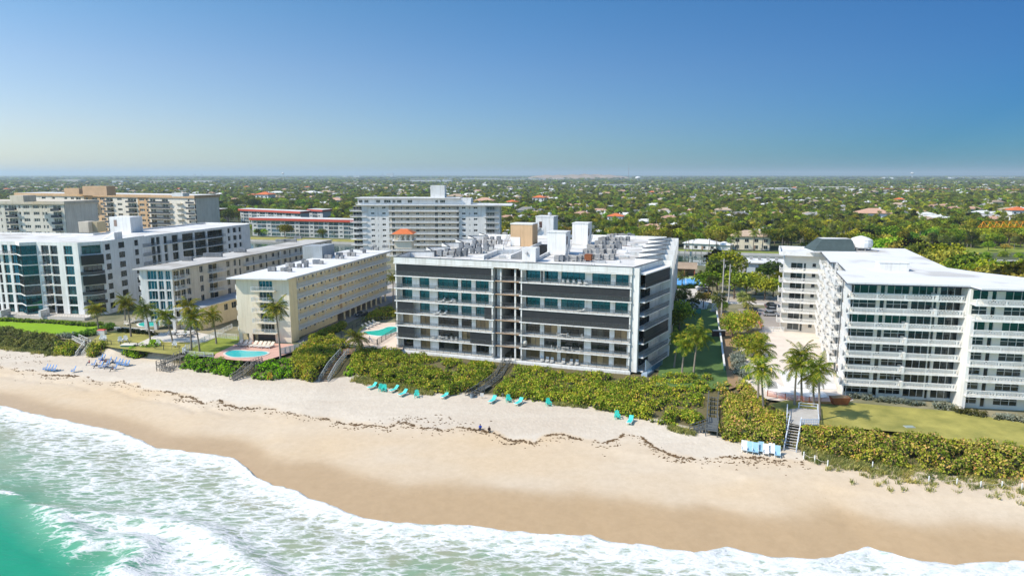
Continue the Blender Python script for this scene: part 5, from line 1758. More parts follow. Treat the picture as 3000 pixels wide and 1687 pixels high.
bn = [(0, T2.a(tc(640), 600), BEIGE), (T2.a(tc(640), 600), T2.a(tc(800), 600), TAN), (T2.a(tc(800), 600), T2.a(tc(1042), 600), BEIGE), (T2.a(tc(1042), 600), T2.a(tc(1125), 600), TAN), (T2.a(tc(1125), 600), T2.len, BEIGE)]
tan2, f, top = block("apartment_block", "long tan and cream apartment block with brown roof band and orange-brown rooftop boxes", "building", T2.p0, T2.p1, 18, 2.5, 12, 2.66, cl, BEIGE, ROOFW, TAN, 1.4, first=4, bands=bn)
for (p, q) in ((575, 612), (800, 858), (965, 1032), (1130, 1298), (1330, 1382), (1418, 1482)):
	for k in range(4, 12):
		mb = MB(); a0, a1 = f.a(tc(p), 600), f.a(tc(q), 600)
		f.box(mb, a0, a1, 0, 1.5, 2.5 + k * 2.66 - 0.15, 2.5 + k * 2.66); f.box(mb, a0, a1, 1.42, 1.5, 2.5 + k * 2.66 + 0.001, 2.5 + k * 2.66 + 0.95, 1 if p != 1330 else 0)
		mb.build("balcony", [BEIGE, mat("dark_balcony_panel", (0.06, 0.07, 0.08), 0.6)], tan2)
ORB = mat("orange_brown_stucco", (0.64, 0.43, 0.26), 0.8, 0.15, 0.3)
roofbox(tan2, 186, 235, 569, 552, top + 1.4, 5, "plant_house", ORB)
roofbox(tan2, 239, 318, 573, 546, top + 1.4, 6, "plant_house", ORB)
roofbox(tan2, 502, 537, 576, 566, top + 1.4, 5, "stair_house", WHITE)
T1 = Face((-262, 284), (-180, 276))
cl = []
for (p, q, s, h, n) in ((-420, -380, .9, 1.3, 3), (-330, -290, .9, 1.3, 3), (-250, -210, .9, 1.3, 3), (-120, -80, .9, 1.3, 3), (0, 10, .9, 1.3, 1), (36, 56, .9, 1.3, 1), (66, 128, .1, 2.1, 3), (142, 158, .9, 1.3, 1), (178, 222, .9, 1.3, 3), (252, 296, .9, 1.3, 3), (318, 330, .9, 1.3, 1), (342, 356, .9, 1.3, 1), (402, 462, .1, 2.1, 2)):
	cl.append((T1.a(tc(p), 620), T1.a(tc(q), 620), s, h, n))
tan1, f, top = block("apartment_block", "cream apartment block with stacked dark balconies at the left edge of the view", "building", T1.p0, T1.p1, 16, 4.9, 11, 2.66, cl, BEIGE, TANPALE, TANPALE, 1.2, first=3)
for (p, q) in ((60, 130), (400, 464)):
	for k in range(3, 11):
		mb = MB(); a0, a1 = f.a(tc(p), 620), f.a(tc(q), 620)
		f.box(mb, a0, a1, 0, 1.4, 4.9 + k * 2.66 - 0.15, 4.9 + k * 2.66); f.box(mb, a0, a1, 1.32, 1.4, 4.9 + k * 2.66 + 0.001, 4.9 + k * 2.66 + 0.95, 1)
		mb.build("balcony", [BEIGE, mat("dark_balcony_panel", (0.06, 0.07, 0.08), 0.6)], tan1)
roofbox(tan1, 27, 72, 592, 573, top + 1.2, 6, "plant_house", TANPALE)
# white ten-storey block by the canal
w4 = lambda x: 1020 + x / 5.367
WT = Face((-76.0, 345.5), (-13.0, 343.0))
WZ, WS = 2.3, 2.83
cl = [(WT.a(w4(p), 660), WT.a(w4(q), 660), s, h, n) for p, q, s, h, n in ((365, 420, 1.2, 1.0, 2), (468, 478, 1.0, 1.2, 1), (540, 595, 1.2, 1.0, 2), (1790, 1848, 1.2, 1.0, 2), (1908, 1920, 1.0, 1.2, 1), (1975, 2035, 1.2, 1.0, 2))]
r0, r1 = WT.a(w4(645), 660), WT.a(w4(1745), 660)
wtb, f, top = block("apartment_block", "white ten-storey apartment block with open galleries and square rooftop tower by the canal", "building", WT.p0, WT.p1, 14, WZ, 10, WS, cl, WHITE, ROOFC, WHITE, 0.5, first=1, bands=[(0, r0, WHITE), (r1, WT.len, WHITE)], overhang=2.0)
cl2 = [(WT.a(w4(p), 660), WT.a(w4(q), 660), s, h) for p, q, s, h in ((690, 738, 0.1, 2.1), (830, 856, 1.1, 1.0), (915, 965, 1.1, 1.0), (1068, 1120, 1.1, 1.0), (1182, 1206, 1.1, 1.0), (1366, 1412, 0.1, 2.2), (1470, 1525, 1.1, 1.0), (1588, 1612, 1.1, 1.0), (1705, 1744, 0.1, 2.2))]
hl = [(p, q, WZ + k * WS + s, WZ + k * WS + s + h) for k in range(1, 10) for p, q, s, h in cl2]
mb = MB(); wall(mb, WT, r0, r1, WZ, top, hl, -0.2, 0.05); mb.build("gallery_wall", TANPALE, wtb)
for q in hl: window(wtb, WT, q[0], q[1], q[2], q[3], 2, GL_DARK, FRAMEW, -0.235, panes=False)
for k in range(1, 10):
	mb = MB(); WT.box(mb, r0, r1, -0.2, 1.4, WZ + k * WS - 0.2, WZ + k * WS); WT.box(mb, r0, r1, 1.32, 1.4, WZ + k * WS + 0.001, WZ + k * WS + 0.4)
	mb.build("gallery_slab", WHITE, wtb); picket_rail(wtb, WT, r0, r1, WZ + k * WS + 0.35, 1.38, 0.7, 0.45, RAILW, t=0.12)
for k in range(1, 10):
	for (a0, a1, o1) in ((-5.5, 2.6, 0.8), (WT.len - 1.0, WT.len + 6.5, 0.8)):
		mb = MB(); WT.box(mb, a0, a1, -3, o1, WZ + k * WS - 0.2, WZ + k * WS); mb.build("balcony_slab", WHITE, wtb)
		picket_rail(wtb, WT, a0, a1, WZ + k * WS, o1 - 0.02, 1.0, 0.5, RAILW, t=0.12)
		window(wtb, WT, a0 + 1.5, a1 - 2.2, WZ + k * WS + 0.3, WZ + k * WS + 2.2, 3, GL_DARK, FRAMEW, 0.03, panes=False)
mb = MB(); WT.box(mb, WT.len, WT.len + 7.0, -13, -1.0, WZ, top - 0.02); mb.build("end_block", WHITE, wtb)
mb = MB(); WT.box(mb, WT.len + 2.01, WT.len + 13, -14, 3.0, top + 0.001, top + 0.49); mb.build("roof", ROOFC, wtb)
pz = top + 0.5
pc = [(WT.a(w4(p), 605), WT.a(w4(q), 605)) for p, q in ((155, 215), (245, 308), (430, 492), (555, 660), (690, 735), (760, 830), (930, 1000), (1365, 1405), (1440, 1520))]
hl = [(p, q, pz + 0.6, pz + 2.2) for p, q in pc]
mb = MB(); wall(mb, WT, -2, WT.a(w4(1925), 605), pz, pz + 3.0, hl, -1.5, 0.2); mb.build("penthouse_wall", WHITE, wtb)
for q in hl: window(wtb, WT, q[0], q[1], q[2], q[3], 3, GL_DARK, FRAMEW, -1.65, panes=False)
mb = MB(); WT.box(mb, -2, WT.a(w4(1925), 605), -12, -1.71, pz, pz + 2.99); WT.box(mb, -3, WT.a(w4(1760), 605), -13, 0.4, pz + 3.001, pz + 3.3); mb.build("penthouse", ROOFC, wtb)
picket_rail(wtb, WT, -2, WT.len + 2, pz, 1.9, 1.0, 0.5, RAILW, t=0.12)
mb = MB(); a0, a1 = WT.a(w4(1285), 600), WT.a(w4(1440), 600); WT.box(mb, a0, a1 + 2.2, -9, -2.5, pz + 3.301, pz + 3.3 + 6.0); mb.build("rooftop_tower", WHITE, wtb)
# red-banded low apartment blocks across the canal
z7 = lambda x, y: (650 + x / 6.44, 500 + y / 6.44)
RFZ = FARZ + 4 * 2.85
def redblock(px0, py0, px1, py1, label, depth=14):
	"""roof-edge sightings at roof height"""
	p0, p1 = G(px0, py0, RFZ + 1.6), G(px1, py1, RFZ + 1.6)
	f = Face(p0, p1)
	cl, a, i = [], 1.5, 0
	while a < f.len - 6:
		if i % 2 == 0:
			cl += [(a, a + 2.2, 0.9, 1.4, 3)]
			a += 3.2
		else:
			cl += [(a, a + 3.6, 0.15, 2.4, 4), (a + 3.8, a + 7.4, 0.15, 2.4, 4)]
			a += 8.6
		i += 1
	r, f, t = block("apartment_block", label, "building", p0, p1, depth, FARZ, 4, 2.85, cl, GREYW, ROOFW, REDFASC, 1.7, overhang=1.3, group="red-banded blocks across the canal", glass=GL_BLUE)
	return r
redblock(737, 638, 1050, 645, "long four-storey block with red roof band facing the canal lawn")
redblock(703, 612, 880, 620, "four-storey block with red roof band behind the canal-side one, partly behind trees")
redblock(560, 612, 640, 613, "four-storey block with red roof band beside the tan apartment block")
redblock(905, 613, 945, 615, "short block with red roof band beside the white ten-storey block")
# houses -----------------------------------------------------------------
HOUSE_P = {}
def house_proto(kind, roofm, wallm, w, d, h, rh):
	key = (kind, roofm.name, wallm.name)
	root = thing("house", "house", "house")
	mb = MB(); mb.box(-w / 2, w / 2, 0, d, 0, h)
	if kind == 'ell':
		mb.box(w / 2 + 0.001, w / 2 + w * 0.4, 2.0, d * 0.8, 0, h * 0.85)
	mb.build("wall", wallm, root)
	mb = MB()
	if kind in ('hip', 'ell', 'two'):
		def hip(x0, x1, y0, y1, z, r):
			m = min(x1 - x0, y1 - y0) / 2
			a, b, c, e = (x0, y0, z), (x1, y0, z), (x1, y1, z), (x0, y1, z)
			if x1 - x0 >= y1 - y0:
				p, q = (x0 + m, (y0 + y1) / 2, z + r), (x1 - m, (y0 + y1) / 2, z + r)
				mb.quad(a, b, q, p); mb.quad(c, e, p, q); mb.poly([b, c, q]); mb.poly([e, a, p])
			else:
				p, q = ((x0 + x1) / 2, y0 + m, z + r), ((x0 + x1) / 2, y1 - m, z + r)
				mb.quad(b, c, q, p); mb.quad(e, a, p, q); mb.poly([a, b, p]); mb.poly([c, e, q])
			mb.box(x0, x1, y0, y1, z - 0.25, z - 0.002)
		hip(-w / 2 - 0.8, w / 2 + 0.8, -0.8, d + 0.8, h + 0.25, rh)
		if kind == 'ell':
			hip(w / 2 - 1, w / 2 + w * 0.4 + 0.7, 1.3, d * 0.8 + 0.7, h * 0.85 + 0.3, rh * 0.8)
	else:
		mb.box(-w / 2 - 0.6, w / 2 + 0.6, -0.6, d + 0.6, h + 0.001, h + 0.35)
	mb.build("roof", roofm, root)
	if kind != 'flat':
		mb = MB(); mb.box(w * 0.2, w * 0.2 + 0.9, d * 0.55, d * 0.55 + 0.9, h, h + rh + 0.7); mb.build("chimney", WHITE, root.children[1] if False else root)
	f = Face((-w / 2, 0), (w / 2, 0))
	n = max(2, int(w / 4))
	for i in range(n):
		a = (i + 0.5) * w / n
		window(root, f, a - 0.9, a + 0.9, 0.5, 2.2, 2, GL_DARK, FRAMEW, 0.05, panes=False)
		if h > 5:
			window(root, f, a - 0.9, a + 0.9, 3.6, 5.2, 2, GL_DARK, FRAMEW, 0.05, panes=False)
	mb = MB(); mb.box(w * 0.05, w * 0.05 + 1.0, -0.06, 0.0, 0, 2.1); mb.build("door", WOODB, root)
	return Placer(root)
HP = {
 'salmon': (house_proto('hip', SALMON, WHITE, 17, 12, 3.4, 2.6), "salmon tile roof"),
 'orange2': (house_proto('two', TERRA, WHITE, 14, 12, 6.4, 2.4), "orange roof, two storeys"),
 'white': (house_proto('ell', WHITEROOF, WHITE, 18, 11, 3.2, 2.0), "white tile roof"),
 'grey': (house_proto('ell', GREYROOF, BEIGE, 18, 12, 3.2, 2.8), "grey shingle roof"),
 'tan': (house_proto('ell', TANROOF, CREAM, 19, 12, 3.4, 2.5), "tan tile roof"),
 'flat': (house_proto('flat', ROOFC, WHITE, 20, 10, 3.3, 0.1), "flat white roof"),
 'tan2': (house_proto('two', TANROOF, CREAM, 17, 11, 6.2, 2.4), "tan roof, two storeys"),
}
def sector(x, y):
	px = PCX + FOC * x / y
	for lim, ph in ((330, "beyond the tan apartment block"), (640, "left of the red-banded blocks"), (1030, "beyond the red-banded blocks"), (1490, "beyond the ten-storey block"), (1760, "beyond the elevator houses"), (1990, "beyond the saw-toothed roof edge"), (2290, "beyond the gap with the utility poles"), (2560, "beyond the slate penthouse")):
		if px < lim: return ph
	return "beyond the ring-balustrade roof"
def rank(y): return "nearest rows" if y < 620 else "middle rows" if y < 1050 else "far rows"
HOUSES = []       # footprints (x, y, r) that trees keep clear of
def house(kind, px, py, wpx=None, where="", rz=None, pos=None):
	pl, what = HP[kind]
	x, y = pos or G(px, py, FARZ)
	base_w = {'salmon': 17, 'orange2': 14, 'white': 18, 'grey': 18, 'tan': 19, 'flat': 20, 'tan2': 17}[kind]
	sc = 1.0
	if wpx:
		sc = min(1.7, max(0.75, wpx * math.hypot(x, y) / FOC / base_w))
	HOUSES.append((x, y + 5 * sc, 9.5 * sc))
	pl((x, y, FARZ + 0.01), rz if rz is not None else rnd.choice((-A14, -A14 + 0.12, -A14 - 0.2)), "house with %s %s" % (what, where), "houses across the canal", sc)
named = [('white', 2050, 731, 90, "behind a lawn and dock piles"), ('tan2', 2200, 732, 100, "on the canal bank between palms"),
 ('salmon', 2113, 690, 55, "behind the white canal-side house"), ('salmon', 1911, 690, 85, "directly beyond the main condominium roof"),
 ('salmon', 1699, 640, 55, "beyond the elevator houses, with a tall white chimney"), ('flat', 1645, 655, 26, "beyond the gap between the elevator houses"),
 ('grey', 1655, 673, 32, "low beside the rear elevator house"), ('grey', 1538, 628, 60, "right of the white ten-storey block"),
 ('orange2', 1577, 596, 36, "among middle-distance trees"), ('white', 1622, 590, 38, "beside the tall orange-roofed house"),
 ('flat', 1787, 613, 52, "long and low in the middle distance"), ('grey', 1865, 632, 45, "among silver palms"), ('salmon', 1823, 567, 28, "alone on the far wooded plain"),
 ('salmon', 2563, 643, 80, "large and low above the slate penthouse"), ('grey', 2384, 642, 50, "dark with white walls beyond the cross wing"),
 ('grey', 2167, 643, 60, "beyond the two-storey cream house"), ('flat', 2151, 618, 45, "behind the grey roof near the pole"), ('salmon', 2083, 637, 28, "small, near the right-hand trees"),
 ('white', 2745, 650, 55, "beside the dark mangrove belt"), ('white', 2879, 632, 40, "near the crane jib, left one"), ('white', 2912, 637, 45, "near the crane jib, right one"),
 ('orange2', 768, 590, 42, "behind the red-banded blocks"), ('tan', 802, 585, 38, "behind the red-banded blocks, right one"), ('white', 807, 572, 36, "beyond the red-banded blocks"),
 ('white', 905, 572, 38, "left of the white ten-storey block"), ('tan', 951, 570, 36, "left of the rooftop tower"), ('salmon', 979, 596, 42, "just behind the penthouse of the ten-storey block"),
 ('salmon', 948, 608, 30, "half hidden by bright green trees"), ('orange2', 2990, 640, 40, "at the right edge of the plain"), ('tan', 1330, 585, 50, "right of the rooftop tower"), ('salmon', 1415, 600, 55, "behind the end of the ten-storey block"), ('white', 1370, 580, 44, "behind the rooftop tower"), ('orange2', 1495, 606, 30, "at the ten-storey block's end")]
for n_ in named: house(n_[0], n_[1], n_[2], n_[3], n_[4])
kinds = ['salmon', 'white', 'white', 'grey', 'tan', 'flat', 'flat', 'salmon', 'tan2', 'grey', 'white', 'orange2']
places = ["in the crowded streets on the wooded plain", ]
tries = 0
while len(HOUSES) < 285 and tries < 9000:
	tries += 1
	yy = 440 + 1750 * rnd.random() ** 1.1
	xx = rnd.uniform(-0.8, 0.8) * yy
	s_, v_ = to_uv(xx, yy)
	if v_ < 455 or (s_ > 60 and v_ < 560) : continue
	if yy < 640 and xx < -60 and xx > -420: continue
	if any((xx - h[0]) ** 2 + (yy - h[1]) ** 2 < (h[2] + 13) ** 2 for h in HOUSES): continue
	house(rnd.choice(kinds), 0, 0, None, "%s, %s" % (sector(xx, yy), rank(yy)), rnd.choice((-A14, -A14 + math.pi / 2, -A14 + 0.3, -A14 - 0.25)), (xx, yy))
# long sheds and blocks far out ---------------------------------------------------------------
def shed(px0, px1, ybase, hgt, label, wallm=ROOFC, roofm=ROOFC, z=FARZ, n=3):
	Y = G(1500, ybase, z)[1]
	x0, x1 = (px0 - 1500) / FOC * Y, (px1 - 1500) / FOC * Y
	root = thing("warehouse", label, "building", ((x0 + x1) / 2, Y, z))
	cuts = sorted([x0, x1] + [rnd.uniform(x0, x1) for _ in range(n - 1)])
	for i in range(n):
		mb = MB(); d = rnd.uniform(-0.03, 0.03) * Y
		mb.box(cuts[i] + 1, cuts[i + 1] - 1, Y + d, Y + d + 60, z, z + hgt * rnd.uniform(0.8, 1.15)); mb.build("hall", wallm, root)
		mb = MB(); mb.box(cuts[i] + 0.5, cuts[i + 1] - 0.5, Y + d - 0.5, Y + d + 61, z + hgt * 1.16, z + hgt * 1.22); mb.build("roof", roofm, root)
	HOUSES.append(((x0 + x1) / 2, Y + 30, abs(x1 - x0) * 0.4))
PALER = mat("pale_far_roof", (0.66, 0.62, 0.55), 0.8)
for a in ((1345, 1598, 529, 14, "long white warehouse row on the far plain below the earth mound"), (1620, 1655, 528, 12, "short pale shed on the far plain"), (1210, 1330, 534, 15, "cluster of white blocks on the far plain above the rooftop tower"),
		  (145, 255, 535, 12, "pale long shed on the far plain above the tan rooftop boxes"), (370, 420, 536, 12, "short white shed on the far plain above the tan block"), (480, 640, 535, 9, "thin pale shed row on the far plain"),
		  (775, 815, 526, 12, "pale hall on the far plain near the water tower"), (2755, 3000, 523, 16, "long white halls on the horizon at the right"), (2575, 2600, 524, 12, "small white hall left of the horizon halls"),
		  (1770, 1870, 549, 7, "low white shopping block amid trees"), (2225, 2330, 560, 6, "low white buildings in the middle distance"), (2420, 2520, 556, 6, "low pale buildings in the middle distance, right"), (1023, 1056, 521, 26, "white mid-rise on the left horizon"), (1128, 1150, 518, 60, "white tower block on the horizon above the ten-storey block"), (585, 592, 517, 50, "small white tower on the left horizon")):
	shed(*a[:4], a[4], *( (PALER, PALER) if 'pale' in a[4] else ()))
for i, (a, b, y) in enumerate(((2588, 2645, 561), (2683, 2737, 561), (2795, 2880, 562), (2922, 3000, 562), (1000, 1128, 541))):
	shed(a, b, y, 5, ["leftmost row house with long orange roof on the right plain", "second row house with long orange roof on the right plain", "third row house with long orange roof on the right plain", "row house with long orange roof at the right edge of the plain", "long terrace with salmon roofs beyond the ten-storey block"][i], CREAM, TERRA if i < 4 else SALMON, n=2)
# landmark shapes on the horizon
def water_tower(px, ytop, ybase, Y, label, bulb):
	x = (px - 1500) / FOC * Y
	zt = AY(px, ytop, Y)[2]
	r = thing("water_tower", label, "water tower", (x, Y, FARZ))
	rb = bulb * Y / FOC
	mb = MB(); mb.lathe([(rb * 0.25, 0), (rb * 0.16, zt * 0.3), (rb * 0.16, zt - rb * 1.2)], 12, (x, Y, FARZ)); mb.build("shaft", WHITE, r)
	mb = MB(); mb.lathe([(rb * 0.2, zt - rb * 1.19), (rb, zt - rb * 0.7), (rb, zt - rb * 0.4), (rb * 0.5, zt - rb * 0.1), (rb * 0.1, zt)], 16, (x, Y, FARZ - 2)); mb.build("bowl", WHITE, r)
water_tower(838, 506, 520, 4200, "slender white water tower on the left horizon", 4)
water_tower(1864, 517, 528, 4200, "squat white water tower right of the mast", 8)
water_tower(2657, 505, 514, 9000, "white and blue water tower on the right horizon", 5)
x, Y = (1837 - 1500) / FOC * 5200, 5200.0
mast = thing("radio_mast", "tall thin lattice radio mast on the horizon right of the mound", "mast", (x, Y, FARZ))
zt = AY(1837, 472, Y)[2]
for s_ in range(3):
	mb = MB()
	z0, z1 = FARZ + zt * s_ / 3, FARZ + zt * (s_ + 1) / 3 - 0.1
	w = 3.2 - s_ * 0.6
	for cx_, cy_ in ((-1, -1), (1, -1), (0, 1)):
		mb.bar((x + cx_ * w / 2, Y + cy_ * w / 2, z0), (x + cx_ * w / 2, Y + cy_ * w / 2, z1), 0.5)
	for k in range(10):
		a = z0 + (z1 - z0) * k / 10; b = z0 + (z1 - z0) * (k + 1) / 10
		mb.bar((x - w / 2, Y - w / 2, a), (x + w / 2, Y - w / 2, b), 0.3)
	mb.build("mast_section", mat("mast_steel", (0.45, 0.40, 0.40), 0.6), mast)
# the landfill mound
Y = 7000.0
xs = np.linspace((1540 - 1500) / FOC * Y, (1870 - 1500) / FOC * Y, 60)
prof = np.interp((xs / Y * FOC + 1500), [1540, 1565, 1580, 1610, 1650, 1680, 1720, 1750, 1790, 1830, 1870], [0, 20, 34, 36, 34, 38, 44, 42, 38, 26, 0]) + 2 * (fbm(xs * 0.01, xs * 0, 5) - 0.5)
V_, F_ = [], []
ny_ = 9
for j in range(ny_):
	t = j / (ny_ - 1)
	w = math.sin(math.pi * min(t, 0.5) * 1.0) if t <= 0.5 else math.sin(math.pi * t)
	for i, xx in enumerate(xs):
		V_.append((xx, Y + t * 700, FARZ + max(0.0, prof[i]) * w * (1 + 0.12 * math.sin(i * 0.9 + j))))
me = np_mesh("mound", V_, grid_faces(60, ny_), mat("bare_earth_mound", (0.36, 0.27, 0.19), 0.95, 0.25, 0.008), True)
o = put("mound", me); o["kind"] = "structure"

# rooftops too many and too far to count: one mass
mv, mf, mm_ = [], [], []
rq = random.Random(41)
for k in range(560):
	yy = 620 + 3600 * rq.random() ** 1.25
	xx = rq.uniform(-0.82, 0.82) * yy
	if any((xx - h[0]) ** 2 + (yy - h[1]) ** 2 < (h[2] + 12) ** 2 for h in HOUSES[:330]): continue
	w, d, h, r_ = rq.uniform(6, 11), rq.uniform(5, 7), rq.uniform(3.2, 5.6), rq.uniform(1.2, 2.4)
	t = rq.choice((-A14, -A14 + 1.57)); c, s_ = math.cos(t), math.sin(t)
	def W(x, y, z): return (xx + x * c - y * s_, yy + x * s_ + y * c, FARZ + z)
	i = len(mv)
	mv += [W(-w, -d, 0), W(w, -d, 0), W(w, d, 0), W(-w, d, 0), W(-w, -d, h), W(w, -d, h), W(w, d, h), W(-w, d, h), W(-w + d, 0, h + r_), W(w - d, 0, h + r_)]
	mf += [(i, i + 1, i + 5, i + 4), (i + 1, i + 2, i + 6, i + 5), (i + 2, i + 3, i + 7, i + 6), (i + 3, i, i + 4, i + 7), (i + 4, i + 5, i + 9, i + 8), (i + 6, i + 7, i + 8, i + 9), (i + 5, i + 6, i + 9), (i + 7, i + 4, i + 8)]
	q = rq.choices((1, 2, 3, 4), (3, 5, 2, 3))[0]
	mm_ += [0, 0, 0, 0, q, q, q, q]
me = bpy.data.meshes.new("distant_rooftops"); me.from_pydata(mv, [], mf)
for m_ in (WHITE, SALMON, WHITEROOF, GREYROOF, TANROOF): me.materials.append(m_)
me.polygons.foreach_set("material_index", mm_)
o = put("distant_rooftops", me); o["kind"] = "stuff"; o["label"] = "countless distant rooftops scattered among the trees of the plain"
# ------------------------------------------------------------------ grounds: lawns, pools, paving, road
def gp(lst, z=PLAT): return [G(a, b, z) for a, b in lst]
sheet("bright_lawn", gp([(-500, 905), (0, 941), (166, 949), (256, 956), (307, 949), (285, 960), (243, 972), (166, 983), (90, 975), (42, 966), (0, 960), (-500, 935)]), PLAT + 0.010, GRASSB)
sheet("garden_lawn", gp([(262, 1003), (300, 975), (345, 968), (470, 978), (545, 985), (575, 1000), (560, 1020), (515, 1040), (430, 1030), (330, 1018)]), PLAT + 0.012, GRASSY)
sheet("garden_path", gp([(470, 975), (500, 978), (420, 1014), (390, 1012)]), PLAT + 0.018, CONCP)
sheet("patio", gp([(455, 985), (520, 962), (640, 985), (600, 1002), (480, 1002)]), PLAT + 0.016, CONCP)
sheet("pool_lawn", gp([(548, 1040), (560, 1015), (620, 985), (700, 985), (700, 1003), (628, 1038)]), PLAT + 0.012, GRASS)
sheet("pink_pool_deck", gp([(625, 1048), (632, 1036), (695, 1006), (700, 1000), (860, 1008), (862, 1030), (770, 1058), (700, 1056)]), PLAT + 0.016, PINKP)
sheet("raised_pool_deck", gp([(1000, 1004), (1048, 975), (1092, 948), (1180, 942), (1180, 1022), (1105, 1020)], 5.6), 5.6, mat("pale_deck", (0.62, 0.50, 0.40), 0.85, 0.1))
sheet("gallery_lane", gp([(870, 1003), (905, 1008), (1010, 950), (1160, 880), (1160, 850), (1000, 900)]), PLAT + 0.010, ASPH)
sheet("side_lawn", gp([(1920, 1130), (1950, 1000), (1985, 930), (2040, 905), (2098, 905), (2110, 980), (2128, 1090), (2135, 1140)]), PLAT + 0.012, GRASSD)
sheet("soil_strip", gp([(2100, 905), (2118, 905), (2148, 960), (2165, 1130), (2136, 1140), (2112, 980)]), PLAT + 0.010, SOIL)
sheet("court_paving", gp([(2170, 1010), (2235, 962), (2440, 975), (2500, 1172), (2430, 1190), (2250, 1170), (2190, 1145), (2165, 1060)]), PLAT + 0.010, mat("pale_paving", (0.66, 0.58, 0.50), 0.85, 0.14, 0.2))
sheet("east_lawn", gp([(2255, 1185), (2300, 1172), (2480, 1178), (2800, 1205), (3000, 1238), (3500, 1300), (3500, 1400), (3000, 1330), (2700, 1270), (2420, 1248), (2330, 1230)]), PLAT + 0.014, GRASSY)
ROADM = mat("pale_road", (0.42, 0.38, 0.34), 0.9, 0.1, 0.2, 0.1, 4.0)  # road surface, a paler tone than the asphalt
sheet("road", [UV(-700, 229), UV(700, 229), UV(700, 241), UV(-700, 241)], PLAT + 0.012, ROADM)
mb = MB()
for v in (226.4, 241.1):
	a, b = UV(-700, v + 1.1), UV(700, v + 1.1)
	mb.beam((*a, PLAT + 0.05), (*b, PLAT + 0.05), 2.2, 0.14)
struct("sidewalk", mb, CONCP)
mb = MB()
for v in (234.9, 235.3):
	a, b, c, d = UV(-700, v), UV(700, v), UV(700, v + 0.15), UV(-700, v + 0.15)
	mb.quad((*a, PLAT + 0.017), (*b, PLAT + 0.017), (*c, PLAT + 0.017), (*d, PLAT + 0.017))
struct("road_marking", mb, mat("yellow_line", (0.60, 0.42, 0.08), 0.7))
sheet("car_park", gp([(2160, 905), (2320, 900), (2320, 962), (2235, 962), (2200, 940)]), PLAT + 0.016, ASPH)
sheet("driveway", gp([(1960, 900), (1960, 845), (2045, 845), (2040, 862), (2080, 880), (2070, 905), (2000, 912)]), PLAT + 0.016, CONCP)
sheet("verge", gp([(2040, 862), (2110, 862), (2110, 875), (2040, 874)]), PLAT + 0.02, GRASS)
sheet("court_surround", gp([(1940, 808), (2072, 812), (2078, 842), (1940, 842)]), PLAT + 0.012, mat("pale_green_court", (0.36, 0.50, 0.20), 0.85, 0.08))
cpx = gp([(1945, 815), (2050, 816), (2054, 838), (1945, 838)])
sheet("tennis_court", cpx, PLAT + 0.018, mat("blue_court", (0.10, 0.33, 0.62), 0.8, 0.06))
mb = MB()
for (a, b) in (((2040, 816), (2043, 838)), ((2009, 815.5), (2010, 838)), ((1945, 816.3), (2050, 817.2)), ((1945, 826.5), (2041, 826.8)), ((1945, 837), (2053, 837)), ((2050, 816.5), (2053.5, 837.5))):
	p, q = G(*a, PLAT), G(*b, PLAT)
	mb.beam((*p, PLAT + 0.024), (*q, PLAT + 0.024), 0.16, 0.004)
struct("court_marking", mb, WHITE)
POOLW = mat("pool_water", (0.03, 0.50, 0.50), 0.06, 0.10, 0.5, 0.25, 1.2, spec=0.5)
POOLG = mat("green_pool_water", (0.01, 0.46, 0.36), 0.06, 0.08, 0.5, 0.25, 1.2, spec=0.5)
def pool(name, label, px, z, water, coping=WHITE, empty=False):
	P = [G(a, b, z) for a, b in px]
	cx_, cy_ = sum(p[0] for p in P) / len(P), sum(p[1] for p in P) / len(P)
	# smooth the outline
	n = len(P); S_ = []
	for i in range(n):
		p0, p1, p2, p3 = P[i - 1], P[i], P[(i + 1) % n], P[(i + 2) % n]
		for t in (0, 0.34, 0.67):
			S_.append(tuple(0.5 * ((2 * p1[k]) + (-p0[k] + p2[k]) * t + (2 * p0[k] - 5 * p1[k] + 4 * p2[k] - p3[k]) * t * t + (-p0[k] + 3 * p1[k] - 3 * p2[k] + p3[k]) * t ** 3) for k in (0, 1)))
	ar = sum(S_[i][0] * S_[(i + 1) % len(S_)][1] - S_[(i + 1) % len(S_)][0] * S_[i][1] for i in range(len(S_)))
	if ar < 0: S_.reverse()
	r = thing(name, label, "swimming pool", (cx_, cy_, z))
	mb = MB(); mb.poly([(x, y, z + 0.045) for x, y in S_]); mb.build("water" if not empty else "basin", water, r)
	mb = MB()
	O = [(cx_ + (x - cx_) * (1 + 0.45 / math.hypot(x - cx_, y - cy_)), cy_ + (y - cy_) * (1 + 0.45 / math.hypot(x - cx_, y - cy_))) for x, y in S_]
	for i in range(len(S_)):
		j = (i + 1) % len(S_)
		mb.quad((*S_[i], z + 0.10), (*O[i], z + 0.10), (*O[j], z + 0.10), (*S_[j], z + 0.10))
		mb.quad((*S_[i], z + 0.02), (*S_[i], z + 0.10), (*S_[j], z + 0.10), (*S_[j], z + 0.02))
		mb.quad((*O[i], z + 0.10), (*O[i], z + 0.0), (*O[j], z + 0.0), (*O[j], z + 0.10))
	mb.build("coping", coping, r)
	return r
k6 = lambda x, y: (600 + x / 5.152, 900 + y / 5.152)
pool("swimming_pool", "kidney-shaped turquoise pool on pink paving before the cream yellow building", [k6(*p) for p in ((310, 695), (380, 660), (520, 652), (640, 662), (780, 667), (900, 672), (952, 692), (900, 722), (780, 745), (600, 757), (420, 752), (330, 722))], PLAT + 0.02, POOLW, CONCP)
k9 = lambda x, y: (1000 + x / 9.055, 900 + y / 9.055)
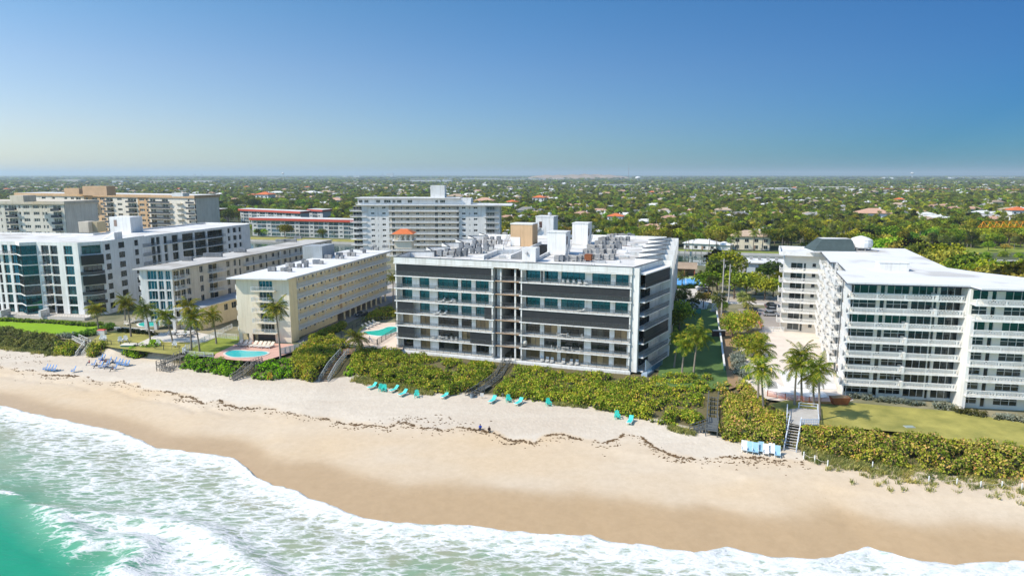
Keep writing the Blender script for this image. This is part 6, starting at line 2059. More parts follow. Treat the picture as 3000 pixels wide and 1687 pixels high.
pool("swimming_pool", "green-blue curving pool on the fenced deck left of the main condominium", [k9(*p) for p in ((590, 655), (760, 637), (950, 617), (1100, 582), (1180, 545), (1280, 522), (1450, 525), (1520, 580), (1475, 640), (1300, 702), (1180, 747), (1000, 762), (800, 742), (640, 705))], 5.62, POOLG)
pool("swimming_pool", "small turquoise pool beneath the stilts of the pale condominium", [(405, 950), (425, 944), (470, 941), (490, 946), (470, 954), (420, 957)], PLAT + 0.02, POOLG)
k2 = lambda x, y: (2150 + x / 4.263, 960 + y / 4.263)
pool("drained_pool", "empty white kidney pool under repair behind the orange fence", [k2(*p) for p in ((380, 690), (430, 668), (520, 680), (600, 735), (760, 765), (950, 770), (1080, 800), (1130, 845), (1080, 868), (900, 868), (650, 855), (480, 810), (400, 760))], PLAT + 0.02, WHITE, WHITE, empty=True)
mb = MB()
for i in range(5):
	a, b = G(*k2(400 + i * 5, 690 + i * 16), PLAT), G(*k2(520 + i * 6, 692 + i * 16), PLAT)
	mb.beam((*a, PLAT + 0.10 + 0.04 * (5 - i)), (*b, PLAT + 0.10 + 0.04 * (5 - i)), 0.6, 0.06)
tag(put("pool_steps", mb.mesh("pool_steps", CONC)), "concrete steps at the left end of the drained pool", "steps")
# white membrane laid over the court, edged
P = [G(*k2(*p), PLAT) for p in ((560, 545), (900, 548), (1225, 560), (1285, 772), (960, 765), (640, 745))]
mb = MB(); mb.prism(P[::-1] if sum(P[i][0] * P[(i + 1) % 6][1] - P[(i + 1) % 6][0] * P[i][1] for i in range(6)) < 0 else P, PLAT + 0.02, PLAT + 0.14)
tag(put("white_slab", mb.mesh("white_slab", ROOFC)), "big bright white slab in the court behind the drained pool", "slab")
# low walls and fences -------------------------------------------------------------------
def wall_thing(name, label, cat, pts, z0, h, t, m, cap=None):
	r = thing(name, label, cat, (*pts[0], z0))
	for a, b in zip(pts[:-1], pts[1:]):
		mb = MB(); mb.beam((a[0], a[1], z0 + h / 2), (b[0], b[1], z0 + h / 2), t, h); mb.build("wall_run", m, r)
		if cap:
			mb = MB(); mb.beam((a[0], a[1], z0 + h + 0.05), (b[0], b[1], z0 + h + 0.05), t + 0.15, 0.1); mb.build("cap", cap, r)
	return r
wall_thing("deck_wall", "white retaining wall along the seaward edge of the raised pool deck", "wall", gp([(1000, 1006), (1050, 1010), (1105, 1021), (1158, 1026)], 5.3), 3.6, 2.0, 0.3, WHITE)
wall_thing("boundary_wall", "thin green wall with white cap between side lawn and soil strip", "wall", gp([(2097, 905), (2105, 960), (2113, 1010), (2122, 1085)]), PLAT, 1.0, 0.25, mat("green_wall", (0.10, 0.22, 0.17), 0.8), WHITE)
wall_thing("boundary_wall", "pink low wall along the car park beside the sea grape trees", "wall", gp([(2218, 922), (2222, 945), (2235, 966)]), PLAT, 0.9, 0.3, mat("pink_wall", (0.55, 0.20, 0.15), 0.8))
wall_thing("garden_wall", "low white wall with hedge before the small pool", "wall", gp([(335, 965), (400, 968), (452, 975)]), PLAT, 0.7, 0.3, WHITE)
def fence(label, pts, z, h=1.2, m=RAILW, step=0.25, t=0.05, post=2.4, name="fence", mid=False):
	r = thing(name, label, "fence", (*pts[0], z))
	for a, b in zip(pts[:-1], pts[1:]):
		f = Face(a, b)
		picket_rail(r, f, 0, f.len, z, 0, h, step, m, "fence_panel", mid, t)
		n = max(1, int(f.len / post))
		for i in range(n + 1):
			c = f.xy(f.len * i / n, 0.03)
			mb = MB(); mb.box(c[0] - 0.06, c[0] + 0.06, c[1] - 0.06, c[1] + 0.06, z - 0.1, z + h + 0.08); mb.build("post", m, r)
	return r
fence("white picket fence from the annex to the cream yellow building", gp([(535, 1034), (600, 1000), (680, 962)]), PLAT, 1.25)
fence("white picket fence across the lawn left of the cream yellow building", gp([(630, 988), (695, 994)]), PLAT, 1.25)
fence("low white fence with rounded corner above the bright green hedge", gp([(545, 1022), (538, 1032), (545, 1040), (625, 1046)]), PLAT, 1.0)
fence("dark metal fence along the seaward edge of the garden lawn", gp([(240, 1000), (300, 1008), (380, 1012), (480, 1025), (525, 1022)]), PLAT - 0.1, 1.0, RAILD, 2.5, 0.04)
fence("dark picket fence round the front of the raised pool deck", gp([(1002, 1004), (1060, 998), (1105, 1010)], 5.6), 5.6, 1.2, RAILD, 0.3, 0.03)
fence("tan and black fence crossing the raised pool deck", gp([(1106, 1010), (1130, 995), (1160, 976)], 5.6), 5.6, 1.5, RAILD, 0.22, 0.03)
fence("dark fence along the lane side of the raised pool deck", gp([(1000, 985), (1020, 972), (1068, 946)], 5.6), 5.6, 1.3, RAILD, 0.3, 0.03)
fence("dark fence behind the loungers of the raised pool deck", gp([(1074, 944), (1110, 940), (1158, 940)], 5.6), 5.6, 1.1, RAILD, 0.3, 0.03)
fence("white balustrade fence at the end of the car park", gp([(2233, 970), (2296, 972)]), PLAT, 1.3, RAILW, 0.25, 0.1)
fence("green mesh fence at the road end of the side lawn", gp([(2038, 905), (2097, 908)]), PLAT, 1.6, mat("green_fence", (0.06, 0.17, 0.13), 0.6), 0.4, 0.04)
fence("white louvred screen fence beside the palm at the cream yellow building", gp([(822, 1038), (880, 1024), (890, 1016)]), PLAT, 1.5, RAILW, 0.16, 0.12)
r = fence("orange construction fence before the drained pool", gp([(2248, 1160), (2300, 1170), (2370, 1180), (2440, 1184)]), PLAT, 1.1, mat("rust_orange_fence", (0.45, 0.14, 0.06), 0.7), 1.5, 0.05)
for a, b in ((G(2248, 1160, PLAT), G(2300, 1170, PLAT)), (G(2300, 1170, PLAT), G(2370, 1180, PLAT)), (G(2370, 1180, PLAT), G(2440, 1184, PLAT))):
	mb = MB(); mb.quad((*a, PLAT + 0.1), (*b, PLAT + 0.1), (*b, PLAT + 1.0), (*a, PLAT + 1.0)); mb.build("mesh_panel", ORMESH, r)
# rope posts on the beach at the right
for i, (px, py) in enumerate(((2354, 1347), (2386, 1357), (2424, 1370), (2555, 1378), (2720, 1418), (2802, 1425), (2872, 1433), (2934, 1434), (2992, 1440))):
	x, y = G(px, py, 2.5)
	z = gz1(x, y)
	mb = MB(); mb.lathe([(0.09, -0.4), (0.09, 1.15), (0.06, 1.22)], 8); 
	o = put("rope_post", mb.mesh("rope_post", WPLAST), None, (x, y, z))
	tag(o, "white rope post on the sand, number %d along the dune grass from the white stair" % (i + 1), "post", "rope posts beside the dune grass")
	if i:
		a = Vector((*prev, zp + 1.0)); b = Vector((x, y, z + 1.0))
		if i not in (3, 4):
			mb = MB()
			pts = [a.lerp(b, t / 6) - Vector((0, 0, 0.35 * math.sin(math.pi * t / 6))) for t in range(7)]
			for p, q in zip(pts[:-1], pts[1:]): mb.bar(tuple(p), tuple(q), 0.025)
			tag(put("rope", mb.mesh("rope", BEIGEF)), "sagging rope from rope post %d to %d along the dune grass" % (i, i + 1), "rope", "ropes between the rope posts")
	prev, zp = (x, y), z
# wrack: seaweed strewn along the tide line (one uncountable mass)
mb = MB()
def weed(x, y, s):
	z = gz1(x, y) + 0.02
	n = rnd.randint(5, 7)
	th = rnd.uniform(-0.5, 0.2)
	pts = []
	for k in range(n):
		t = 2 * math.pi * k / n
		ex, ey = s * rnd.uniform(0.6, 1.5) * 1.6 * math.cos(t), s * rnd.uniform(0.4, 1.0) * 0.5 * math.sin(t)
		pts.append((x + ex * math.cos(th) - ey * math.sin(th), y + ex * math.sin(th) + ey * math.cos(th), z))
	c = (x, y, z + 0.10 + s * 0.25)
	i = len(mb.v); mb.v += pts + [c]
	for k in range(n):
		mb.f.append((i + k, i + (k + 1) % n, i + n)); mb.m.append(0)
for i in range(len(RP) - 1):
	a, b = RP[i], RP[i + 1]
	L_ = math.hypot(*(b - a))
	dens = rnd.choice((1.0, 2.6, 4.2))
	for k in range(int(L_ * dens * 3.6)):
		t = rnd.random()
		wx = a[0] + (b[0] - a[0]) * t
		wy = a[1] + (b[1] - a[1]) * t + 0.9 * (float(fbm(wx * 0.5, 3.0, 12, 3)) - 0.5) * 2
		if float(vnoise(wx * 0.9, wy * 0.4, 15)) < 0.22: continue
		weed(wx + rnd.gauss(0, 0.15), wy + rnd.gauss(0, 0.20), rnd.uniform(0.05, 0.20))
		if rnd.random() < 0.3: weed(wx + rnd.gauss(0, 0.6), wy - 1.2 + 0.8 * math.sin(wx * 0.7) + rnd.gauss(0, 0.2), rnd.uniform(0.05, 0.16))
	for k in range(int(L_ * 0.7)):
		t = rnd.random()
		weed(a[0] + (b[0] - a[0]) * t, a[1] + (b[1] - a[1]) * t - abs(rnd.gauss(0, 2.0)), rnd.uniform(0.04, 0.12))
for (px, py, n) in ((1300, 1238, 30), (1220, 1226, 25), (1160, 1232, 25), (2250, 1360, 60), (2100, 1350, 40), (60, 1050, 30), (70, 1065, 20)):
	x0, y0 = G(px, py, 2.2)
	for k in range(n):
		weed(x0 + rnd.gauss(0, 3.0), y0 + rnd.gauss(0, 0.8), rnd.uniform(0.05, 0.18))
o = put("seaweed_wrack", mb.mesh("seaweed_wrack", mat("dried_seaweed", (0.16, 0.10, 0.05), 0.9, 0.4, 1.5)))
o["kind"] = "stuff"; o["label"] = "brown dried seaweed strewn along the tide line"
# ------------------------------------------------------------------ foliage
def quads(C, N_, size, rng, aspect=1.0, jit=0.75):
	"""leaf quads at C facing roughly N_, as vertices (4 each)"""
	n = len(C)
	D = N_ + jit * rng.normal(size=(n, 3))
	D /= np.linalg.norm(D, axis=1)[:, None] + 1e-9
	R = rng.normal(size=(n, 3))
	A = np.cross(D, R); A /= np.linalg.norm(A, axis=1)[:, None] + 1e-9
	B = np.cross(D, A)
	s = (size * rng.uniform(0.6, 1.35, n))[:, None]
	A, B = A * s * 0.5, B * s * 0.5 * aspect
	bend = D * s * 0.10
	V_ = np.stack([C - A - bend, C - B * 0.9, C + A - bend, C + B * 0.9], 1)
	return V_.reshape(-1, 3), np.arange(4 * n).reshape(-1, 4)
def lumps_leaves(centers, radii, per, size, rng, squash=0.8, up=0.35, aspect=0.7):
	Cs, Ns = [], []
	for c, r in zip(centers, radii):
		n = max(6, int(per * r * r))
		d = rng.normal(size=(n, 3)); d[:, 2] += up
		d /= np.linalg.norm(d, axis=1)[:, None]
		rr = r * rng.uniform(0.72, 1.06, n)[:, None]
		p = d * rr; p[:, 2] *= squash
		Cs.append(p + np.asarray(c)); Ns.append(d)
	C = np.concatenate(Cs); N_ = np.concatenate(Ns)
	return quads(C, N_, size, rng, aspect)
def trunk_mesh(mb, h, r, limbs, rng, spread):
	mb.bar((0, 0, -0.2), (0.1, 0.05, h), r, 7, r * 0.65)
	for k in range(limbs):
		t = 2 * math.pi * (k + rng.uniform(-0.3, 0.3)) / limbs
		mb.bar((0.1, 0.05, h * 0.9), (math.cos(t) * spread, math.sin(t) * spread, h * 0.9 + spread * rng.uniform(0.6, 1.1)), r * 0.5, 5, r * 0.15)
LM_DARK = leafmat("dark_evergreen_leaves", [(0.0, (0.066, 0.103, 0.011)), (0.5, (0.168, 0.220, 0.020)), (1.0, (0.337, 0.362, 0.032))], 0.25, 0.42)
LM_MID = leafmat("mid_green_leaves", [(0.0, (0.143, 0.194, 0.012)), (0.5, (0.305, 0.336, 0.020)), (1.0, (0.573, 0.516, 0.041))], 0.3, 0.45)
LM_OLIVE = leafmat("olive_leaves", [(0.0, (0.168, 0.162, 0.024)), (0.5, (0.337, 0.297, 0.043)), (1.0, (0.561, 0.446, 0.076))], 0.25, 0.42)
LM_BRIGHT = leafmat("bright_lime_leaves", [(0.0, (0.112, 0.196, 0.014)), (0.5, (0.238, 0.350, 0.021)), (1.0, (0.392, 0.476, 0.042))], 0.35, 0.2)
LM_GRAPE = leafmat("sea_grape_leaves", [(0.0, (0.104, 0.172, 0.015)), (0.35, (0.294, 0.384, 0.024)), (0.7, (0.500, 0.503, 0.044)), (0.90, (0.677, 0.516, 0.088)), (0.97, (0.677, 0.371, 0.110)), (1.0, (0.530, 0.238, 0.088))], 0.28, 0.1)
LM_GRAPE2 = leafmat("ruddy_sea_grape_leaves", [(0.0, (0.094, 0.152, 0.015)), (0.35, (0.295, 0.354, 0.029)), (0.65, (0.497, 0.468, 0.066)), (0.85, (0.698, 0.481, 0.154)), (1.0, (0.646, 0.342, 0.165))], 0.28, 0.1)
LM_SCAEV = leafmat("beach_naupaka_leaves", [(0.0, (0.104, 0.242, 0.007)), (0.5, (0.299, 0.568, 0.013)), (1.0, (0.597, 0.891, 0.040))], 0.3, 0.1)
LM_SILVER = leafmat("silver_leaves", [(0.0, (0.16, 0.19, 0.15)), (0.5, (0.30, 0.34, 0.28)), (1.0, (0.42, 0.44, 0.36))], 0.2, 0.1)
LM_PALM = leafmat("palm_fronds", [(0.0, (0.071, 0.117, 0.008)), (0.55, (0.177, 0.218, 0.015)), (0.85, (0.336, 0.312, 0.030)), (1.0, (0.530, 0.374, 0.051))], 0.3, 0.18)
LM_PALMY = leafmat("yellowing_palm_fronds", [(0.0, (0.084, 0.120, 0.012)), (0.45, (0.240, 0.240, 0.024)), (0.8, (0.504, 0.360, 0.024)), (1.0, (0.600, 0.396, 0.036))], 0.3, 0.1)
LM_SABAL = leafmat("sabal_fans", [(0.0, (0.096, 0.129, 0.026)), (0.5, (0.211, 0.239, 0.058)), (1.0, (0.422, 0.386, 0.115))], 0.25, 0.3)
LM_GRASS = leafmat("dune_grass_blades", [(0.0, (0.173, 0.216, 0.044)), (0.5, (0.430, 0.400, 0.120)), (1.0, (0.724, 0.600, 0.239))], 0.3, 0.1)
LM_SCRUB = leafmat("dune_scrub_leaves", [(0.0, (0.10, 0.12, 0.02)), (0.5, (0.24, 0.24, 0.06)), (1.0, (0.40, 0.36, 0.12))], 0.28, 0.1)
CORE = mat("hedge_shade_core", (0.035, 0.04, 0.015), 0.95, 0.3, 1.5)

def tree_proto(seed, R, H, lumps, size, lm, per=26, flat=0.75, as_mesh=False, lr=(0.32, 0.5)):
	rng = np.random.default_rng(seed)
	cs, rs = [], []
	for k in range(lumps):
		d = rng.normal(size=3); d /= np.linalg.norm(d)
		d[2] = abs(d[2]) * 0.9 - 0.25
		q = R * rng.uniform(0.35, 0.72)
		cs.append((d[0] * q, d[1] * q, H - R * flat + d[2] * q * flat * 1.2)); rs.append(R * rng.uniform(*lr))
	V_, F_ = lumps_leaves(cs, rs, per, size, rng, 0.78)
	mb = MB(); trunk_mesh(mb, max(1.0, H - R * flat * 1.2), max(0.18, R * 0.06), 5, random.Random(seed), R * 0.6)
	if as_mesh:
		tv = np.array(mb.v); 
		me = bpy.data.meshes.new("tree")
		fs = [tuple(f) for f in F_] + [tuple(i + len(V_) for i in f) for f in mb.f]
		me.from_pydata([tuple(v) for v in V_] + [tuple(v) for v in tv], [], fs)
		me.materials.append(lm); me.materials.append(BARKD)
		me.polygons.foreach_set("material_index", [0] * len(F_) + [1] * len(mb.f))
		me.update()
		return me
	r = thing("tree", "tree", "tree")
	put("trunk", mb.mesh("trunk", BARKD), r)
	put("crown", np_mesh("crown", V_, F_, lm), r)
	return r
def frond(rng, L, droop, az, tilt, leaflets=16, wid=0.75, lw=0.10):
	"""one feather frond as thin quads; returns vertices (quads)"""
	out = []
	d = np.array([math.cos(az), math.sin(az), 0.0]); side = np.array([-math.sin(az), math.cos(az), 0.0])
	P = []
	x, z, a = 0.0, 0.0, tilt
	n = leaflets
	for i in range(n + 1):
		P.append(d * x + np.array([0, 0, z]))
		a -= droop / n * (0.5 + 1.2 * i / n)
		x += math.cos(a) * L / n; z += math.sin(a) * L / n
	for i in range(n):
		t = (i + 0.5) / n
		p, q = P[i], P[i + 1]
		r_ = 0.05 * (1 - t) + 0.015
		out.append([p - side * r_, p + side * r_, q + side * r_, q - side * r_])
		if t > 0.12:
			w = wid * math.sin(math.pi * min(1, 0.12 + 0.95 * t)) ** 0.6
			f = (q - p) / (np.linalg.norm(q - p) + 1e-9)
			for s in (-1, 1):
				tip = p + side * s * w * rng.uniform(0.8, 1.0) + f * w * 0.45 + np.array([0, 0, -w * rng.uniform(0.35, 0.75)])
				out.append([p, p + f * (L / n) * 0.75, tip + f * lw * 0.6, tip])
	return out
def palm_crown_mesh(seed, L=3.6, n=20, lm=None, leaflets=16, wid=0.8):
	rng = np.random.default_rng(seed)
	Q = []
	for k in range(n):
		az = 2 * math.pi * k * 0.381966 + rng.uniform(-0.2, 0.2)
		u = k / n
		tilt = math.radians(80 - 105 * u + rng.uniform(-14, 14))
		Q += frond(rng, L * rng.uniform(0.7, 1.12), math.radians(rng.uniform(55, 120)), az, tilt, leaflets, wid * rng.uniform(0.75, 1.1))
	V_ = np.array(Q).reshape(-1, 3)
	return np_mesh("crown", V_, np.arange(len(V_)).reshape(-1, 4), lm or LM_PALM)
PALMC = [palm_crown_mesh(s, L__, n__, None, 20, 0.85) for s, L__, n__ in ((1, 3.7, 26), (2, 3.4, 22), (3, 3.9, 28), (4, 3.5, 24))]
PALMY = palm_crown_mesh(9, 3.5, 20, LM_PALMY)
def fan_crown_mesh(seed, R=1.6, n=34, lm=None):
	rng = np.random.default_rng(seed)
	Q = []
	for k in range(n):
		d = rng.normal(size=3); d[2] = d[2] * 0.8 + 0.2; d /= np.linalg.norm(d)
		s = np.cross(d, [0, 0, 1.0]); s /= np.linalg.norm(s) + 1e-9
		up = np.cross(s, d)
		c = d * R * 0.45
		for j in range(9):
			a = math.radians(-100 + 25 * j)
			t = c + (d * math.cos(a * 0.55) + s * math.sin(a * 0.9)) * R * 0.75 - np.array([0, 0, 0.25 * R * abs(math.sin(a))])
			w = s * 0.05 + up * 0.04
			Q.append([c, c + w * 2, t + w, t - w])
	V_ = np.array(Q).reshape(-1, 3)
	return np_mesh("crown", V_, np.arange(len(V_)).reshape(-1, 4), lm or LM_SABAL)
FANC = [fan_crown_mesh(s) for s in (21, 22, 23)]
FANS = fan_crown_mesh(31, 2.0, 30, LM_SILVER)
def palm(px, py, cpx, cpy, label, crown, z=PLAT, scale=1.0, rad=0.17, name="coconut_palm", group="coconut palms", bend=0.25, m=BARK):
	x, y = G(px, py, z)
	top = AY(cpx, cpy, y)
	r = thing(name, label, "palm tree", (x, y, z), group)
	mb = MB()
	tx, tz = top[0] - x, top[2] - z
	pts = []
	for i in range(9):
		t = i / 8
		e = t + bend * math.sin(math.pi * t) * (1 if tx >= 0 else 1) * -0.35
		pts.append((tx * (t * (1 - bend) + bend * t * t), 0.25 * math.sin(t * 3), tz * t - (0.3 if i == 0 else 0)))
	for i in range(8):
		f = 1.25 - 0.5 * (i / 8) if i else 1.7
		mb.bar(pts[i], pts[i + 1], rad * f, 7, rad * (1.25 - 0.5 * (i + 1) / 8))
	put("trunk", mb.mesh("trunk", m), r)
	c = put("crown", crown, r, (pts[-1][0], pts[-1][1], pts[-1][2] - 0.1), rnd.uniform(0, 6.28))
	c.scale = (scale, scale, scale)
	return r
cp = [
 (289, 975, 279, 905, "coconut palm beside the white bin at the end of the hedge", 0, 1.0), (384, 986, 371, 890, "coconut palm in the ring hedge before the white condominium corner", 1, 1.15),
 (367, 946, 361, 880, "slim coconut palm behind the palm in the ring hedge", 2, 0.9), (441, 1002, 424, 906, "leaning coconut palm left of the garden path", 3, 1.1),
 (507, 1007, 482, 924, "leaning coconut palm at the patio's left edge", 0, 1.05), (561, 1026, 551, 897, "yellowing coconut palm at the corner of the white fence", 'y', 1.15),
 (585, 1029, 567, 932, "green coconut palm beside the yellowing one", 2, 1.15), (634, 1007, 621, 922, "coconut palm on the pool lawn before the annex", 3, 1.0),
 (822, 1051, 806, 902, "tall coconut palm before the cream yellow building's front", 1, 1.35), (1055, 1030, 1045, 988, "short bushy coconut palm by the deck stair", 0, 1.15),
 (1152, 905, 1151, 812, "coconut palm at the left flank of the main condominium", 1, 1.0), (2031, 1104, 2046, 985, "tall pale-trunked coconut palm on the shaded side lawn", 2, 1.15),
 (1998, 1095, 2008, 1010, "small palm in the shade of the main condominium", 3, 0.9), (1975, 1075, 1990, 985, "dark palm close to the main condominium's flank", 1, 1.0),
 (2221, 1175, 2227, 1022, "taller coconut palm of the left pair by the court", 1, 1.2), (2237, 1199, 2231, 1082, "front coconut palm of the left pair by the court", 0, 1.25),
 (2328, 1185, 2336, 1068, "coconut palm with crooked foot before the white slab", 3, 1.05), (2349, 1176, 2349, 1040, "straight coconut palm behind the crooked one", 2, 1.1),
 (2385, 1190, 2384, 1104, "shorter coconut palm by the white deck", 0, 0.95), (2403, 1230, 2399, 1076, "tall leaning coconut palm rising behind the white deck", 1, 1.15),
]
for (a, b, c, d, lab, v, sc) in cp:
	palm(a, b, c, d, lab, PALMY if v == 'y' else PALMC[v], PLAT if b < 1240 else 4.6, sc)
for i, (a, b, c, d) in enumerate(((1972, 948, 1976, 872), (1992, 918, 1993, 862), (2004, 915, 2007, 858), (2027, 922, 2030, 884), (2090, 893, 2088, 822), (2108, 950, 2106, 868), (2180, 905, 2178, 868), (2193, 912, 2195, 882), (1998, 845, 2000, 805), (2062, 840, 2058, 805))):
	palm(a, b, c, d, "sabal palm with round fan head %s" % ["closest to the main condominium's flank", "left of the middle pair by the driveway", "right of the middle pair by the driveway", "alone and low before the driveway", "beside the taller utility pole", "with a clear trunk beside the white cabinet", "left of the two by the car park", "right of the two by the car park", "in front of the tennis court's blue side", "at the right end of the tennis court"][i], FANC[i % 3], PLAT, 1.15, 0.16, "sabal_palm", "sabal palms by the road")
# ------------------------------------------------------------------ hedges
STAIR_PATHS = [[(*G(a, b, z), ) for a, b, z in q] for q in (
 [(222, 992, 5.0), (258, 1009, 4.7), (232, 1044, 2.7)], [(536, 1040, 5.0), (517, 1049, 4.9), (478, 1066, 3.7), (465, 1070, 3.7), (505, 1086, 2.8)],
 [(768, 1058, 5.0), (736, 1070, 4.4), (705, 1098, 3.4), (678, 1114, 2.7)], [(1010, 1034, 5.1), (985, 1062, 4.3), (972, 1078, 4.0), (948, 1120, 2.7)],
 [(1488, 1054, 5.2), (1462, 1103, 3.9), (1432, 1126, 3.6), (1410, 1140, 3.5), (1370, 1163, 2.7)], [(2090, 1160, 4.9), (2086, 1222, 3.9), (2088, 1240, 3.9), (2020, 1262, 2.7)],
 [(2330, 1236, 4.9), (2314, 1325, 2.6)])]
def near_stair(x, y, d=1.7):
	for q in STAIR_PATHS:
		for a, b in zip(q[:-1], q[1:]):
			ex, ey = b[0] - a[0], b[1] - a[1]
			t = min(1, max(0, ((x - a[0]) * ex + (y - a[1]) * ey) / (ex * ex + ey * ey + 1e-9)))
			if (x - a[0] - ex * t) ** 2 + (y - a[1] - ey * t) ** 2 < d * d: return True
	return False
def hedge(name, label, toe, back, lm, z_back=5.2, r=(0.9, 1.5), dens=0.42, per=72, size=0.35, front_h=1.5, seed=0, cat="hedge", z_toe=2.8, group=None, top_add=0.45):
	rng = np.random.default_rng(seed + 100)
	T = np.array([G(a, b, z_toe) for a, b in toe]); B = np.array([G(a, b, z_back) for a, b in back])
	def along(P, t):
		d = np.concatenate([[0], np.cumsum(np.hypot(*np.diff(P, axis=0).T))])
		return np.array([np.interp(t * d[-1], d, P[:, 0]), np.interp(t * d[-1], d, P[:, 1])])
	L_ = max(np.hypot(*np.diff(T, axis=0).T).sum(), np.hypot(*np.diff(B, axis=0).T).sum())
	W_ = np.mean([np.hypot(*(along(T, t) - along(B, t))) for t in (0.1, 0.5, 0.9)])
	n = int(L_ * max(W_, 2) * dens)
	cs, rs = [], []
	for k in range(n):
		t, s = (k + rng.random()) / n, rng.random() ** 0.9
		p = along(T, t) * (1 - s) + along(B, t) * s
		rr = rng.uniform(*r)
		if near_stair(p[0], p[1], 1.0 + rr * 0.8): continue
		g = gz1(p[0], p[1])
		top = max(g + 0.9, (z_toe + front_h) + (z_back + top_add - z_toe - front_h) * s) + 0.5 * (float(fbm(p[0] * 0.22, p[1] * 0.22, seed, 3)) - 0.5) * 2.2
		edge = min(s * W_, (1 - s) * W_ + 1.0)
		cs.append((p[0], p[1], top - rr * 0.62)); rs.append(rr)
		if s * W_ < 3.0:
			cs.append((p[0], p[1] - 0.2, g + 0.5 + rr * 0.2)); rs.append(rr * 0.9)
	m = int(L_ * 1.3)
	for k in range(m):
		t = (k + rng.random()) / m
		p = along(T, t); rr = rng.uniform(0.6, 1.0)
		if near_stair(p[0], p[1], 1.2 + rr): continue
		cs.append((p[0] + rng.normal() * 0.3, p[1] + rng.uniform(0.0, 1.2), gz1(p[0], p[1]) + rr * 0.4)); rs.append(rr)
	V_, F_ = lumps_leaves(cs, rs, per, size, rng, 0.85, 0.5, 0.8)
	c0 = T.mean(axis=0)
	r_ = thing(name, label, cat, (c0[0], c0[1], 2.8), group)
	org = np.array([c0[0], c0[1], 2.8])
	put("foliage", np_mesh("foliage", V_ - org, F_, lm), r_)
	# dark octahedra added within every lump: they block see-through and stand for shade
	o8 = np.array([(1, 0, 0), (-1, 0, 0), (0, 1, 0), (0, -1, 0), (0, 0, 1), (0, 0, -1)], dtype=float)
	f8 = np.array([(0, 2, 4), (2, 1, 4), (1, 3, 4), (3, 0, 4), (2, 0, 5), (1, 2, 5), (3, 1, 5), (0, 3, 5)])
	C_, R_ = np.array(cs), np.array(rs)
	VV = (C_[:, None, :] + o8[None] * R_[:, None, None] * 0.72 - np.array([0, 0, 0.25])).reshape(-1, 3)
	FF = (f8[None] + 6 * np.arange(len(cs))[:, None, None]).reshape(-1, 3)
	put("dark_core", np_mesh("dark_core", VV - org, FF, CORE), r_)["kind"] = "stuff"
	return r_
G1 = "sea grape hedges along the dune"
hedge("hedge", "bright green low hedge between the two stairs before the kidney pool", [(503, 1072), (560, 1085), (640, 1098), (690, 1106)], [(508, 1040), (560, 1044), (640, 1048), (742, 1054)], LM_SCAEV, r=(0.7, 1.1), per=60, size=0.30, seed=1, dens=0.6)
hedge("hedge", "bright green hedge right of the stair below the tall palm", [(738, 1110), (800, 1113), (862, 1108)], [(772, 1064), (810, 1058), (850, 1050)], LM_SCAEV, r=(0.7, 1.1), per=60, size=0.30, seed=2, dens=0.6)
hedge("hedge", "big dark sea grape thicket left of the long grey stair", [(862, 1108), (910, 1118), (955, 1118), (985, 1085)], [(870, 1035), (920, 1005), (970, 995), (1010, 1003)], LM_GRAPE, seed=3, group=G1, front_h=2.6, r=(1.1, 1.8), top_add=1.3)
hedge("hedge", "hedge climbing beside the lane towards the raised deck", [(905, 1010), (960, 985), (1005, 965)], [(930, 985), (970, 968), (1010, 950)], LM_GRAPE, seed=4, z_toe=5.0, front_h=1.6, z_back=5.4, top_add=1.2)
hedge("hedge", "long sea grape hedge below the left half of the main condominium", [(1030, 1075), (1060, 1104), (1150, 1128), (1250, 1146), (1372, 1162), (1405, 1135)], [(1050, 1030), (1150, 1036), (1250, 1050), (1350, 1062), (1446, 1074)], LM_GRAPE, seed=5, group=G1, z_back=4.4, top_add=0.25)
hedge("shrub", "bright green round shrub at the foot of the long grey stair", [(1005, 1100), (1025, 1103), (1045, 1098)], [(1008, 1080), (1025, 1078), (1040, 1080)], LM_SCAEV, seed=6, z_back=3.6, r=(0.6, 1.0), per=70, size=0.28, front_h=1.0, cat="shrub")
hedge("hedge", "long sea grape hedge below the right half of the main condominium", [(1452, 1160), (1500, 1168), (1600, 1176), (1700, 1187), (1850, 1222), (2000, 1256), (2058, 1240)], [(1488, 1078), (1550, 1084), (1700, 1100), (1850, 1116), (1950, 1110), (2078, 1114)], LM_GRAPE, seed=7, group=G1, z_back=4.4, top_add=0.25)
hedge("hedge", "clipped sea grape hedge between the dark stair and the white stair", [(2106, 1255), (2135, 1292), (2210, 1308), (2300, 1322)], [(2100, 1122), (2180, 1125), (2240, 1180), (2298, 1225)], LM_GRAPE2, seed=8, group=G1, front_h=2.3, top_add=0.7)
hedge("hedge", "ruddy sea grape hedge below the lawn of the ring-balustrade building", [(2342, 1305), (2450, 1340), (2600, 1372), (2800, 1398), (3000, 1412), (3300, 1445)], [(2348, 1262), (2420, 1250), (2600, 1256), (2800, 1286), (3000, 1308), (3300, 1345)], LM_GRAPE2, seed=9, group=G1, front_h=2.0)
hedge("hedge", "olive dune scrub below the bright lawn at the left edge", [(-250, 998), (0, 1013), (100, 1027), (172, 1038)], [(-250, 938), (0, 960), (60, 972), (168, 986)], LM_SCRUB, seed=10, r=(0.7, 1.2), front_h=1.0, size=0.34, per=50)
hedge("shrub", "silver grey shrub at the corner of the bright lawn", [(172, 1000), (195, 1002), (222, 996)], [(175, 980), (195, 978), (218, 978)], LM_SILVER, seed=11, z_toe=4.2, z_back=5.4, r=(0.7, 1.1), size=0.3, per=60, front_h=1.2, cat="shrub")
hedge("shrub", "sea grape shrub left of the short white stair", [(170, 1036), (205, 1044), (235, 1042)], [(175, 1004), (205, 1000), (222, 1004)], LM_GRAPE, seed=12, cat="shrub", front_h=1.6)
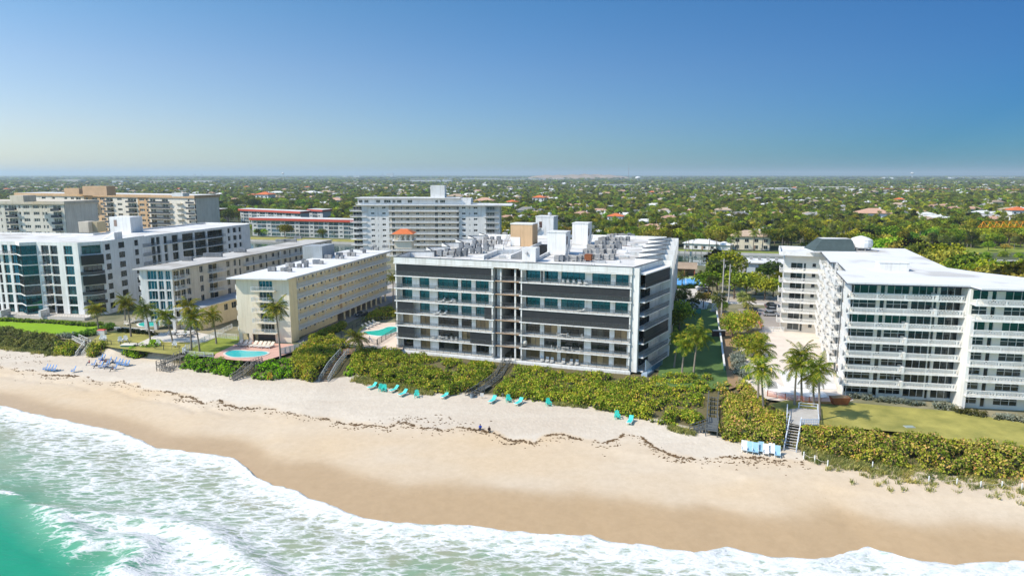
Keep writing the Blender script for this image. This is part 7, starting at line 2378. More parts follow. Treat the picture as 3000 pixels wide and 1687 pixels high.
hedge("shrub", "sea grape shrub right of the short white stair", [(250, 1044), (275, 1047), (305, 1042)], [(268, 1004), (285, 1002), (304, 1010)], LM_GRAPE, seed=13, cat="shrub", front_h=1.6)
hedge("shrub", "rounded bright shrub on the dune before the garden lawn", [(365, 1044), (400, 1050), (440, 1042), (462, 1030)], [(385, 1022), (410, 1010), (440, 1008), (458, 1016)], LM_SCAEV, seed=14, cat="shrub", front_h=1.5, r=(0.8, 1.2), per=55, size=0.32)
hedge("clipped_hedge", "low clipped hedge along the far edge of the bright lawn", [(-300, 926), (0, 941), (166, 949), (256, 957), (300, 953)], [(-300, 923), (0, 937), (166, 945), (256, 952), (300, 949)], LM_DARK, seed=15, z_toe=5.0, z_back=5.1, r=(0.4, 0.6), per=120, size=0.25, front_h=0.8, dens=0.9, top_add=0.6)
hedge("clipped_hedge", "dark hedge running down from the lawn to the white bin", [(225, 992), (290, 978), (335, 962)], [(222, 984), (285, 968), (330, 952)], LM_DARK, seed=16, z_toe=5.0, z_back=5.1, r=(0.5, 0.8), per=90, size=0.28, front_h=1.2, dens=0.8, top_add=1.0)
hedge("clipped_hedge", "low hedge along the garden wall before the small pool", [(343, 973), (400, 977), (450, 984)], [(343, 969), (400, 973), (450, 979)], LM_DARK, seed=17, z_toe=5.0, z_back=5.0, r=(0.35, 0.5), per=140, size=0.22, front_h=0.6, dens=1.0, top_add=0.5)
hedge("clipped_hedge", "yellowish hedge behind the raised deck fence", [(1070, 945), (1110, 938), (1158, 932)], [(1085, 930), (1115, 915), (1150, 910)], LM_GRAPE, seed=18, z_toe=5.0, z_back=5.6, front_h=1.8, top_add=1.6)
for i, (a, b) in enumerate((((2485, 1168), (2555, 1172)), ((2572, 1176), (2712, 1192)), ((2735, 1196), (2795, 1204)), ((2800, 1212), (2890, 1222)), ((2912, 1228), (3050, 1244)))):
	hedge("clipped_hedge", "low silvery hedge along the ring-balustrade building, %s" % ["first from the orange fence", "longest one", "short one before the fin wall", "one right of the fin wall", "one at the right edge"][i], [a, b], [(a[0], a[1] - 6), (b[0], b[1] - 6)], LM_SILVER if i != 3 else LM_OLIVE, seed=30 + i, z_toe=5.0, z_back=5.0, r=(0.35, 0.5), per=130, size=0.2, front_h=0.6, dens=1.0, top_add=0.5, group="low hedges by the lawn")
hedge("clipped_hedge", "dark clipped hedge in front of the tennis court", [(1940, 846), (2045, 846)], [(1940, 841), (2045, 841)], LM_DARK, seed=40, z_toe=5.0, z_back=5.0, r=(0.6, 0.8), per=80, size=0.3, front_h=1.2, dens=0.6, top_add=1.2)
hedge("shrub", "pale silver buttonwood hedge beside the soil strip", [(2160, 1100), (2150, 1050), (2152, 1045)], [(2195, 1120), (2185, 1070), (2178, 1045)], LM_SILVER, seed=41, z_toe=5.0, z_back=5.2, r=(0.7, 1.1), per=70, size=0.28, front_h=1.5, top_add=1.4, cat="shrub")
# sea grape trees between the side lawn and the car park
SG = Placer(tree_proto(50, 5.2, 7.0, 20, 0.5, LM_GRAPE, 30, 0.8))
for (px, py, sc, lab) in ((2145, 985, 0.95, "large sea grape tree behind the soil strip, left one"), (2190, 972, 0.9, "large sea grape tree beside the pink car park wall"), (2190, 1045, 0.85, "sea grape tree nearest the coconut palms by the court"), (2225, 1010, 0.5, "small sea grape bush by the car park balustrade")):
	x, y = G(px, py, PLAT); SG((x, y, PLAT), rnd.uniform(0, 6), lab, "sea grape trees by the soil strip", sc)
# dune grass in tufts
mb_v, mb_f = [], []
def tuft(x, y, h, n):
	z = gz1(x, y)
	for k in range(n):
		a = rnd.uniform(0, 6.28); lean = rnd.uniform(0.1, 0.6); hh = h * rnd.uniform(0.5, 1.1)
		bx_, by_ = x + rnd.gauss(0, 0.25), y + rnd.gauss(0, 0.25)
		w = 0.035
		px_, py_ = -math.sin(a) * w, math.cos(a) * w
		m1 = (bx_ + math.cos(a) * lean * hh * 0.35, by_ + math.sin(a) * lean * hh * 0.35, z + hh * 0.6)
		tp = (bx_ + math.cos(a) * lean * hh, by_ + math.sin(a) * lean * hh, z + hh)
		i = len(mb_v)
		mb_v.extend([(bx_ - px_, by_ - py_, z), (bx_ + px_, by_ + py_, z), (m1[0] + px_, m1[1] + py_, m1[2]), tp])
		mb_f.append((i, i + 1, i + 2, i + 3))
for (lst, w, n, h) in (([(1035, 1112), (1100, 1122), (1180, 1138), (1270, 1150)], 2.0, 260, 0.8), ([(1620, 1182), (1720, 1192)], 0.8, 60, 0.6), ([(2350, 1330), (2450, 1352), (2560, 1372), (2700, 1392), (2850, 1408), (3000, 1425)], 4.4, 420, 0.8), ([(-150, 1003), (0, 1015), (80, 1026), (170, 1040)], 1.6, 240, 0.8), ([(1960, 1255), (2030, 1268)], 1.0, 60, 0.7)):
	P_ = [G(a, b, 2.8) for a, b in lst]
	for k in range(n):
		i = rnd.randrange(len(P_) - 1); t = rnd.random()
		tuft(P_[i][0] + (P_[i + 1][0] - P_[i][0]) * t, P_[i][1] + (P_[i + 1][1] - P_[i][1]) * t + rnd.gauss(0, w * 0.5), h, 26)
o = put("dune_grass", np_mesh("dune_grass", mb_v, mb_f, LM_GRASS)); o["kind"] = "stuff"; o["label"] = "dry dune grass tufts at the foot of the hedges"

# ------------------------------------------------------------------ trees behind
protos = [("dark round evergreen", tree_proto(61, 5.0, 9.0, 18, 0.8, LM_DARK, 16)), ("mid green broad tree", tree_proto(62, 5.5, 8.5, 18, 0.8, LM_MID, 15, 0.6)),
		  ("olive brown open tree", tree_proto(63, 4.8, 7.5, 14, 0.75, LM_OLIVE, 15, 0.6)), ("bright lime green tree", tree_proto(64, 4.6, 8.0, 15, 0.75, LM_BRIGHT, 15, 0.75)), ("tall mid green tree", tree_proto(65, 4.0, 10.0, 16, 0.75, LM_MID, 17, 1.0))]
TP_ = [Placer(p[1]) for p in protos]
def palm_proto(name, crown, h, rad, sc):
	r = thing(name, name, "palm tree")
	mb = MB(); mb.bar((0, 0, -0.2), (0.25, 0.1, h * 0.5), rad * 1.3, 6, rad); mb.bar((0.25, 0.1, h * 0.5), (0.3, 0.3, h), rad, 6, rad * 0.8)
	put("trunk", mb.mesh("trunk", BARK), r); c = put("crown", crown, r, (0.3, 0.3, h - 0.1)); c.scale = (sc, sc, sc)
	return r
PP_ = [Placer(palm_proto("coconut_palm", PALMC[0], 9.5, 0.2, 1.1)), Placer(palm_proto("sabal_palm", FANC[0], 7.5, 0.2, 1.5)), Placer(palm_proto("royal_palm", PALMC[1], 11.0, 0.25, 1.0)), Placer(palm_proto("bismarck_palm", FANS, 4.0, 0.25, 1.6))]
placed_t, placed_p = 0, 0
def mid_tree(kind, px, py, sc, label, z=None, group=None):
	x, y = G(px, py, z if z is not None else PLAT)
	TP_[kind]((x, y, z if z is not None else PLAT), rnd.uniform(0, 6.28), label, group, sc)
mids = [(1, 2075, 865, 1.0, "tree clump left of the taller utility pole"), (0, 2100, 850, 1.3, "dark tree wall behind the utility poles, left"), (4, 2095, 822, 1.4, "tall clipped green tree by the canal edge"), (1, 2125, 830, 1.5, "green tree behind the shorter utility pole"), (0, 2150, 875, 1.1, "dark tree beside the road behind the poles"), (1, 2185, 868, 1.0, "tree before the stone-walled house, left"), (2, 2215, 862, 1.1, "olive tree before the stone-walled house"), (0, 2240, 878, 0.9, "dark tree by the roadside before the stone-walled house"), (3, 2265, 872, 0.9, "lime green tree by the roadside at the cross wing"), (4, 2285, 868, 1.0, "tall tree touching the cross wing"), (0, 2255, 840, 1.1, "dark tree behind the roadside trees"), (2, 2060, 902, 0.7, "small olive tree by the white cabinet"), (0, 1990, 965, 0.9, "dark tree by the flank of the main condominium, rear"), (0, 1965, 985, 0.8, "dark tree by the flank of the main condominium, front"), (3, 2112, 920, 0.55, "small clipped lime bush at the cabinet")]
for m_ in mids: mid_tree(*m_, group="trees between canal and road")
sorts = []
def free(x, y, m=0.0):
	for h in HOUSES:
		if (x - h[0]) ** 2 + (y - h[1]) ** 2 < (h[2] * 0.85 + m) ** 2:
			return False
		# keep a window open in front of the houses so that they show
		dy = h[1] - y
		if 0 < dy < 34 and abs(x - h[0] * y / h[1]) < h[2] * 0.75 and rnd.random() < 0.88 and h[1] < 1800:
			return False
	return True
H_NEAR = HOUSES
# clearings: park lawn, canal lawn
park = gp([(2640, 715), (2980, 720), (3000, 735), (2700, 742)], FARZ)
sheet("park_lawn", gp([(2560, 722), (2700, 712), (3100, 712), (3100, 738), (2780, 742)], FARZ), FARZ + 0.03, GRASS)
sheet("canal_lawn", [UV(-420, 408), UV(-30, 408), UV(-30, 424), UV(-420, 424)], FARZ + 0.03, GRASSY)
sheet("canal_lawn", [UV(-12, 408), UV(100, 408), UV(100, 416), UV(-12, 416)], FARZ + 0.03, GRASS)
sheet("canal_beach", gp([(2800, 745), (3100, 750), (3100, 762), (2830, 757)], 0.9), 0.95, mat("pale_canal_sand", (0.60, 0.52, 0.40), 0.9))
cells = []
y = 412.0
def allowed(x, y):
	s, v = to_uv(x, y)
	if v < 409: return False
	if s > 205 and v < 440: return False
	if -420 < s < -30 and v < 427: return False
	if -12 < s < 100 and v < 418: return False
	if -410 < x < -70 and 455 < y < 655 and rnd.random() < 0.93: return False
	if s > 190 and 440 < v < 500 and rnd.random() < 0.75: return False
	return abs(x) < 0.84 * y + 60
near = []
rr_ = random.Random(5)
while len(near) < 25000:
	yy = 409 + 900 * rr_.random() ** 0.9
	xx = rr_.uniform(-0.84, 0.84) * yy
	# patchy cover
	d = float(fbm(xx * 0.008, yy * 0.008, 90, 3))
	if rr_.random() > 0.25 + 0.9 * d: 
		near.append(None); continue
	if allowed(xx, yy) and free(xx, yy, 1.5):
		near.append((yy, xx))
	else:
		near.append(None)
near = sorted(p for p in near if p)
mang = []
# dark mangrove belt and the park trees at the right
for k in range(420):
	s_, v_ = rr_.uniform(140, 470), rr_.uniform(500, 590)
	x_, y_ = UV(s_, v_)
	if abs(x_) < 0.86 * y_: mang.append((y_, x_))
rest = []
tw = ["dark round evergreen tree", "mid green spreading tree", "open olive tree", "lime green tree", "tall slim green tree"]
wh = ["on the far canal bank", "behind the canal-side houses", "across the canal", "on the near plain"]
pn = ["coconut palm", "sabal palm", "royal palm", "silver fan palm"]
def zone(y): return wh[0] if y < 450 else wh[1] if y < 500 else wh[2] if y < 580 else wh[3]
for (yy, xx) in near:
	ispalm = rr_.random() < 0.30
	if ispalm and placed_p < 280:
		k = rr_.choices((0, 1, 2, 3), (4, 4, 4, 1))[0]
		PP_[k]((xx, yy, FARZ), rr_.uniform(0, 6.28), "%s %s %s" % (pn[k], zone(yy), sector(xx, yy)), "palms across the canal", rr_.uniform(0.75, 1.15)); placed_p += 1
	elif not ispalm and placed_t < 150:
		k = rr_.choices((0, 1, 2, 3, 4), (4, 5, 4, 1, 3))[0]
		TP_[k]((xx, yy, FARZ), rr_.uniform(0, 6.28), "%s %s %s" % (tw[k], zone(yy), sector(xx, yy)), "trees across the canal", rr_.choice((0.7, 0.9, 1.1, 1.3, 1.5))); placed_t += 1
	else:
		rest.append((xx, yy, ispalm, rr_.uniform(0.5, 1.0)))
for (yy, xx) in mang:
	if placed_t < 165:
		TP_[0]((xx, yy, FARZ), rr_.uniform(0, 6.28), "dark evergreen in the dense belt behind the park lawn", "dark belt behind the park lawn", rr_.uniform(0.9, 1.35)); placed_t += 1
	else:
		rest.append((xx, yy, False, 1.2))
bt = Placer(tree_proto(77, 7.5, 10.5, 26, 0.8, LM_BRIGHT, 20, 0.65))
x, y = G(2795, 722, FARZ); bt((x, y, FARZ), 0.3, "huge bright lime green tree in the park below the crane jib", None, 1.05)
for (px, py, k, sc, lab) in ((2725, 745, 3, 0.8, "lime bushes on the park shore"), (2890, 752, 3, 0.7, "bright bush row on the far canal beach, left"), (2940, 752, 3, 0.75, "bright bush row on the far canal beach, middle"), (2985, 754, 3, 0.7, "bright bush row on the far canal beach, right")):
	x, y = G(px, py, FARZ); TP_[k]((x, y, FARZ - 2.5), 1.0, lab, None, sc)
for i in range(26):
	px, py = 2590 + i * 17 + rnd.uniform(-8, 8), rnd.uniform(706, 738)
	x, y = G(px, py, FARZ)
	if i % 3:
		PP_[1]((x, y, FARZ), i, "sabal palm on the park lawn across the canal", "palms on the park lawn", rnd.uniform(0.8, 1.1))
	else:
		TP_[rnd.choice((1, 2))]((x, y, FARZ), i, "small tree on the park lawn across the canal", "trees on the park lawn", rnd.uniform(0.6, 0.9))
# trees on the near bank behind the ring-balustrade building
for i, (px, py, k, sc) in enumerate(((2640, 800, 2, 1.5), (2700, 815, 2, 1.6), (2740, 830, 2, 1.4), (2590, 790, 1, 1.3), (2860, 865, 3, 1.2), (2900, 880, 1, 1.3), (2830, 855, 0, 1.3), (2880, 900, 2, 1.5), (2930, 905, 3, 1.2), (2985, 930, 1, 1.5), (3020, 950, 2, 1.6), (2620, 785, 1, 1.3), (2670, 800, 1, 1.4), (2760, 820, 1, 1.4), (2790, 835, 2, 1.5), (2990, 985, 1, 1.2), (3030, 1010, 0, 1.3), (2960, 870, 3, 1.3), (3000, 900, 1, 1.4), (2940, 940, 2, 1.2), (2800, 845, 2, 1.2), (2550, 770, 1, 1.2), (2520, 762, 0, 1.2), (2470, 760, 1, 1.2), (2420, 765, 1, 1.1), (2370, 775, 1, 1.0))):
	x, y = G(px, py, PLAT); TP_[k]((x, y, PLAT), i * 1.3, "%s on the near canal bank behind the ring-balustrade building" % tw[k], "trees behind the ring-balustrade building", sc * 1.25)
for i in range(34):
	s_ = 95 + i * 7.5; x, y = UV(s_ + rnd.uniform(-3, 3), rnd.uniform(303, 317))
	if (x / y * FOC + 1500) > 2480:
		k = rnd.choice((1, 1, 2, 4, 0)); TP_[k]((x, y, PLAT), i, "%s in the row lining the near canal bank at the right" % tw[k], "row on the near canal bank", (0.55 if 2790 < x / y * FOC + 1500 < 2990 else 0.95) * rnd.uniform(0.85, 1.2))
for i, (px, py, k, sc) in enumerate(((745, 683, 1, 0.8), (835, 697, 1, 1.15), (945, 697, 0, 0.75), (985, 697, 2, 0.7), (905, 694, 2, 0.6))):
	x, y = G(px, py, FARZ); TP_[k]((x, y, FARZ), i, "%s on the canal lawn, %s from the left" % (tw[k], ["first", "second", "fourth", "fifth", "third"][i]), "trees on the canal lawn", sc)
for i, (px, py, k, sc) in enumerate(((595, 640, 0, 1.6), (625, 632, 1, 1.7), (655, 638, 0, 1.7), (685, 640, 0, 1.5), (745, 618, 0, 1.7), (790, 612, 1, 1.7), (880, 615, 0, 1.5), (640, 650, 0, 1.5), (670, 655, 0, 1.6), (700, 650, 1, 1.3), (610, 655, 0, 1.3), (720, 600, 1, 1.6), (760, 605, 0, 1.5), (830, 608, 1, 1.5), (860, 608, 0, 1.2), (960, 640, 3, 1.2), (985, 622, 3, 1.6), (1015, 628, 1, 1.4), (690, 610, 1, 1.5), (650, 615, 0, 1.4), (1020, 660, 1, 1.0))):
	x, y = G(px, py, FARZ); TP_[k]((x, y, FARZ), i * 2.1, "large %s among the red-banded blocks" % tw[k], "big trees among the red-banded blocks", sc)
for i, (px, py, k, sc) in enumerate(((2008, 736, 0, 0.95), (2018, 737, 2, 0.9), (2030, 735, 0, 0.9), (2076, 736, 0, 1.0), (2098, 734, 2, 0.8), (2160, 735, 0, 1.05), (2206, 736, 0, 1.15), (2232, 735, 2, 1.0), (2255, 734, 0, 1.1), (2142, 736, 1, 0.9))):
	x, y = G(px, py, FARZ); PP_[k]((x, y, FARZ), i * 1.7, "%s before the canal-side houses beyond the gap, %s from the left" % (pn[k], ["first", "second", "third", "fourth", "fifth", "seventh", "eighth", "ninth", "tenth", "sixth"][i]), "palms before the canal-side houses", sc)
# the rest of the wooded plain: one mass of instanced trees
fcol = bpy.data.collections.new("wooded_plain_sources")
def src(name, me):
	o = bpy.data.objects.new(name, me); fcol.objects.link(o)
for i, (sd, R_, H_, l_, s_, lm, per, fl) in enumerate(((61, 5.0, 9.0, 14, 1.15, LM_DARK, 8, 0.75), (62, 5.5, 8.0, 14, 1.15, LM_MID, 8, 0.6), (63, 4.8, 7.0, 12, 1.1, LM_OLIVE, 8, 0.6), (65, 4.0, 10.0, 13, 1.1, LM_MID, 9, 1.0))):
	src("a_tree_%d" % i, tree_proto(sd + 200, R_, H_, l_, s_, lm, per, fl, as_mesh=True))
def palm_mesh(seed, h, lm, L_=3.6):
	rng = np.random.default_rng(seed)
	Q = []
	for k in range(16):
		az_ = 2 * math.pi * k * 0.381966
		Q += frond(rng, L_, math.radians(95), az_, math.radians(75 - 90 * k / 16), 6, 0.9, 0.35)
	V_ = np.array(Q).reshape(-1, 3); V_[:, 2] += h
	mb = MB(); mb.bar((0, 0, -0.2), (0, 0, h), 0.28, 5, 0.2)
	me = bpy.data.meshes.new("palm")
	n = len(V_)
	me.from_pydata([tuple(v) for v in V_] + mb.v, [], [tuple(range(i, i + 4)) for i in range(0, n, 4)] + [tuple(n + k for k in f) for f in mb.f])
	me.materials.append(lm); me.materials.append(BARK)
	me.polygons.foreach_set("material_index", [0] * (n // 4) + [1] * len(mb.f))
	return me
src("b_palm_0", palm_mesh(5, 9.5, LM_PALM)); src("b_palm_1", palm_mesh(6, 7.0, LM_SABAL, 2.6))
pts = [(x, y, FARZ, (rr_.choice((4, 5)) if ip else rr_.choices((0, 1, 2, 3), (4, 5, 4, 3))[0]), sc, sc) for x, y, ip, sc in rest]
rg = np.random.default_rng(3)
def scatter(n, y0, y1, s0, s1, pw, palms=0.2, zs=1.0):
	k = 0
	while k < n:
		m = 4000
		yy = y0 + (y1 - y0) * rg.random(m) ** pw
		xx = rg.uniform(-0.84, 0.84, m) * yy
		d = fbm(xx * 0.004, yy * 0.004, 91, 3)
		ok = rg.random(m) < 0.15 + 1.1 * d
		for x, y, o_ in zip(xx, yy, ok):
			if not o_: continue
			if y < 2300:
				if any((x - h[0]) ** 2 + (y - h[1]) ** 2 < (h[2] * 0.8) ** 2 for h in HNP.get((int(x // 80), int(y // 80)), ())): continue
			ip = rg.random() < palms
			s = rg.uniform(s0, s1)
			pts.append((x, y, FARZ, (int(rg.integers(4, 6)) if ip else int(rg.integers(0, 4))), s, s * zs))
			k += 1
			if k >= n: break
HNP = {}
for h in HOUSES:
	for i in range(-1, 2):
		for j in range(-1, 2):
			HNP.setdefault((int(h[0] // 80) + i, int(h[1] // 80) + j), []).append(h)
scatter(10500, 1250, 2300, 0.5, 1.05, 0.9, 0.25)
scatter(11500, 2250, 5200, 0.9, 1.8, 0.8, 0.1, 0.66)
scatter(9000, 5000, 16000, 2.0, 4.5, 0.8, 0.0, 0.42)
me = bpy.data.meshes.new("wooded_plain")
A_ = np.array(pts)
me.vertices.add(len(A_)); me.vertices.foreach_set("co", A_[:, :3].astype(np.float32).ravel())
def attr(name, typ, data):
	a = me.attributes.new(name, typ, 'POINT')
	a.data.foreach_set("vector" if typ == 'FLOAT_VECTOR' else "value", data)
attr("pick", 'INT', A_[:, 3].astype(np.int32))
attr("size", 'FLOAT_VECTOR', np.stack([A_[:, 4], A_[:, 4], A_[:, 5]], 1).astype(np.float32).ravel())
ro_ = np.zeros((len(A_), 3), np.float32); ro_[:, 2] = rg.uniform(0, 6.28, len(A_))
attr("turn", 'FLOAT_VECTOR', ro_.ravel())
o = put("treeline", me); o["kind"] = "stuff"; o["label"] = "dense treetops covering the flat plain to the horizon"
ng = bpy.data.node_groups.new("scatter_trees", 'GeometryNodeTree')
ng.interface.new_socket("Geometry", in_out='INPUT', socket_type='NodeSocketGeometry')
ng.interface.new_socket("Geometry", in_out='OUTPUT', socket_type='NodeSocketGeometry')
gi, go = ng.nodes.new("NodeGroupInput"), ng.nodes.new("NodeGroupOutput")
iop = ng.nodes.new("GeometryNodeInstanceOnPoints"); ci = ng.nodes.new("GeometryNodeCollectionInfo")
ci.inputs["Collection"].default_value = fcol; ci.inputs["Separate Children"].default_value = True; ci.inputs["Reset Children"].default_value = True
iop.inputs["Pick Instance"].default_value = True
def named(nm, dt):
	n = ng.nodes.new("GeometryNodeInputNamedAttribute"); n.data_type = dt; n.inputs["Name"].default_value = nm
	return next(s for s in n.outputs if s.enabled and s.name == "Attribute")
lk = ng.links.new
lk(gi.outputs[0], iop.inputs["Points"]); lk(ci.outputs[0], iop.inputs["Instance"])
lk(named("pick", 'INT'), iop.inputs["Instance Index"]); lk(named("size", 'FLOAT_VECTOR'), iop.inputs["Scale"]); lk(named("turn", 'FLOAT_VECTOR'), iop.inputs["Rotation"])
lk(iop.outputs[0], go.inputs[0])
md = o.modifiers.new("scatter", 'NODES'); md.node_group = ng
# ------------------------------------------------------------------ beach stairs through the dune hedge
def stair_flight(r, a, b, w, rail, tread, nsteps, ph=1.0, rr=0.05, posts=4):
	"""flight from a (upper) to b (lower): stringers, single treads, posts and handrails"""
	a, b = Vector(a), Vector(b)
	d = b - a
	s = Vector((d.y, -d.x, 0)).normalized() * (w / 2)
	org = Vector(ORG[r.name])
	for k in (-1, 1):
		mb = MB(); mb.beam(tuple(a + s * k), tuple(b + s * k), 0.09, 0.26); mb.build("stringer", rail, r)
		mb = MB()
		mb.beam(tuple(a + s * k + Vector((0, 0, ph))), tuple(b + s * k + Vector((0, 0, ph))), 0.14, 0.07)
		mb.beam(tuple(a + s * k + Vector((0, 0, ph * 0.5))), tuple(b + s * k + Vector((0, 0, ph * 0.5))), 0.05, 0.09)
		mb.build("handrail", rail, r)
		for i in range(posts + 1):
			c = a.lerp(b, i / posts) + s * k
			mb = MB(); mb.box(c.x - rr, c.x + rr, c.y - rr, c.y + rr, min(gz1(c.x, c.y) - 0.3, c.z - 0.2), c.z + ph); mb.build("post", rail, r)
	hd = Vector((d.x, d.y, 0)).normalized()
	tm = MB()
	P = [(-s - hd * 0.15), (s - hd * 0.15), (s + hd * 0.15), (-s + hd * 0.15)]
	tm.hexa([tuple(p) for p in (P if (P[1] - P[0]).cross(P[2] - P[1]).z > 0 else P[::-1])] + [tuple(p + Vector((0, 0, 0.05))) for p in (P if (P[1] - P[0]).cross(P[2] - P[1]).z > 0 else P[::-1])])
	me = tm.mesh("tread", tread)
	for i in range(nsteps):
		c = a.lerp(b, (i + 0.5) / nsteps) + Vector((0, 0, 0.1)) - org
		put("tread", me, r, tuple(c))
def landing(r, pts, z, rail, deck, ph=1.0, open_edges=()):
	n = len(pts)
	ar = sum(pts[i][0] * pts[(i + 1) % n][1] - pts[(i + 1) % n][0] * pts[i][1] for i in range(n))
	q = pts if ar > 0 else pts[::-1]
	mb = MB(); mb.prism(q, z - 0.12, z); mb.build("landing", deck, r)
	for i, (x, y) in enumerate(pts):
		mb = MB(); mb.box(x - 0.07, x + 0.07, y - 0.07, y + 0.07, min(gz1(x, y) - 0.3, z - 0.3), z + ph); mb.build("post", rail, r)
	for i in range(n):
		if i in open_edges: continue
		a, b = pts[i], pts[(i + 1) % n]
		mb = MB(); mb.beam((*a, z + ph), (*b, z + ph), 0.12, 0.07); mb.beam((*a, z + ph * 0.5), (*b, z + ph * 0.5), 0.05, 0.09); mb.build("handrail", rail, r)
def beach_stair(label, path, w, rail, deck, tread, ph=1.0):
	"""path: (px, py, z) sightings from top to bottom"""
	P = [(*G(a, b, z), z) for a, b, z in path]
	r = thing("beach_stair", label, "stairs", P[-1], "beach stairs")
	for a, b in zip(P[:-1], P[1:]):
		L_ = math.hypot(b[0] - a[0], b[1] - a[1])
		if abs(a[2] - b[2]) < 0.25:
			d = Vector((b[0] - a[0], b[1] - a[1], 0)).normalized(); s = Vector((d.y, -d.x, 0)) * (w / 2)
			q = [Vector(a) - s, Vector(a) + s, Vector(b) + s, Vector(b) - s]
			landing(r, [(v.x, v.y) for v in q], a[2], rail, deck, ph, (0, 2))
		else:
			stair_flight(r, a, b, w, rail, tread, max(4, int(abs(a[2] - b[2]) / 0.2)), ph)
	return r
beach_stair("short whitewashed stair bent between two sea grape shrubs", [(222, 992, 5.0), (258, 1009, 4.7), (232, 1044, 2.7)], 1.5, WOODP, WOODP, WOODG)
beach_stair("weathered stair with landing left of the bright green hedge", [(536, 1040, 5.0), (517, 1049, 4.9), (478, 1066, 3.7), (465, 1070, 3.7), (505, 1086, 2.8)], 1.4, WOODG, WOODG, WOODG)
beach_stair("weathered stair between the two bright green hedges", [(768, 1058, 5.0), (736, 1070, 4.4), (705, 1098, 3.4), (678, 1114, 2.7)], 1.4, WOODG, WOODG, WOODG)
r = beach_stair("long grey stair with brown treads down from the raised deck", [(1010, 1034, 5.1), (985, 1062, 4.3), (972, 1078, 4.0), (948, 1120, 2.7)], 1.9, mat("grey_blue_paint", (0.30, 0.34, 0.34), 0.7), WOODB, WOODB, 1.1)
landing(r, [G(1008, 1040, 5.1), G(1042, 1034, 5.1), G(1062, 1022, 5.1), G(1010, 1018, 5.1), G(958, 1024, 5.1)], 5.1, MATS["grey_blue_paint"], WOODB, 1.0, (4,))
r = beach_stair("dark stair down from the central stairwell of the main condominium", [(1488, 1054, 5.2), (1462, 1103, 3.9), (1432, 1126, 3.6), (1410, 1140, 3.5), (1370, 1163, 2.7)], 1.5, WOODD, WOODD, WOODD)
r = beach_stair("dark stair with side landing between the clipped hedges", [(2090, 1160, 4.9), (2086, 1222, 3.9), (2088, 1240, 3.9)], 1.7, WOODD, WOODD, WOODD)
P = [G(2070, 1238, 3.9), G(2104, 1238, 3.9), G(2102, 1262, 3.9), G(2068, 1258, 3.9)]
landing(r, P, 3.88, WOODD, WOODD, 1.0, (0, 3))
a_, b_ = G(2072, 1248, 3.85), G(2020, 1262, 2.75)
stair_flight(r, (*a_, 3.85), (*b_, 2.6), 1.5, WOODD, WOODD, 7)
BLUEP = mat("blue_white_paint", (0.60, 0.66, 0.74), 0.6, 0.1, 1.0)
r = beach_stair("white and grey stair below the white viewing deck", [(2330, 1236, 4.9), (2314, 1325, 2.6)], 1.8, BLUEP, CONC, CONC)
DP = [G(2306, 1200, 5.0), G(2340, 1195, 5.0), G(2395, 1200, 5.0), G(2398, 1245, 5.0), G(2345, 1245, 5.0), G(2304, 1235, 5.0)]
landing(r, DP, 5.05, BLUEP, CONC, 1.0, (0, 4))
for i in range(5):
	p, q = DP[3], DP[4]
for (a, b) in ((DP[2], DP[3]), (DP[3], DP[4])):
	picket_rail(r, Face(a, b), 0, Face(a, b).len, 5.05, 0, 0.95, 0.28, BLUEP, "baluster_panel", t=0.09)
# bins, boards and cabinets -------------------------------------------------------------------
def boxthing(name, label, cat, px, py, z, parts, rz=0.0, group=None):
	x, y = G(px, py, z)
	r = thing(name, label, cat, (x, y, z), group)
	r.rotation_euler = (0, 0, rz)
	for nm, m, fn in parts:
		mb = MB(); fn(mb); put(nm, mb.mesh(nm, m), r)
	return r
def bin_parts(body, lid, w=0.6, h=1.0):
	return [("body", body, lambda mb: mb.lathe([(w * 0.42, 0), (w * 0.5, h)], 12)), ("lid", lid, lambda mb: mb.lathe([(w * 0.54, h), (w * 0.54, h + 0.08), (w * 0.2, h + 0.2)], 12))]
boxthing("trash_bin", "grey blue trash bin at the foot of the dark central stair", "bin", 1382, 1165, 2.75, bin_parts(mat("bin_blue", (0.22, 0.28, 0.32), 0.6), RAILD, 0.7, 0.9))
boxthing("storage_bin", "white storage bin with red lid beside the palm on the garden lawn", "bin", 299, 979, PLAT, [("body", WPLAST, lambda mb: mb.box(-1.0, 1.0, -0.6, 0.6, 0, 1.1)), ("lid", mat("red_lid", (0.6, 0.1, 0.08), 0.5), lambda mb: mb.hexa([(-1.05, -0.65, 1.101), (1.05, -0.65, 1.101), (1.05, 0.65, 1.101), (-1.05, 0.65, 1.101), (-0.8, -0.4, 1.3), (0.8, -0.4, 1.3), (0.8, 0.4, 1.3), (-0.8, 0.4, 1.3)]))])
boxthing("deck_box", "green box with pale top at the edge of the garden lawn", "box", 376, 1024, 4.2, [("body", mat("green_box", (0.03, 0.22, 0.15), 0.6), lambda mb: mb.box(-1.5, 1.5, -0.6, 0.6, 0, 1.2)), ("top", BEIGE, lambda mb: mb.box(-1.6, 1.6, -0.7, 1.5, 1.201, 1.3))])
boxthing("utility_cabinet", "white utility cabinet at the road end of the side lawn", "cabinet", 2096, 912, PLAT, [("body", WHITE, lambda mb: mb.box(-1.0, 1.0, -0.6, 0.6, 0.3, 3.0)), ("top", OFFWHITE, lambda mb: mb.box(-1.1, 1.1, -0.7, 0.7, 3.001, 3.15)), ("base", CONC, lambda mb: mb.box(-1.6, 1.2, -0.8, 0.8, 0, 0.299))])
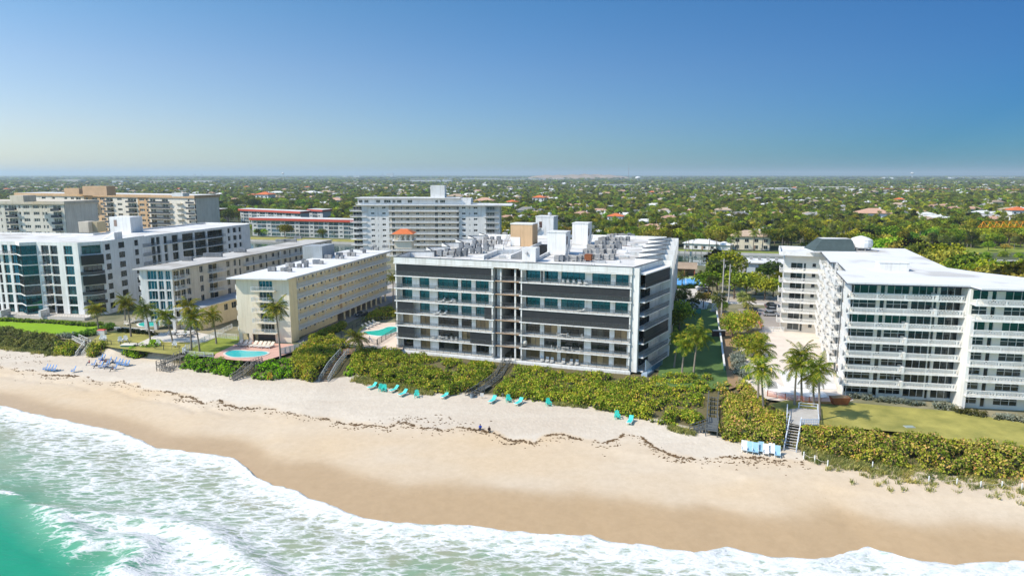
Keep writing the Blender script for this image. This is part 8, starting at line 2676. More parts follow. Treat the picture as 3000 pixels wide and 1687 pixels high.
boxthing("pump_box", "green pump box at the corner of the fence by the driveway", "box", 2043, 918, PLAT, [("body", mat("teal_box", (0.05, 0.26, 0.24), 0.6), lambda mb: mb.box(-0.9, 0.9, -0.5, 0.5, 0, 1.5)), ("lid", RAILD, lambda mb: mb.box(-0.95, 0.95, -0.55, 0.55, 1.501, 1.58))])
boxthing("shower_wall", "dark wall with white cap standing across the boundary wall", "wall", 2105, 985, PLAT, [("panel", mat("dark_red_brown", (0.07, 0.04, 0.035), 0.8), lambda mb: mb.box(-1.7, 1.7, -0.15, 0.15, 0, 1.5)), ("cap", WHITE, lambda mb: mb.box(-1.5, 1.8, -0.3, 0.3, 1.501, 1.65))])
boxthing("skip", "rusty brown skip at the end of the orange fence", "skip", 2459, 1184, PLAT, [("body", RUST, lambda mb: mb.hexa([(-1.2, -0.6, 0.1), (1.2, -0.6, 0.1), (1.2, 0.6, 0.1), (-1.2, 0.6, 0.1), (-1.7, -0.8, 1.4), (1.7, -0.8, 1.4), (1.7, 0.8, 1.4), (-1.7, 0.8, 1.4)])), ("load", SOIL, lambda mb: mb.hexa([(-1.5, -0.6, 1.401), (1.5, -0.6, 1.401), (1.5, 0.6, 1.401), (-1.5, 0.6, 1.401), (-0.6, -0.2, 1.7), (0.8, -0.2, 1.65), (0.6, 0.2, 1.7), (-0.4, 0.2, 1.65)]))])
boxthing("lawn_hatch", "small grey hatch lying in the dry lawn", "hatch", 2664, 1250, PLAT, [("lid", mat("grey_green", (0.28, 0.34, 0.30), 0.7), lambda mb: mb.box(-0.7, 0.7, -0.4, 0.4, 0.02, 0.12)), ("frame", CONC, lambda mb: mb.box(-0.8, 0.8, -0.5, 0.5, 0.0, 0.06))])
boxthing("sign_board", "small white notice on the sand below the dark central stair", "sign", 1412, 1168, 2.75, [("board", WHITE, lambda mb: mb.box(-0.35, 0.35, -0.03, 0.03, 0.5, 1.2)), ("leg", WOODG, lambda mb: mb.box(-0.05, 0.05, 0.031, 0.1, 0, 1.1))])
boxthing("sign_board", "small white notice before the clipped hedge left of the white stair", "sign", 2286, 1312, 2.75, [("board", WHITE, lambda mb: mb.box(-0.4, 0.4, -0.03, 0.03, 0.9, 1.6)), ("leg", WOODG, lambda mb: mb.box(-0.05, 0.05, 0.031, 0.1, 0, 1.5))])
boxthing("grill", "small dark grill on a stand beside the turquoise armchair", "grill", 1473, 1166, 2.8, [("bowl", RAILD, lambda mb: mb.lathe([(0.1, 0.6), (0.3, 0.75), (0.3, 0.9), (0.1, 1.02)], 10)), ("stand", ALU, lambda mb: mb.lathe([(0.22, 0), (0.05, 0.05), (0.05, 0.6)], 8))])
# seats --------------------------------------------------------------------------------------
def lounger_proto(sling, frame, name="sun_lounger", back=42):
	r = thing(name, name, "lounger")
	mb = MB(); mb.box(-0.33, 0.33, -0.95, 0.30, 0.36, 0.41); put("seat", mb.mesh("seat", sling), r)
	b = math.radians(back); L_ = 0.8
	mb = MB(); mb.hexa([(-0.33, 0.30, 0.36), (0.33, 0.30, 0.36), (0.33, 0.30 + L_ * math.cos(b), 0.36 + L_ * math.sin(b)), (-0.33, 0.30 + L_ * math.cos(b), 0.36 + L_ * math.sin(b)), (-0.33, 0.27, 0.41), (0.33, 0.27, 0.41), (0.33, 0.27 + L_ * math.cos(b), 0.41 + L_ * math.sin(b)), (-0.33, 0.27 + L_ * math.cos(b), 0.41 + L_ * math.sin(b))]); put("backrest", mb.mesh("backrest", sling), r)
	mb = MB()
	for x in (-0.36, 0.36): mb.box(x - 0.03, x + 0.03, -0.98, 0.75, 0.33, 0.40)
	for y in (-0.97, 0.74): mb.box(-0.36, 0.36, y - 0.03, y + 0.03, 0.331, 0.399)
	put("frame", mb.mesh("frame", frame), r)
	mb = MB(); mb.box(-0.035, 0.035, -0.035, 0.035, 0, 0.33); leg = mb.mesh("leg", frame)
	for x in (-0.34, 0.34):
		for y in (-0.8, 0.6): put("leg", leg, r, (x, y, 0))
	return r
def adirondack_proto(m, name="adirondack_chair"):
	r = thing(name, name, "chair")
	sl = MB(); sl.hexa([(-0.05, -0.45, 0.32), (0.05, -0.45, 0.32), (0.05, 0.15, 0.20), (-0.05, 0.15, 0.20), (-0.05, -0.45, 0.36), (0.05, -0.45, 0.36), (0.05, 0.15, 0.24), (-0.05, 0.15, 0.24)]); me = sl.mesh("seat_slat", m)
	for i in range(5): put("seat_slat", me, r, (-0.24 + 0.12 * i, 0, 0))
	for i in range(5):
		x = -0.24 + 0.12 * i; h = 0.95 + 0.18 * math.cos((i - 2) * 0.6)
		mb = MB(); mb.hexa([(x * 0.9 - 0.05, 0.12, 0.2), (x * 0.9 + 0.05, 0.12, 0.2), (x * 0.9 + 0.05, 0.16, 0.2), (x * 0.9 - 0.05, 0.16, 0.2), (x * 1.15 - 0.055, 0.45, h), (x * 1.15 + 0.055, 0.45, h), (x * 1.15 + 0.055, 0.49, h), (x * 1.15 - 0.055, 0.49, h)]); put("back_slat", mb.mesh("back_slat", m), r)
	for x in (-0.36, 0.36):
		mb = MB(); mb.box(x - 0.08, x + 0.08, -0.48, 0.3, 0.56, 0.60); put("armrest", mb.mesh("armrest", m), r)
		mb = MB(); mb.box(x - 0.04, x + 0.04, -0.45, -0.35, 0, 0.56); put("leg", mb.mesh("leg", m), r)
		mb = MB(); mb.hexa([(x - 0.04, 0.4, 0), (x + 0.04, 0.4, 0), (x + 0.04, 0.5, 0), (x - 0.04, 0.5, 0), (x - 0.04, 0.2, 0.56), (x + 0.04, 0.2, 0.56), (x + 0.04, 0.3, 0.56), (x - 0.04, 0.3, 0.56)]); put("leg", mb.mesh("leg", m), r)
	return r
def beachchair_proto(m):
	r = thing("beach_chair", "beach chair", "chair")
	mb = MB(); mb.hexa([(-0.3, -0.5, 0.30), (0.3, -0.5, 0.30), (0.3, 0.1, 0.24), (-0.3, 0.1, 0.24), (-0.3, -0.5, 0.34), (0.3, -0.5, 0.34), (0.3, 0.1, 0.28), (-0.3, 0.1, 0.28)]); put("seat", mb.mesh("seat", m), r)
	mb = MB(); mb.hexa([(-0.3, 0.08, 0.24), (0.3, 0.08, 0.24), (0.3, 0.5, 1.15), (-0.3, 0.5, 1.15), (-0.3, 0.05, 0.28), (0.3, 0.05, 0.28), (0.3, 0.46, 1.17), (-0.3, 0.46, 1.17)]); put("backrest", mb.mesh("backrest", m), r)
	mb = MB()
	for x in (-0.32, 0.32):
		mb.bar((x, -0.5, 0.0), (x, 0.1, 0.55), 0.025); mb.bar((x, 0.3, 0.0), (x, -0.4, 0.55), 0.025); mb.bar((x, -0.45, 0.56), (x, 0.22, 0.56), 0.03); mb.bar((x, 0.07, 0.25), (x, 0.5, 1.18), 0.025)
	put("frame", mb.mesh("frame", WPLAST), r)
	return r
def set_z(pl, px, py, z, rz, label, group=None, sc=1.0, snap=True):
	x, y = G(px, py, z)
	pl((x, y, gz1(x, y) + 0.03 if snap else z), rz, label, group, sc)
TL_ = Placer(lounger_proto(TURQC, WPLAST)); TA_ = Placer(adirondack_proto(TURQ))
gl_ = "turquoise loungers on the sand"; ga_ = "turquoise armchairs on the sand"
for (px, py, lab, rz) in ((1091, 1137, "leftmost turquoise lounger at the foot of the hedge", -0.7), (1155, 1146, "turquoise lounger right of the paired armchairs", -0.7), (1181, 1157, "turquoise lounger in the middle of the left row", -0.6), (1304, 1164, "turquoise lounger alone left of the dark central stair", -0.5), (1443, 1178, "turquoise lounger right below the dark central stair", -0.5), (1520, 1184, "turquoise lounger between two armchairs right of the dark stair", -0.6), (1846, 1238, "rightmost turquoise lounger below the hedge", -0.4)):
	set_z(TL_, px, py, 2.7, rz, lab, gl_, 1.18)
for (px, py, lab, rz) in ((1116, 1143, "left turquoise armchair of the pair by the hedge", 0.2), (1126, 1145, "right turquoise armchair of the pair by the hedge", 0.0), (1221, 1162, "turquoise armchair standing alone in the left half", 0.1), (1490, 1177, "turquoise armchair beside the small grill", 0.2), (1607, 1188, "turquoise armchair alone in the middle of the beach", 0.2), (1808, 1225, "turquoise armchair next to the rightmost lounger", 0.0)):
	set_z(TA_, px, py, 2.7, rz, lab, ga_, 1.2)
YA_ = Placer(adirondack_proto(mat("yellow_plastic", (0.75, 0.42, 0.05), 0.45, 0.06), "adirondack_chair"))
set_z(YA_, 791, 1112, 2.75, 0.3, "yellow armchair on the sand below the tall palm", None, 1.3)
WA_ = Placer(adirondack_proto(WPLAST))
for (px, py, lab, rz) in ((299, 998, "left white armchair of the pair near the short white stair", 0.5), (306, 999, "right white armchair of the pair near the short white stair", 0.3), (353, 1003, "low white armchair before the ring hedge", 0.6), (368, 1000, "white armchair beside the ring hedge", 0.4), (464, 1012, "white armchair right of the rounded bright shrub", 0.4), (512, 1016, "white armchair at the end of the garden lawn", 0.4)):
	set_z(WA_, px, py, PLAT, rz, lab, "white armchairs on the garden lawn", 1.3, False)
BC_ = Placer(beachchair_proto(BLUEC))
bc = [((390, 990), "beside the person in red"), ((497, 920), "back row of the crowd, first"), ((535, 922), "back row of the crowd, second"), ((622, 955), "back row of the crowd, third"), ((703, 955), "back row of the crowd, fourth"), ((757, 972), "first of the four empty ones right of the crowd"), ((798, 980), "second of the four empty ones right of the crowd"), ((848, 990), "third of the four empty ones right of the crowd"), ((895, 996), "last of the four empty ones right of the crowd"), ((492, 1015), "front row of the crowd, first"), ((562, 1012), "front row of the crowd, second"), ((595, 1012), "front row of the crowd, third"), ((712, 1035), "front row of the crowd, last"), ((82, 1068), "standing alone by the wrack line")]
for (p, lab) in bc:
	set_z(BC_, 200 + p[0] / 5.152, 880 + p[1] / 5.152, 2.4, -0.9, "blue beach chair " + lab, "blue beach chairs", 1.15)
for i, p in enumerate(((1045, 1200), (1110, 1212), (1180, 1215), (1245, 1225))):
	set_z(BC_, p[0] / 7.806, 930 + p[1] / 7.806, 2.2, -0.9, "blue beach chair in the row of four at the left, %s" % ["leftmost", "second", "third", "rightmost"][i], "blue beach chairs", 1.2)
WL_ = Placer(lounger_proto(BEIGEF, WPLAST)); GLn_ = Placer(lounger_proto(GREYF, ALU))
for i, (px, py) in enumerate(((702, 1012), (716, 1013), (728, 1014), (744, 1015), (758, 1016), (770, 1017), (781, 1017), (793, 1018))):
	(GLn_ if i < 3 else WL_)((*G(px, py, PLAT), PLAT + 0.02), -0.35, "%s lounger on the pink deck, number %d from the left" % ("grey" if i < 3 else "cream", i + 1), "loungers on the pink deck", 1.3)
for i, (px, py) in enumerate(((1070, 963), (1080, 958), (1090, 953), (1101, 949))):
	WL_((*G(px, py, 5.6), 5.62), 1.2, "cream lounger on the raised deck, number %d along the green-blue pool" % (i + 1), "loungers on the raised deck", 1.2)
for i, (px, py) in enumerate(((372, 952), (384, 946), (395, 943), (408, 941))):
	WL_((*G(px, py, PLAT), PLAT + 0.02), 0.9, "white lounger by the small stilt pool, number %d from the left" % (i + 1), "loungers by the stilt pool", 1.2)
EW_ = Placer(beachchair_proto(mat("pale_blue_canvas", (0.30, 0.50, 0.62), 0.7))); EWW_ = Placer(beachchair_proto(WPLAST))
for i, (px, py) in enumerate(((2180, 1322), (2196, 1325), (2213, 1328), (2228, 1326), (2243, 1332), (2260, 1331), (2277, 1337))):
	set_z(EW_ if i in (1, 2, 3, 6) else EWW_, px, py, 2.6, -0.3, "%s beach chair before the clipped hedge, number %d from the left" % ("pale blue" if i in (1, 2, 3, 6) else "white", i + 1), "chairs left of the white stair", 1.35)
# chairs and loungers on the balconies of the main condominium
SLr = Placer(lounger_proto(WPLAST, WPLAST)); 
def chair_proto(m):
	r = thing("patio_chair", "patio chair", "chair")
	mb = MB(); mb.box(-0.25, 0.25, -0.25, 0.25, 0.42, 0.46); put("seat", mb.mesh("seat", m), r)
	mb = MB(); mb.box(-0.25, 0.25, 0.22, 0.26, 0.46, 0.95); put("backrest", mb.mesh("backrest", m), r)
	mb = MB(); mb.box(-0.025, 0.025, -0.025, 0.025, 0, 0.42); l = mb.mesh("leg", m)
	for x in (-0.22, 0.22):
		for y in (-0.22, 0.22): put("leg", l, r, (x, y, 0))
	return r
PC_ = Placer(chair_proto(WPLAST))
def table_proto(m):
	r = thing("patio_table", "patio table", "table")
	mb = MB(); mb.box(-0.8, 0.8, -0.45, 0.45, 0.70, 0.75); put("table_top", mb.mesh("table_top", m), r)
	mb = MB(); mb.box(-0.03, 0.03, -0.03, 0.03, 0, 0.70); l = mb.mesh("leg", m)
	for x in (-0.7, 0.7):
		for y in (-0.36, 0.36): put("leg", l, r, (x, y, 0))
	return r
TB_ = Placer(table_proto(WPLAST))
fn = ["lowest", "second", "third", "fourth", "fifth", "sixth", "top"]
def balc(pl, zoom, k, xs, what, rz, o=-1.0):
	for i, x in enumerate(xs):
		a = MF.a(zoom(x), 950, o)
		p = MF.pt(a, slab(k), o)
		od = ["first", "second", "third", "fourth", "fifth", "sixth"][i]
		pl(p, MF.rz + rz, "white %s on the %s balcony, %s half of the main condominium%s" % (what, fn[k], "left" if zoom is cx else "right", (", %s from left" % od) if len(xs) > 1 else ""), "balcony furniture", 1.0)
balc(SLr, dx, 0, (258, 302, 342, 440, 508, 556), "lounger", 0.2)
balc(PC_, dx, 1, (345, 395, 515, 590), "chair", 2.0); balc(TB_, dx, 1, (455,), "dining table", 0)
balc(PC_, dx, 2, (395, 480, 600), "chair", 1.0); balc(TB_, dx, 2, (440,), "dining table", 0)
balc(PC_, dx, 6, (430, 470, 520), "chair", 0.4); balc(SLr, dx, 6, (570, 620), "lounger", 0.4)
balc(PC_, cx, 1, (435, 500, 560, 605, 650), "chair", 0.8); balc(TB_, cx, 1, (515,), "dining table", 0)
balc(SLr, cx, 3, (475, 535), "lounger", -0.6); balc(SLr, cx, 4, (520, 595), "lounger", -0.6)
balc(PC_, cx, 4, (470, 640), "chair", 0.8); balc(PC_, cx, 5, (480,), "chair", 0.8)
balc(SLr, dx, 4, (590,), "lounger", -0.9)
p = MF.pt(MF.a(dx(108), 1010, -0.9), slab(1), -0.9)
r = thing("hanging_chair", "round wicker egg chair at the left end of a lower right balcony", "chair", p)
mb = MB(); mb.lathe([(0.15, 0.35), (0.5, 0.6), (0.62, 1.0), (0.5, 1.4), (0.15, 1.65)], 12); put("shell", mb.mesh("shell", BEIGE), r)
mb = MB(); mb.lathe([(0.4, 0), (0.42, 0.05), (0.05, 0.08), (0.04, 0.36)], 10); put("base", mb.mesh("base", RAILD), r)
# tables and chairs on the patio of the pale condominium
DT_ = Placer(table_proto(WOODP)); DC_ = Placer(chair_proto(GREYF))
for i, (x, y) in enumerate(((1580, 520), (1730, 520), (1700, 555), (1850, 515), (1800, 550))):
	p = G(200 + x / 5.152, 880 + y / 5.152, PLAT); DT_((*p, PLAT + 0.02), 0.3 * i, "pale patio table before the annex, number %d of the group" % (i + 1), "patio tables", 1.25)
	for j, (ax_, ay_) in enumerate(((-1.3, 0.2), (1.3, -0.2), (0.2, 1.0))):
		DC_((p[0] + ax_, p[1] + ay_, PLAT + 0.02), rnd.uniform(0, 6), "grey patio chair around the tables before the annex", "grey patio chairs", 1.1)
# people -------------------------------------------------------------------------------------
def person(label, loc, rz, shirt, trousers, skin=(0.45, 0.26, 0.17), hair=(0.04, 0.025, 0.02), sit=True, seat=0.0, hat=None):
	"""seated figure grown over a jointed skeleton; facing local -Y"""
	me = bpy.data.meshes.new("body")
	J = {'pelvis': (0, 0, 0.14 + seat), 'spine': (0, 0.02, 0.38 + seat), 'chest': (0, 0.03, 0.55 + seat), 'neck': (0, 0.0, 0.68 + seat), 'head': (0, -0.03, 0.80 + seat), 'crown': (0, -0.03, 0.89 + seat)}
	for s, k in ((-1, 'l'), (1, 'r')):
		J['hip' + k] = (0.10 * s, -0.03, 0.13 + seat); J['knee' + k] = (0.15 * s, -0.42, 0.36 + seat * 0.8); J['ankle' + k] = (0.13 * s, -0.66, 0.07); J['toe' + k] = (0.14 * s, -0.84, 0.05)
		J['sh' + k] = (0.18 * s, 0.03, 0.58 + seat); J['elbow' + k] = (0.25 * s, -0.14, 0.38 + seat); J['hand' + k] = (0.16 * s, -0.38, 0.40 + seat * 0.9)
	names = list(J); idx = {n: i for i, n in enumerate(names)}
	E_ = [('pelvis', 'spine'), ('spine', 'chest'), ('chest', 'neck'), ('neck', 'head'), ('head', 'crown')]
	for k in 'lr':
		E_ += [('pelvis', 'hip' + k), ('hip' + k, 'knee' + k), ('knee' + k, 'ankle' + k), ('ankle' + k, 'toe' + k), ('chest', 'sh' + k), ('sh' + k, 'elbow' + k), ('elbow' + k, 'hand' + k)]
	R_ = {'pelvis': 0.15, 'spine': 0.14, 'chest': 0.16, 'neck': 0.06, 'head': 0.105, 'crown': 0.08, 'hip': 0.10, 'knee': 0.065, 'ankle': 0.045, 'toe': 0.04, 'sh': 0.07, 'elbow': 0.05, 'hand': 0.045}
	me.from_pydata([J[n] for n in names], [(idx[a], idx[b]) for a, b in E_], [])
	r = thing("person", label, "person", loc, None, rz)
	o = put("body", me, r)
	sk = o.modifiers.new("skin", 'SKIN')
	for i, n in enumerate(names):
		b = n[:-1] if n[:-1] in R_ else n
		me.skin_vertices[0].data[i].radius = (R_[b], R_[b]); me.skin_vertices[0].data[i].use_root = (n == 'pelvis')
	o.modifiers.new("smooth", 'SUBSURF').levels = 1
	o.modifiers["smooth"].render_levels = 1
	m = bpy.data.materials.new("figure"); nt, out = nodes_of(m)
	tc_ = N(nt, "TexCoord"); sp = N(nt, "SeparateXYZ"); nt.links.new(tc_.outputs["Object"], sp.inputs[0])
	b = N(nt, "BsdfPrincipled", Roughness=0.8)
	z1, z2 = (0.26 + seat) / 1.5, (0.69 + seat) / 1.5
	mr = N(nt, "MapRange"); mr.inputs[2].default_value = 1.5
	nt.links.new(sp.outputs[2], mr.inputs[0])
	c1 = ramp(nt, mr.outputs[0], [(0.0, trousers), (z1, shirt), (z2, skin)], 'CONSTANT')
	# legs stretch forward of the trunk: trousers there
	gt = N(nt, "Math", operation='LESS_THAN'); gt.inputs[1].default_value = -0.22; nt.links.new(sp.outputs[1], gt.inputs[0])
	mx = N(nt, "MixRGB"); mx.inputs[2].default_value = (*trousers, 1); nt.links.new(gt.outputs[0], mx.inputs[0]); nt.links.new(c1, mx.inputs[1])
	nt.links.new(mx.outputs[0], b.inputs["Base Color"]); nt.links.new(b.outputs[0], out.inputs[0])
	me.materials.append(m)
	mb = MB(); mb.lathe([(0.09, -0.02), (0.118, 0.04), (0.10, 0.10), (0.04, 0.14)], 10, (0, -0.015, 0.80 + seat)); put("hair", mb.mesh("hair", mat("hair_%d" % int(hair[0] * 100), hair if not hat else hat, 0.7)), r)
	return r
def psit(px, py, label, rz, shirt, trousers, seat=0.0, hat=None, z=2.4):
	x, y = G(px, py, z); person(label, (x, y, gz1(x, y) + 0.02), rz, shirt, trousers, seat=seat, hat=hat)
NAVY, BLK, RED, GRY, BLU = (0.02, 0.03, 0.08), (0.015, 0.012, 0.012), (0.45, 0.03, 0.03), (0.25, 0.25, 0.26), (0.03, 0.08, 0.45)
psit(1407, 1253, "person in a blue top sitting on the sand facing the sea", 0.0, BLU, NAVY)
psit(1433, 1259, "person in dark brown clothes sitting on the sand beside the one in blue", 0.2, (0.05, 0.025, 0.02), BLK, hat=(0.03, 0.02, 0.018))
psit(263, 1070, "person in red sitting upright left of the blue beach chairs", -0.9, RED, (0.1, 0.15, 0.2), 0.35)
psit(285, 1077, "person in dark clothes in a front chair of the crowd, left", -0.9, BLK, NAVY, 0.28)
psit(302, 1064, "person in navy in the back row of the crowd", -0.9, NAVY, BLU, 0.28)
psit(312, 1067, "person in rust red in the back row of the crowd", -0.9, (0.25, 0.06, 0.05), BLK, 0.28)
psit(332, 1069, "person lying back in black at the right of the back row", -0.9, BLK, BLK, 0.28)
psit(316, 1079, "person in grey in the middle of the front row", -0.9, GRY, NAVY, 0.28)
psit(332, 1085, "person in brown in the last front chair of the crowd", -0.9, (0.20, 0.10, 0.06), BLK, 0.28)
x, y = G(1083, 999, 5.6); person("person in white sitting at the edge of the raised deck", (x, y, 5.62), 1.2, (0.6, 0.62, 0.66), (0.3, 0.35, 0.45), seat=0.3)
# cars ---------------------------------------------------------------------------------------
def car_proto(m, suv=False, name="car"):
	r = thing(name, name, "car")
	L_, W_ = 4.6, 1.8
	hb, hr = (0.95, 1.65) if suv else (0.85, 1.42)
	prof = [(-L_ / 2, 0.35), (-L_ / 2, hb * 0.75), (-L_ / 2 + 0.9, hb), (L_ / 2 - (0.2 if suv else 0.7), hb + 0.05), (L_ / 2, hb * 0.85), (L_ / 2, 0.35)]
	mb = MB(); n = len(prof)
	i = len(mb.v); mb.v += [(x, -W_ / 2, z) for x, z in prof] + [(x, W_ / 2, z) for x, z in prof]
	for k in range(n):
		j = (k + 1) % n; mb.f.append((i + k, i + n + k, i + n + j, i + j)); mb.m.append(0)
	mb.f.append(tuple(i + k for k in range(n))); mb.f.append(tuple(i + n + n - 1 - k for k in range(n))); mb.m += [0, 0]
	put("body", mb.mesh("body", m), r)
	x0, x1, x2, x3 = -L_ / 2 + 1.2, -L_ / 2 + 1.9, L_ / 2 - (0.5 if suv else 1.3), L_ / 2 - (0.15 if suv else 0.5)
	mb = MB(); P = [(x0, -W_ / 2 + 0.06, hb + 0.001), (x3, -W_ / 2 + 0.06, hb + 0.05), (x3, W_ / 2 - 0.06, hb + 0.05), (x0, W_ / 2 - 0.06, hb + 0.001)]
	mb.hexa(P + [(x1, -W_ / 2 + 0.2, hr), (x2, -W_ / 2 + 0.2, hr), (x2, W_ / 2 - 0.2, hr), (x1, W_ / 2 - 0.2, hr)]); cab = put("cabin_glass", mb.mesh("cabin_glass", GL_DARK), r)
	mb = MB(); mb.hexa([(x1 - 0.05, -W_ / 2 + 0.19, hr + 0.001), (x2 + 0.05, -W_ / 2 + 0.19, hr + 0.001), (x2 + 0.05, W_ / 2 - 0.19, hr + 0.001), (x1 - 0.05, W_ / 2 - 0.19, hr + 0.001), (x1 + 0.15, -W_ / 2 + 0.26, hr + 0.07), (x2 - 0.15, -W_ / 2 + 0.26, hr + 0.07), (x2 - 0.15, W_ / 2 - 0.26, hr + 0.07), (x1 + 0.15, W_ / 2 - 0.26, hr + 0.07)]); put("roof", mb.mesh("roof", m), r)
	wm = MB(); wm.lathe([(0.33, -0.1), (0.33, 0.1)], 14); wme = wm.mesh("wheel", mat("tyre_rubber", (0.02, 0.02, 0.02), 0.8))
	hm_ = MB(); hm_.lathe([(0.19, -0.105), (0.19, 0.105)], 10); hme = hm_.mesh("rim", ALU)
	for x in (-1.4, 1.4):
		for y in (-0.83, 0.83):
			w = put("wheel", wme, r, (x, y, 0.33)); w.rotation_euler = (math.pi / 2, 0, 0); put("rim", hme, w)
	for y in (-0.65, 0.65):
		mb = MB(); mb.box(-L_ / 2 - 0.02, -L_ / 2 + 0.1, y - 0.2, y + 0.2, 0.58, 0.70); put("headlight", mb.mesh("headlight", WPLAST), r)
		mb = MB(); mb.box(L_ / 2 - 0.1, L_ / 2 + 0.02, y - 0.18, y + 0.18, 0.62, 0.76); put("taillight", mb.mesh("taillight", mat("tail_red", (0.5, 0.02, 0.02), 0.4)), r)
	return r
CS = Placer(car_proto(mat("silver_paint", (0.45, 0.46, 0.47), 0.25, 0.03, metal=0.4))); CB = Placer(car_proto(mat("black_paint", (0.02, 0.012, 0.014), 0.2, 0.05, spec=0.6), True)); CG = Placer(car_proto(mat("grey_paint", (0.12, 0.13, 0.15), 0.25, 0.05, metal=0.3))); CW = Placer(car_proto(mat("car_white_paint", (0.7, 0.7, 0.7), 0.25, 0.03), True))
for (pl, px, py, rz, lab) in ((CB, 2211, 920, 1.3, "black car with red tail lights beside the pink car park wall"), (CS, 2258, 925, 3.0, "silver car nearest the cross wing in the car park"), (CS, 2264, 913, 3.0, "second silver car parked behind the nearest one"), (CG, 2266, 905, 3.0, "grey car parked third behind the silver ones"), (CG, 2262, 899, 3.0, "grey car farthest back in the car park row"), (CS, 2072, 862, 0.1, "silver car parked on the verge by the tennis court"), (CG, 2060, 852, 0.1, "grey car behind the silver one on the verge"), (CW, 2056, 846, 0.1, "white van-like car by the end of the tennis hedge"), (CG, 1965, 852, 0.2, "grey car half hidden by the main condominium's flank"), (CG, 1060, 925, 0.9, "dark car in the shade under the cream yellow building")):
	pl((*G(px, py, PLAT), PLAT + 0.02), rz, lab, "parked cars", 1.0)
# utility poles and wires
def pole(px, py, ptop, label):
	x, y = G(px, py, PLAT); zt = AY(px, ptop, y)[2]
	r = thing("utility_pole", label, "pole", (x, y, PLAT), "utility poles")
	mb = MB(); mb.lathe([(0.24, 0), (0.16, zt - PLAT)], 10); put("shaft", mb.mesh("shaft", CONC), r)
	mb = MB(); mb.beam((-1.0, 0.2, zt - PLAT - 0.6), (1.0, -0.2, zt - PLAT - 0.6), 0.14, 0.16); put("crossarm", mb.mesh("crossarm", WOODG), r)
	mb = MB(); mb.lathe([(0.22, zt - PLAT - 2.6), (0.22, zt - PLAT - 1.7)], 10, (0.4, 0, 0)); put("transformer", mb.mesh("transformer", ALU), r)
	return (x, y, zt)
pa = pole(2113, 928, 758, "taller concrete utility pole by the road"); pb = pole(2134, 885, 774, "shorter concrete utility pole behind the taller one")
for i, dz in enumerate((0.0, -0.5, -1.0)):
	mb = MB()
	for sgn in (-1, 1):
		A0 = Vector((pa[0], pa[1], pa[2] - 0.4 + dz)); B0 = A0 + Vector((UX * 70 * sgn, UY * 70 * sgn, -0.5))
		q = [A0.lerp(B0, t / 10) - Vector((0, 0, 1.2 * math.sin(math.pi * t / 10))) for t in range(11)]
		for a, b in zip(q[:-1], q[1:]): mb.bar(tuple(a), tuple(b), 0.03)
	tag(put("power_line", mb.mesh("power_line", RAILD)), "%s power line strung along the road from the taller pole" % ["top", "middle", "lowest"][i], "wire", "power lines")
# stone-walled flat house by the canal
p0, p1 = G(2186, 800, PLAT), G(2330, 806, PLAT)
fh_ = thing("house", "low modern flat-roofed house with stone end wall by the canal", "house", (*p0, PLAT))
f = Face(p0, p1)
hz = AY(2240, 770, p0[1])[2]
hl = [(3.5, 13.0, PLAT + 0.5, PLAT + 2.6), (4.5, 9.5, PLAT + 3.4, hz - 0.3)]
mb = MB(); wall(mb, f, 0, f.len, PLAT, hz, hl, 0, 0.25); mb.build("front_wall", mat("pale_blue_wall", (0.45, 0.50, 0.54), 0.7), fh_)
for q in hl: window(fh_, f, *q, 4, GL_DARK, FRAMEW, -0.2)
mb = MB(); f.box(mb, 0.0, f.len, -14, -0.26, PLAT, hz - 0.02); mb.build("core", GREYW, fh_)
mb = MB(); f.box(mb, -0.6, f.len + 0.5, -15, 1.0, hz, hz + 0.4); mb.build("roof", ROOFC, fh_)
STONE = mat("field_stone", (0.46, 0.42, 0.37), 0.9, 0.25, 0.9, 0.5, 2.0, rand=0.25)
sw = put("stone_wall", MB().mesh("stone_wall", CONC), fh_)
mb = MB(); f.box(mb, -2.6, -0.61, -6, 0.4, PLAT, hz + 0.6); sw.data = mb.mesh("stone_wall", CONC, ORG[fh_.name])
og = ORG[fh_.name]
sm = MB(); sm.hexa([(-0.24, -0.12, -0.2), (0.22, -0.1, -0.22), (0.26, 0.05, -0.2), (-0.22, 0.05, -0.2), (-0.2, -0.1, 0.22), (0.24, -0.13, 0.18), (0.24, 0.05, 0.2), (-0.22, 0.05, 0.2)]); sme = sm.mesh("stone", STONE)
for i in range(4):
	for j in range(10):
		p = f.pt(-2.35 + i * 0.5 + (0.12 if j % 2 else 0), PLAT + 1.4 + j * 0.44, 0.43)
		o = put("stone", sme, sw, (p[0] - og[0], p[1] - og[1], p[2] - og[2]), f.rz); o.scale = (rnd.uniform(0.9, 1.08), 1, rnd.uniform(0.9, 1.08))
for i in range(6):
	p = f.pt(-1.5 + i * 3.4, hz + 0.41, -9 + i * 0.2)
	AC1((p[0], p[1], hz + 0.41), f.rz, "small white roof unit in the row on the flat house by the canal", "roof units of the flat house", 1.0)
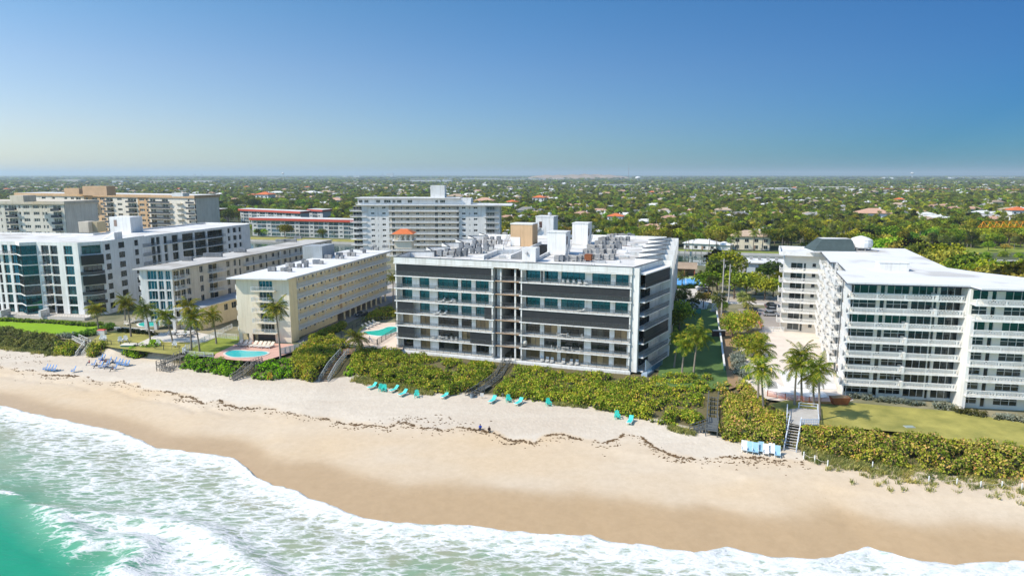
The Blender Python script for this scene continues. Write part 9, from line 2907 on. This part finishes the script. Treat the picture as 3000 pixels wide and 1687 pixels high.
# boat house with brown roof, boat on its lift, dock piles
p = G(2005, 805, PLAT)
bh = thing("boat_house", "brown-roofed open boat house on the canal left of the tall trees", "house", (*p, PLAT), None, -A14)
mb = MB(); mb.hexa([(-9, -4, 3.0), (5, -4, 3.0), (5, 5, 3.0), (-9, 5, 3.0), (-9, 0.2, 5.2), (5, 0.2, 5.2), (5, 0.8, 5.2), (-9, 0.8, 5.2)]); put("roof", mb.mesh("roof", TANROOF), bh)
for x in (-8, -4, 0, 4):
	for y in (-3.4, 4.4):
		mb = MB(); mb.box(x - 0.2, x + 0.2, y - 0.2, y + 0.2, 0, 2.999); put("post", mb.mesh("post", BRICKR), bh)
mb = MB(); mb.box(-8, 4, 4.0, 4.19, 0, 2.9); put("back_wall", mb.mesh("back_wall", TAN), bh)
p = G(2040, 783, 2.4)
bo = thing("motor_boat", "white motor boat raised on a lift beside the boat house", "boat", (*p, 2.4), None, -A14)
mb = MB(); mb.hexa([(-3.6, -0.6, 0), (2.6, -0.6, 0), (2.6, 0.6, 0), (-3.6, 0.6, 0), (-3.8, -1.1, 1.0), (4.4, -0.15, 1.25), (4.4, 0.15, 1.25), (-3.8, 1.1, 1.0)]); put("hull", mb.mesh("hull", WPLAST), bo)
mb = MB(); mb.box(-1.2, 0.8, -0.7, 0.7, 1.1, 1.9); put("console", mb.mesh("console", WPLAST), bo)
mb = MB(); mb.box(-1.6, 1.0, -0.9, 0.9, 2.9, 3.0); put("canopy", mb.mesh("canopy", WHITE), bo)
for x in (-1.4, 0.8):
	for y in (-0.75, 0.75):
		mb = MB(); mb.bar((x, y, 1.0), (x, y, 2.9), 0.04); put("canopy_post", mb.mesh("canopy_post", ALU), bo)
for i, x in enumerate((-2.6, 2.2)):
	q = (p[0] + x * math.cos(A14), p[1] - x * math.sin(A14) + 1.9)
	tag(put("lift_pile", (lambda mb: (mb.lathe([(0.16, -2), (0.16, 3.6)], 8), mb.mesh("lift_pile", WHITE))[1])(MB()), None, (*q, 2.0)), "%s white lift pile behind the raised boat" % ["left", "right"][i], "pile")
pm = MB(); pm.lathe([(0.18, -1.0), (0.18, 2.6), (0.05, 2.9)], 8); pme = pm.mesh("dock_pile", WOODG)
for i, px in enumerate((1989, 2006, 2027, 2038, 2054, 2071, 2088, 2105, 2122)):
	x, y = G(px, 748, 0.6)
	tag(put("dock_pile", pme, None, (x, y, 0.6)), "dock pile in the canal below the white house, number %d from the left" % (i + 1), "pile", "dock piles")
a, b = G(1960, 736, 1.6), G(2130, 738, 1.6)
mb = MB(); mb.beam((*a, 1.75), (*b, 1.75), 2.0, 0.3); tag(put("dock", mb.mesh("dock", CONCP)), "long pale dock along the bank below the white house", "dock")
# crane jib reaching into the view from the right
jz = 28.4
cr = thing("tower_crane", "orange lattice crane jib reaching in from the right edge", "crane", (262, 236, PLAT))
x0, yj = 157.8, 230.0
n = 44; st = 2.35
dirx = Vector((1, 0.06, 0)).normalized()
for s in range(4):
	mb = MB()
	for k in range(s * 11, s * 11 + 11):
		a = Vector((x0, yj, jz)) + dirx * (k * st); b = a + dirx * st; t = a + dirx * (st / 2) + Vector((0, 0.7, 1.9))
		sd_ = Vector((0, 1.4, 0))
		for c, d in ((a, b), (a + sd_, b + sd_)): mb.bar(tuple(c), tuple(d), 0.10)
		mb.bar(tuple(a), tuple(t), 0.085); mb.bar(tuple(t), tuple(b), 0.085); mb.bar(tuple(a + sd_), tuple(t), 0.085); mb.bar(tuple(t), tuple(b + sd_), 0.085); mb.bar(tuple(a), tuple(a + sd_), 0.06)
		if k < n - 1: mb.bar(tuple(t), tuple(t + dirx * st), 0.10)
	mb.build("jib_section", ORANGE, cr)
mb = MB()
for (ax_, ay_) in ((-0.9, -0.9), (0.9, -0.9), (0.9, 0.9), (-0.9, 0.9)): mb.bar((262 + ax_, 236.5 + ay_, PLAT), (262 + ax_, 236.5 + ay_, jz + 6), 0.14)
for k in range(14):
	z = PLAT + k * 2; mb.bar((261.1, 235.6, z), (262.9, 235.6, z + 2), 0.08); mb.bar((262.9, 237.4, z), (261.1, 237.4, z + 2), 0.08)
mb.build("mast", ORANGE, cr)
# ------------------------------------------------------------------ air
HAZE_D = 9.0e-5
mb = MB()
mb.box(-32000, 32000, -1200, 40000, -6.0, 160.0)
hm = bpy.data.materials.new("haze_air")
nt, out = nodes_of(hm)
pv = N(nt, "VolumePrincipled")
pv.inputs["Color"].default_value = (0.80, 0.96, 1.0, 1)
pv.inputs["Density"].default_value = HAZE_D
pv.inputs["Anisotropy"].default_value = 0.2
nt.links.new(pv.outputs[0], out.inputs["Volume"])
o = put("haze", mb.mesh("haze", hm))
o["kind"] = "stuff"
o["label"] = "thin pale haze over the plain and the coast"
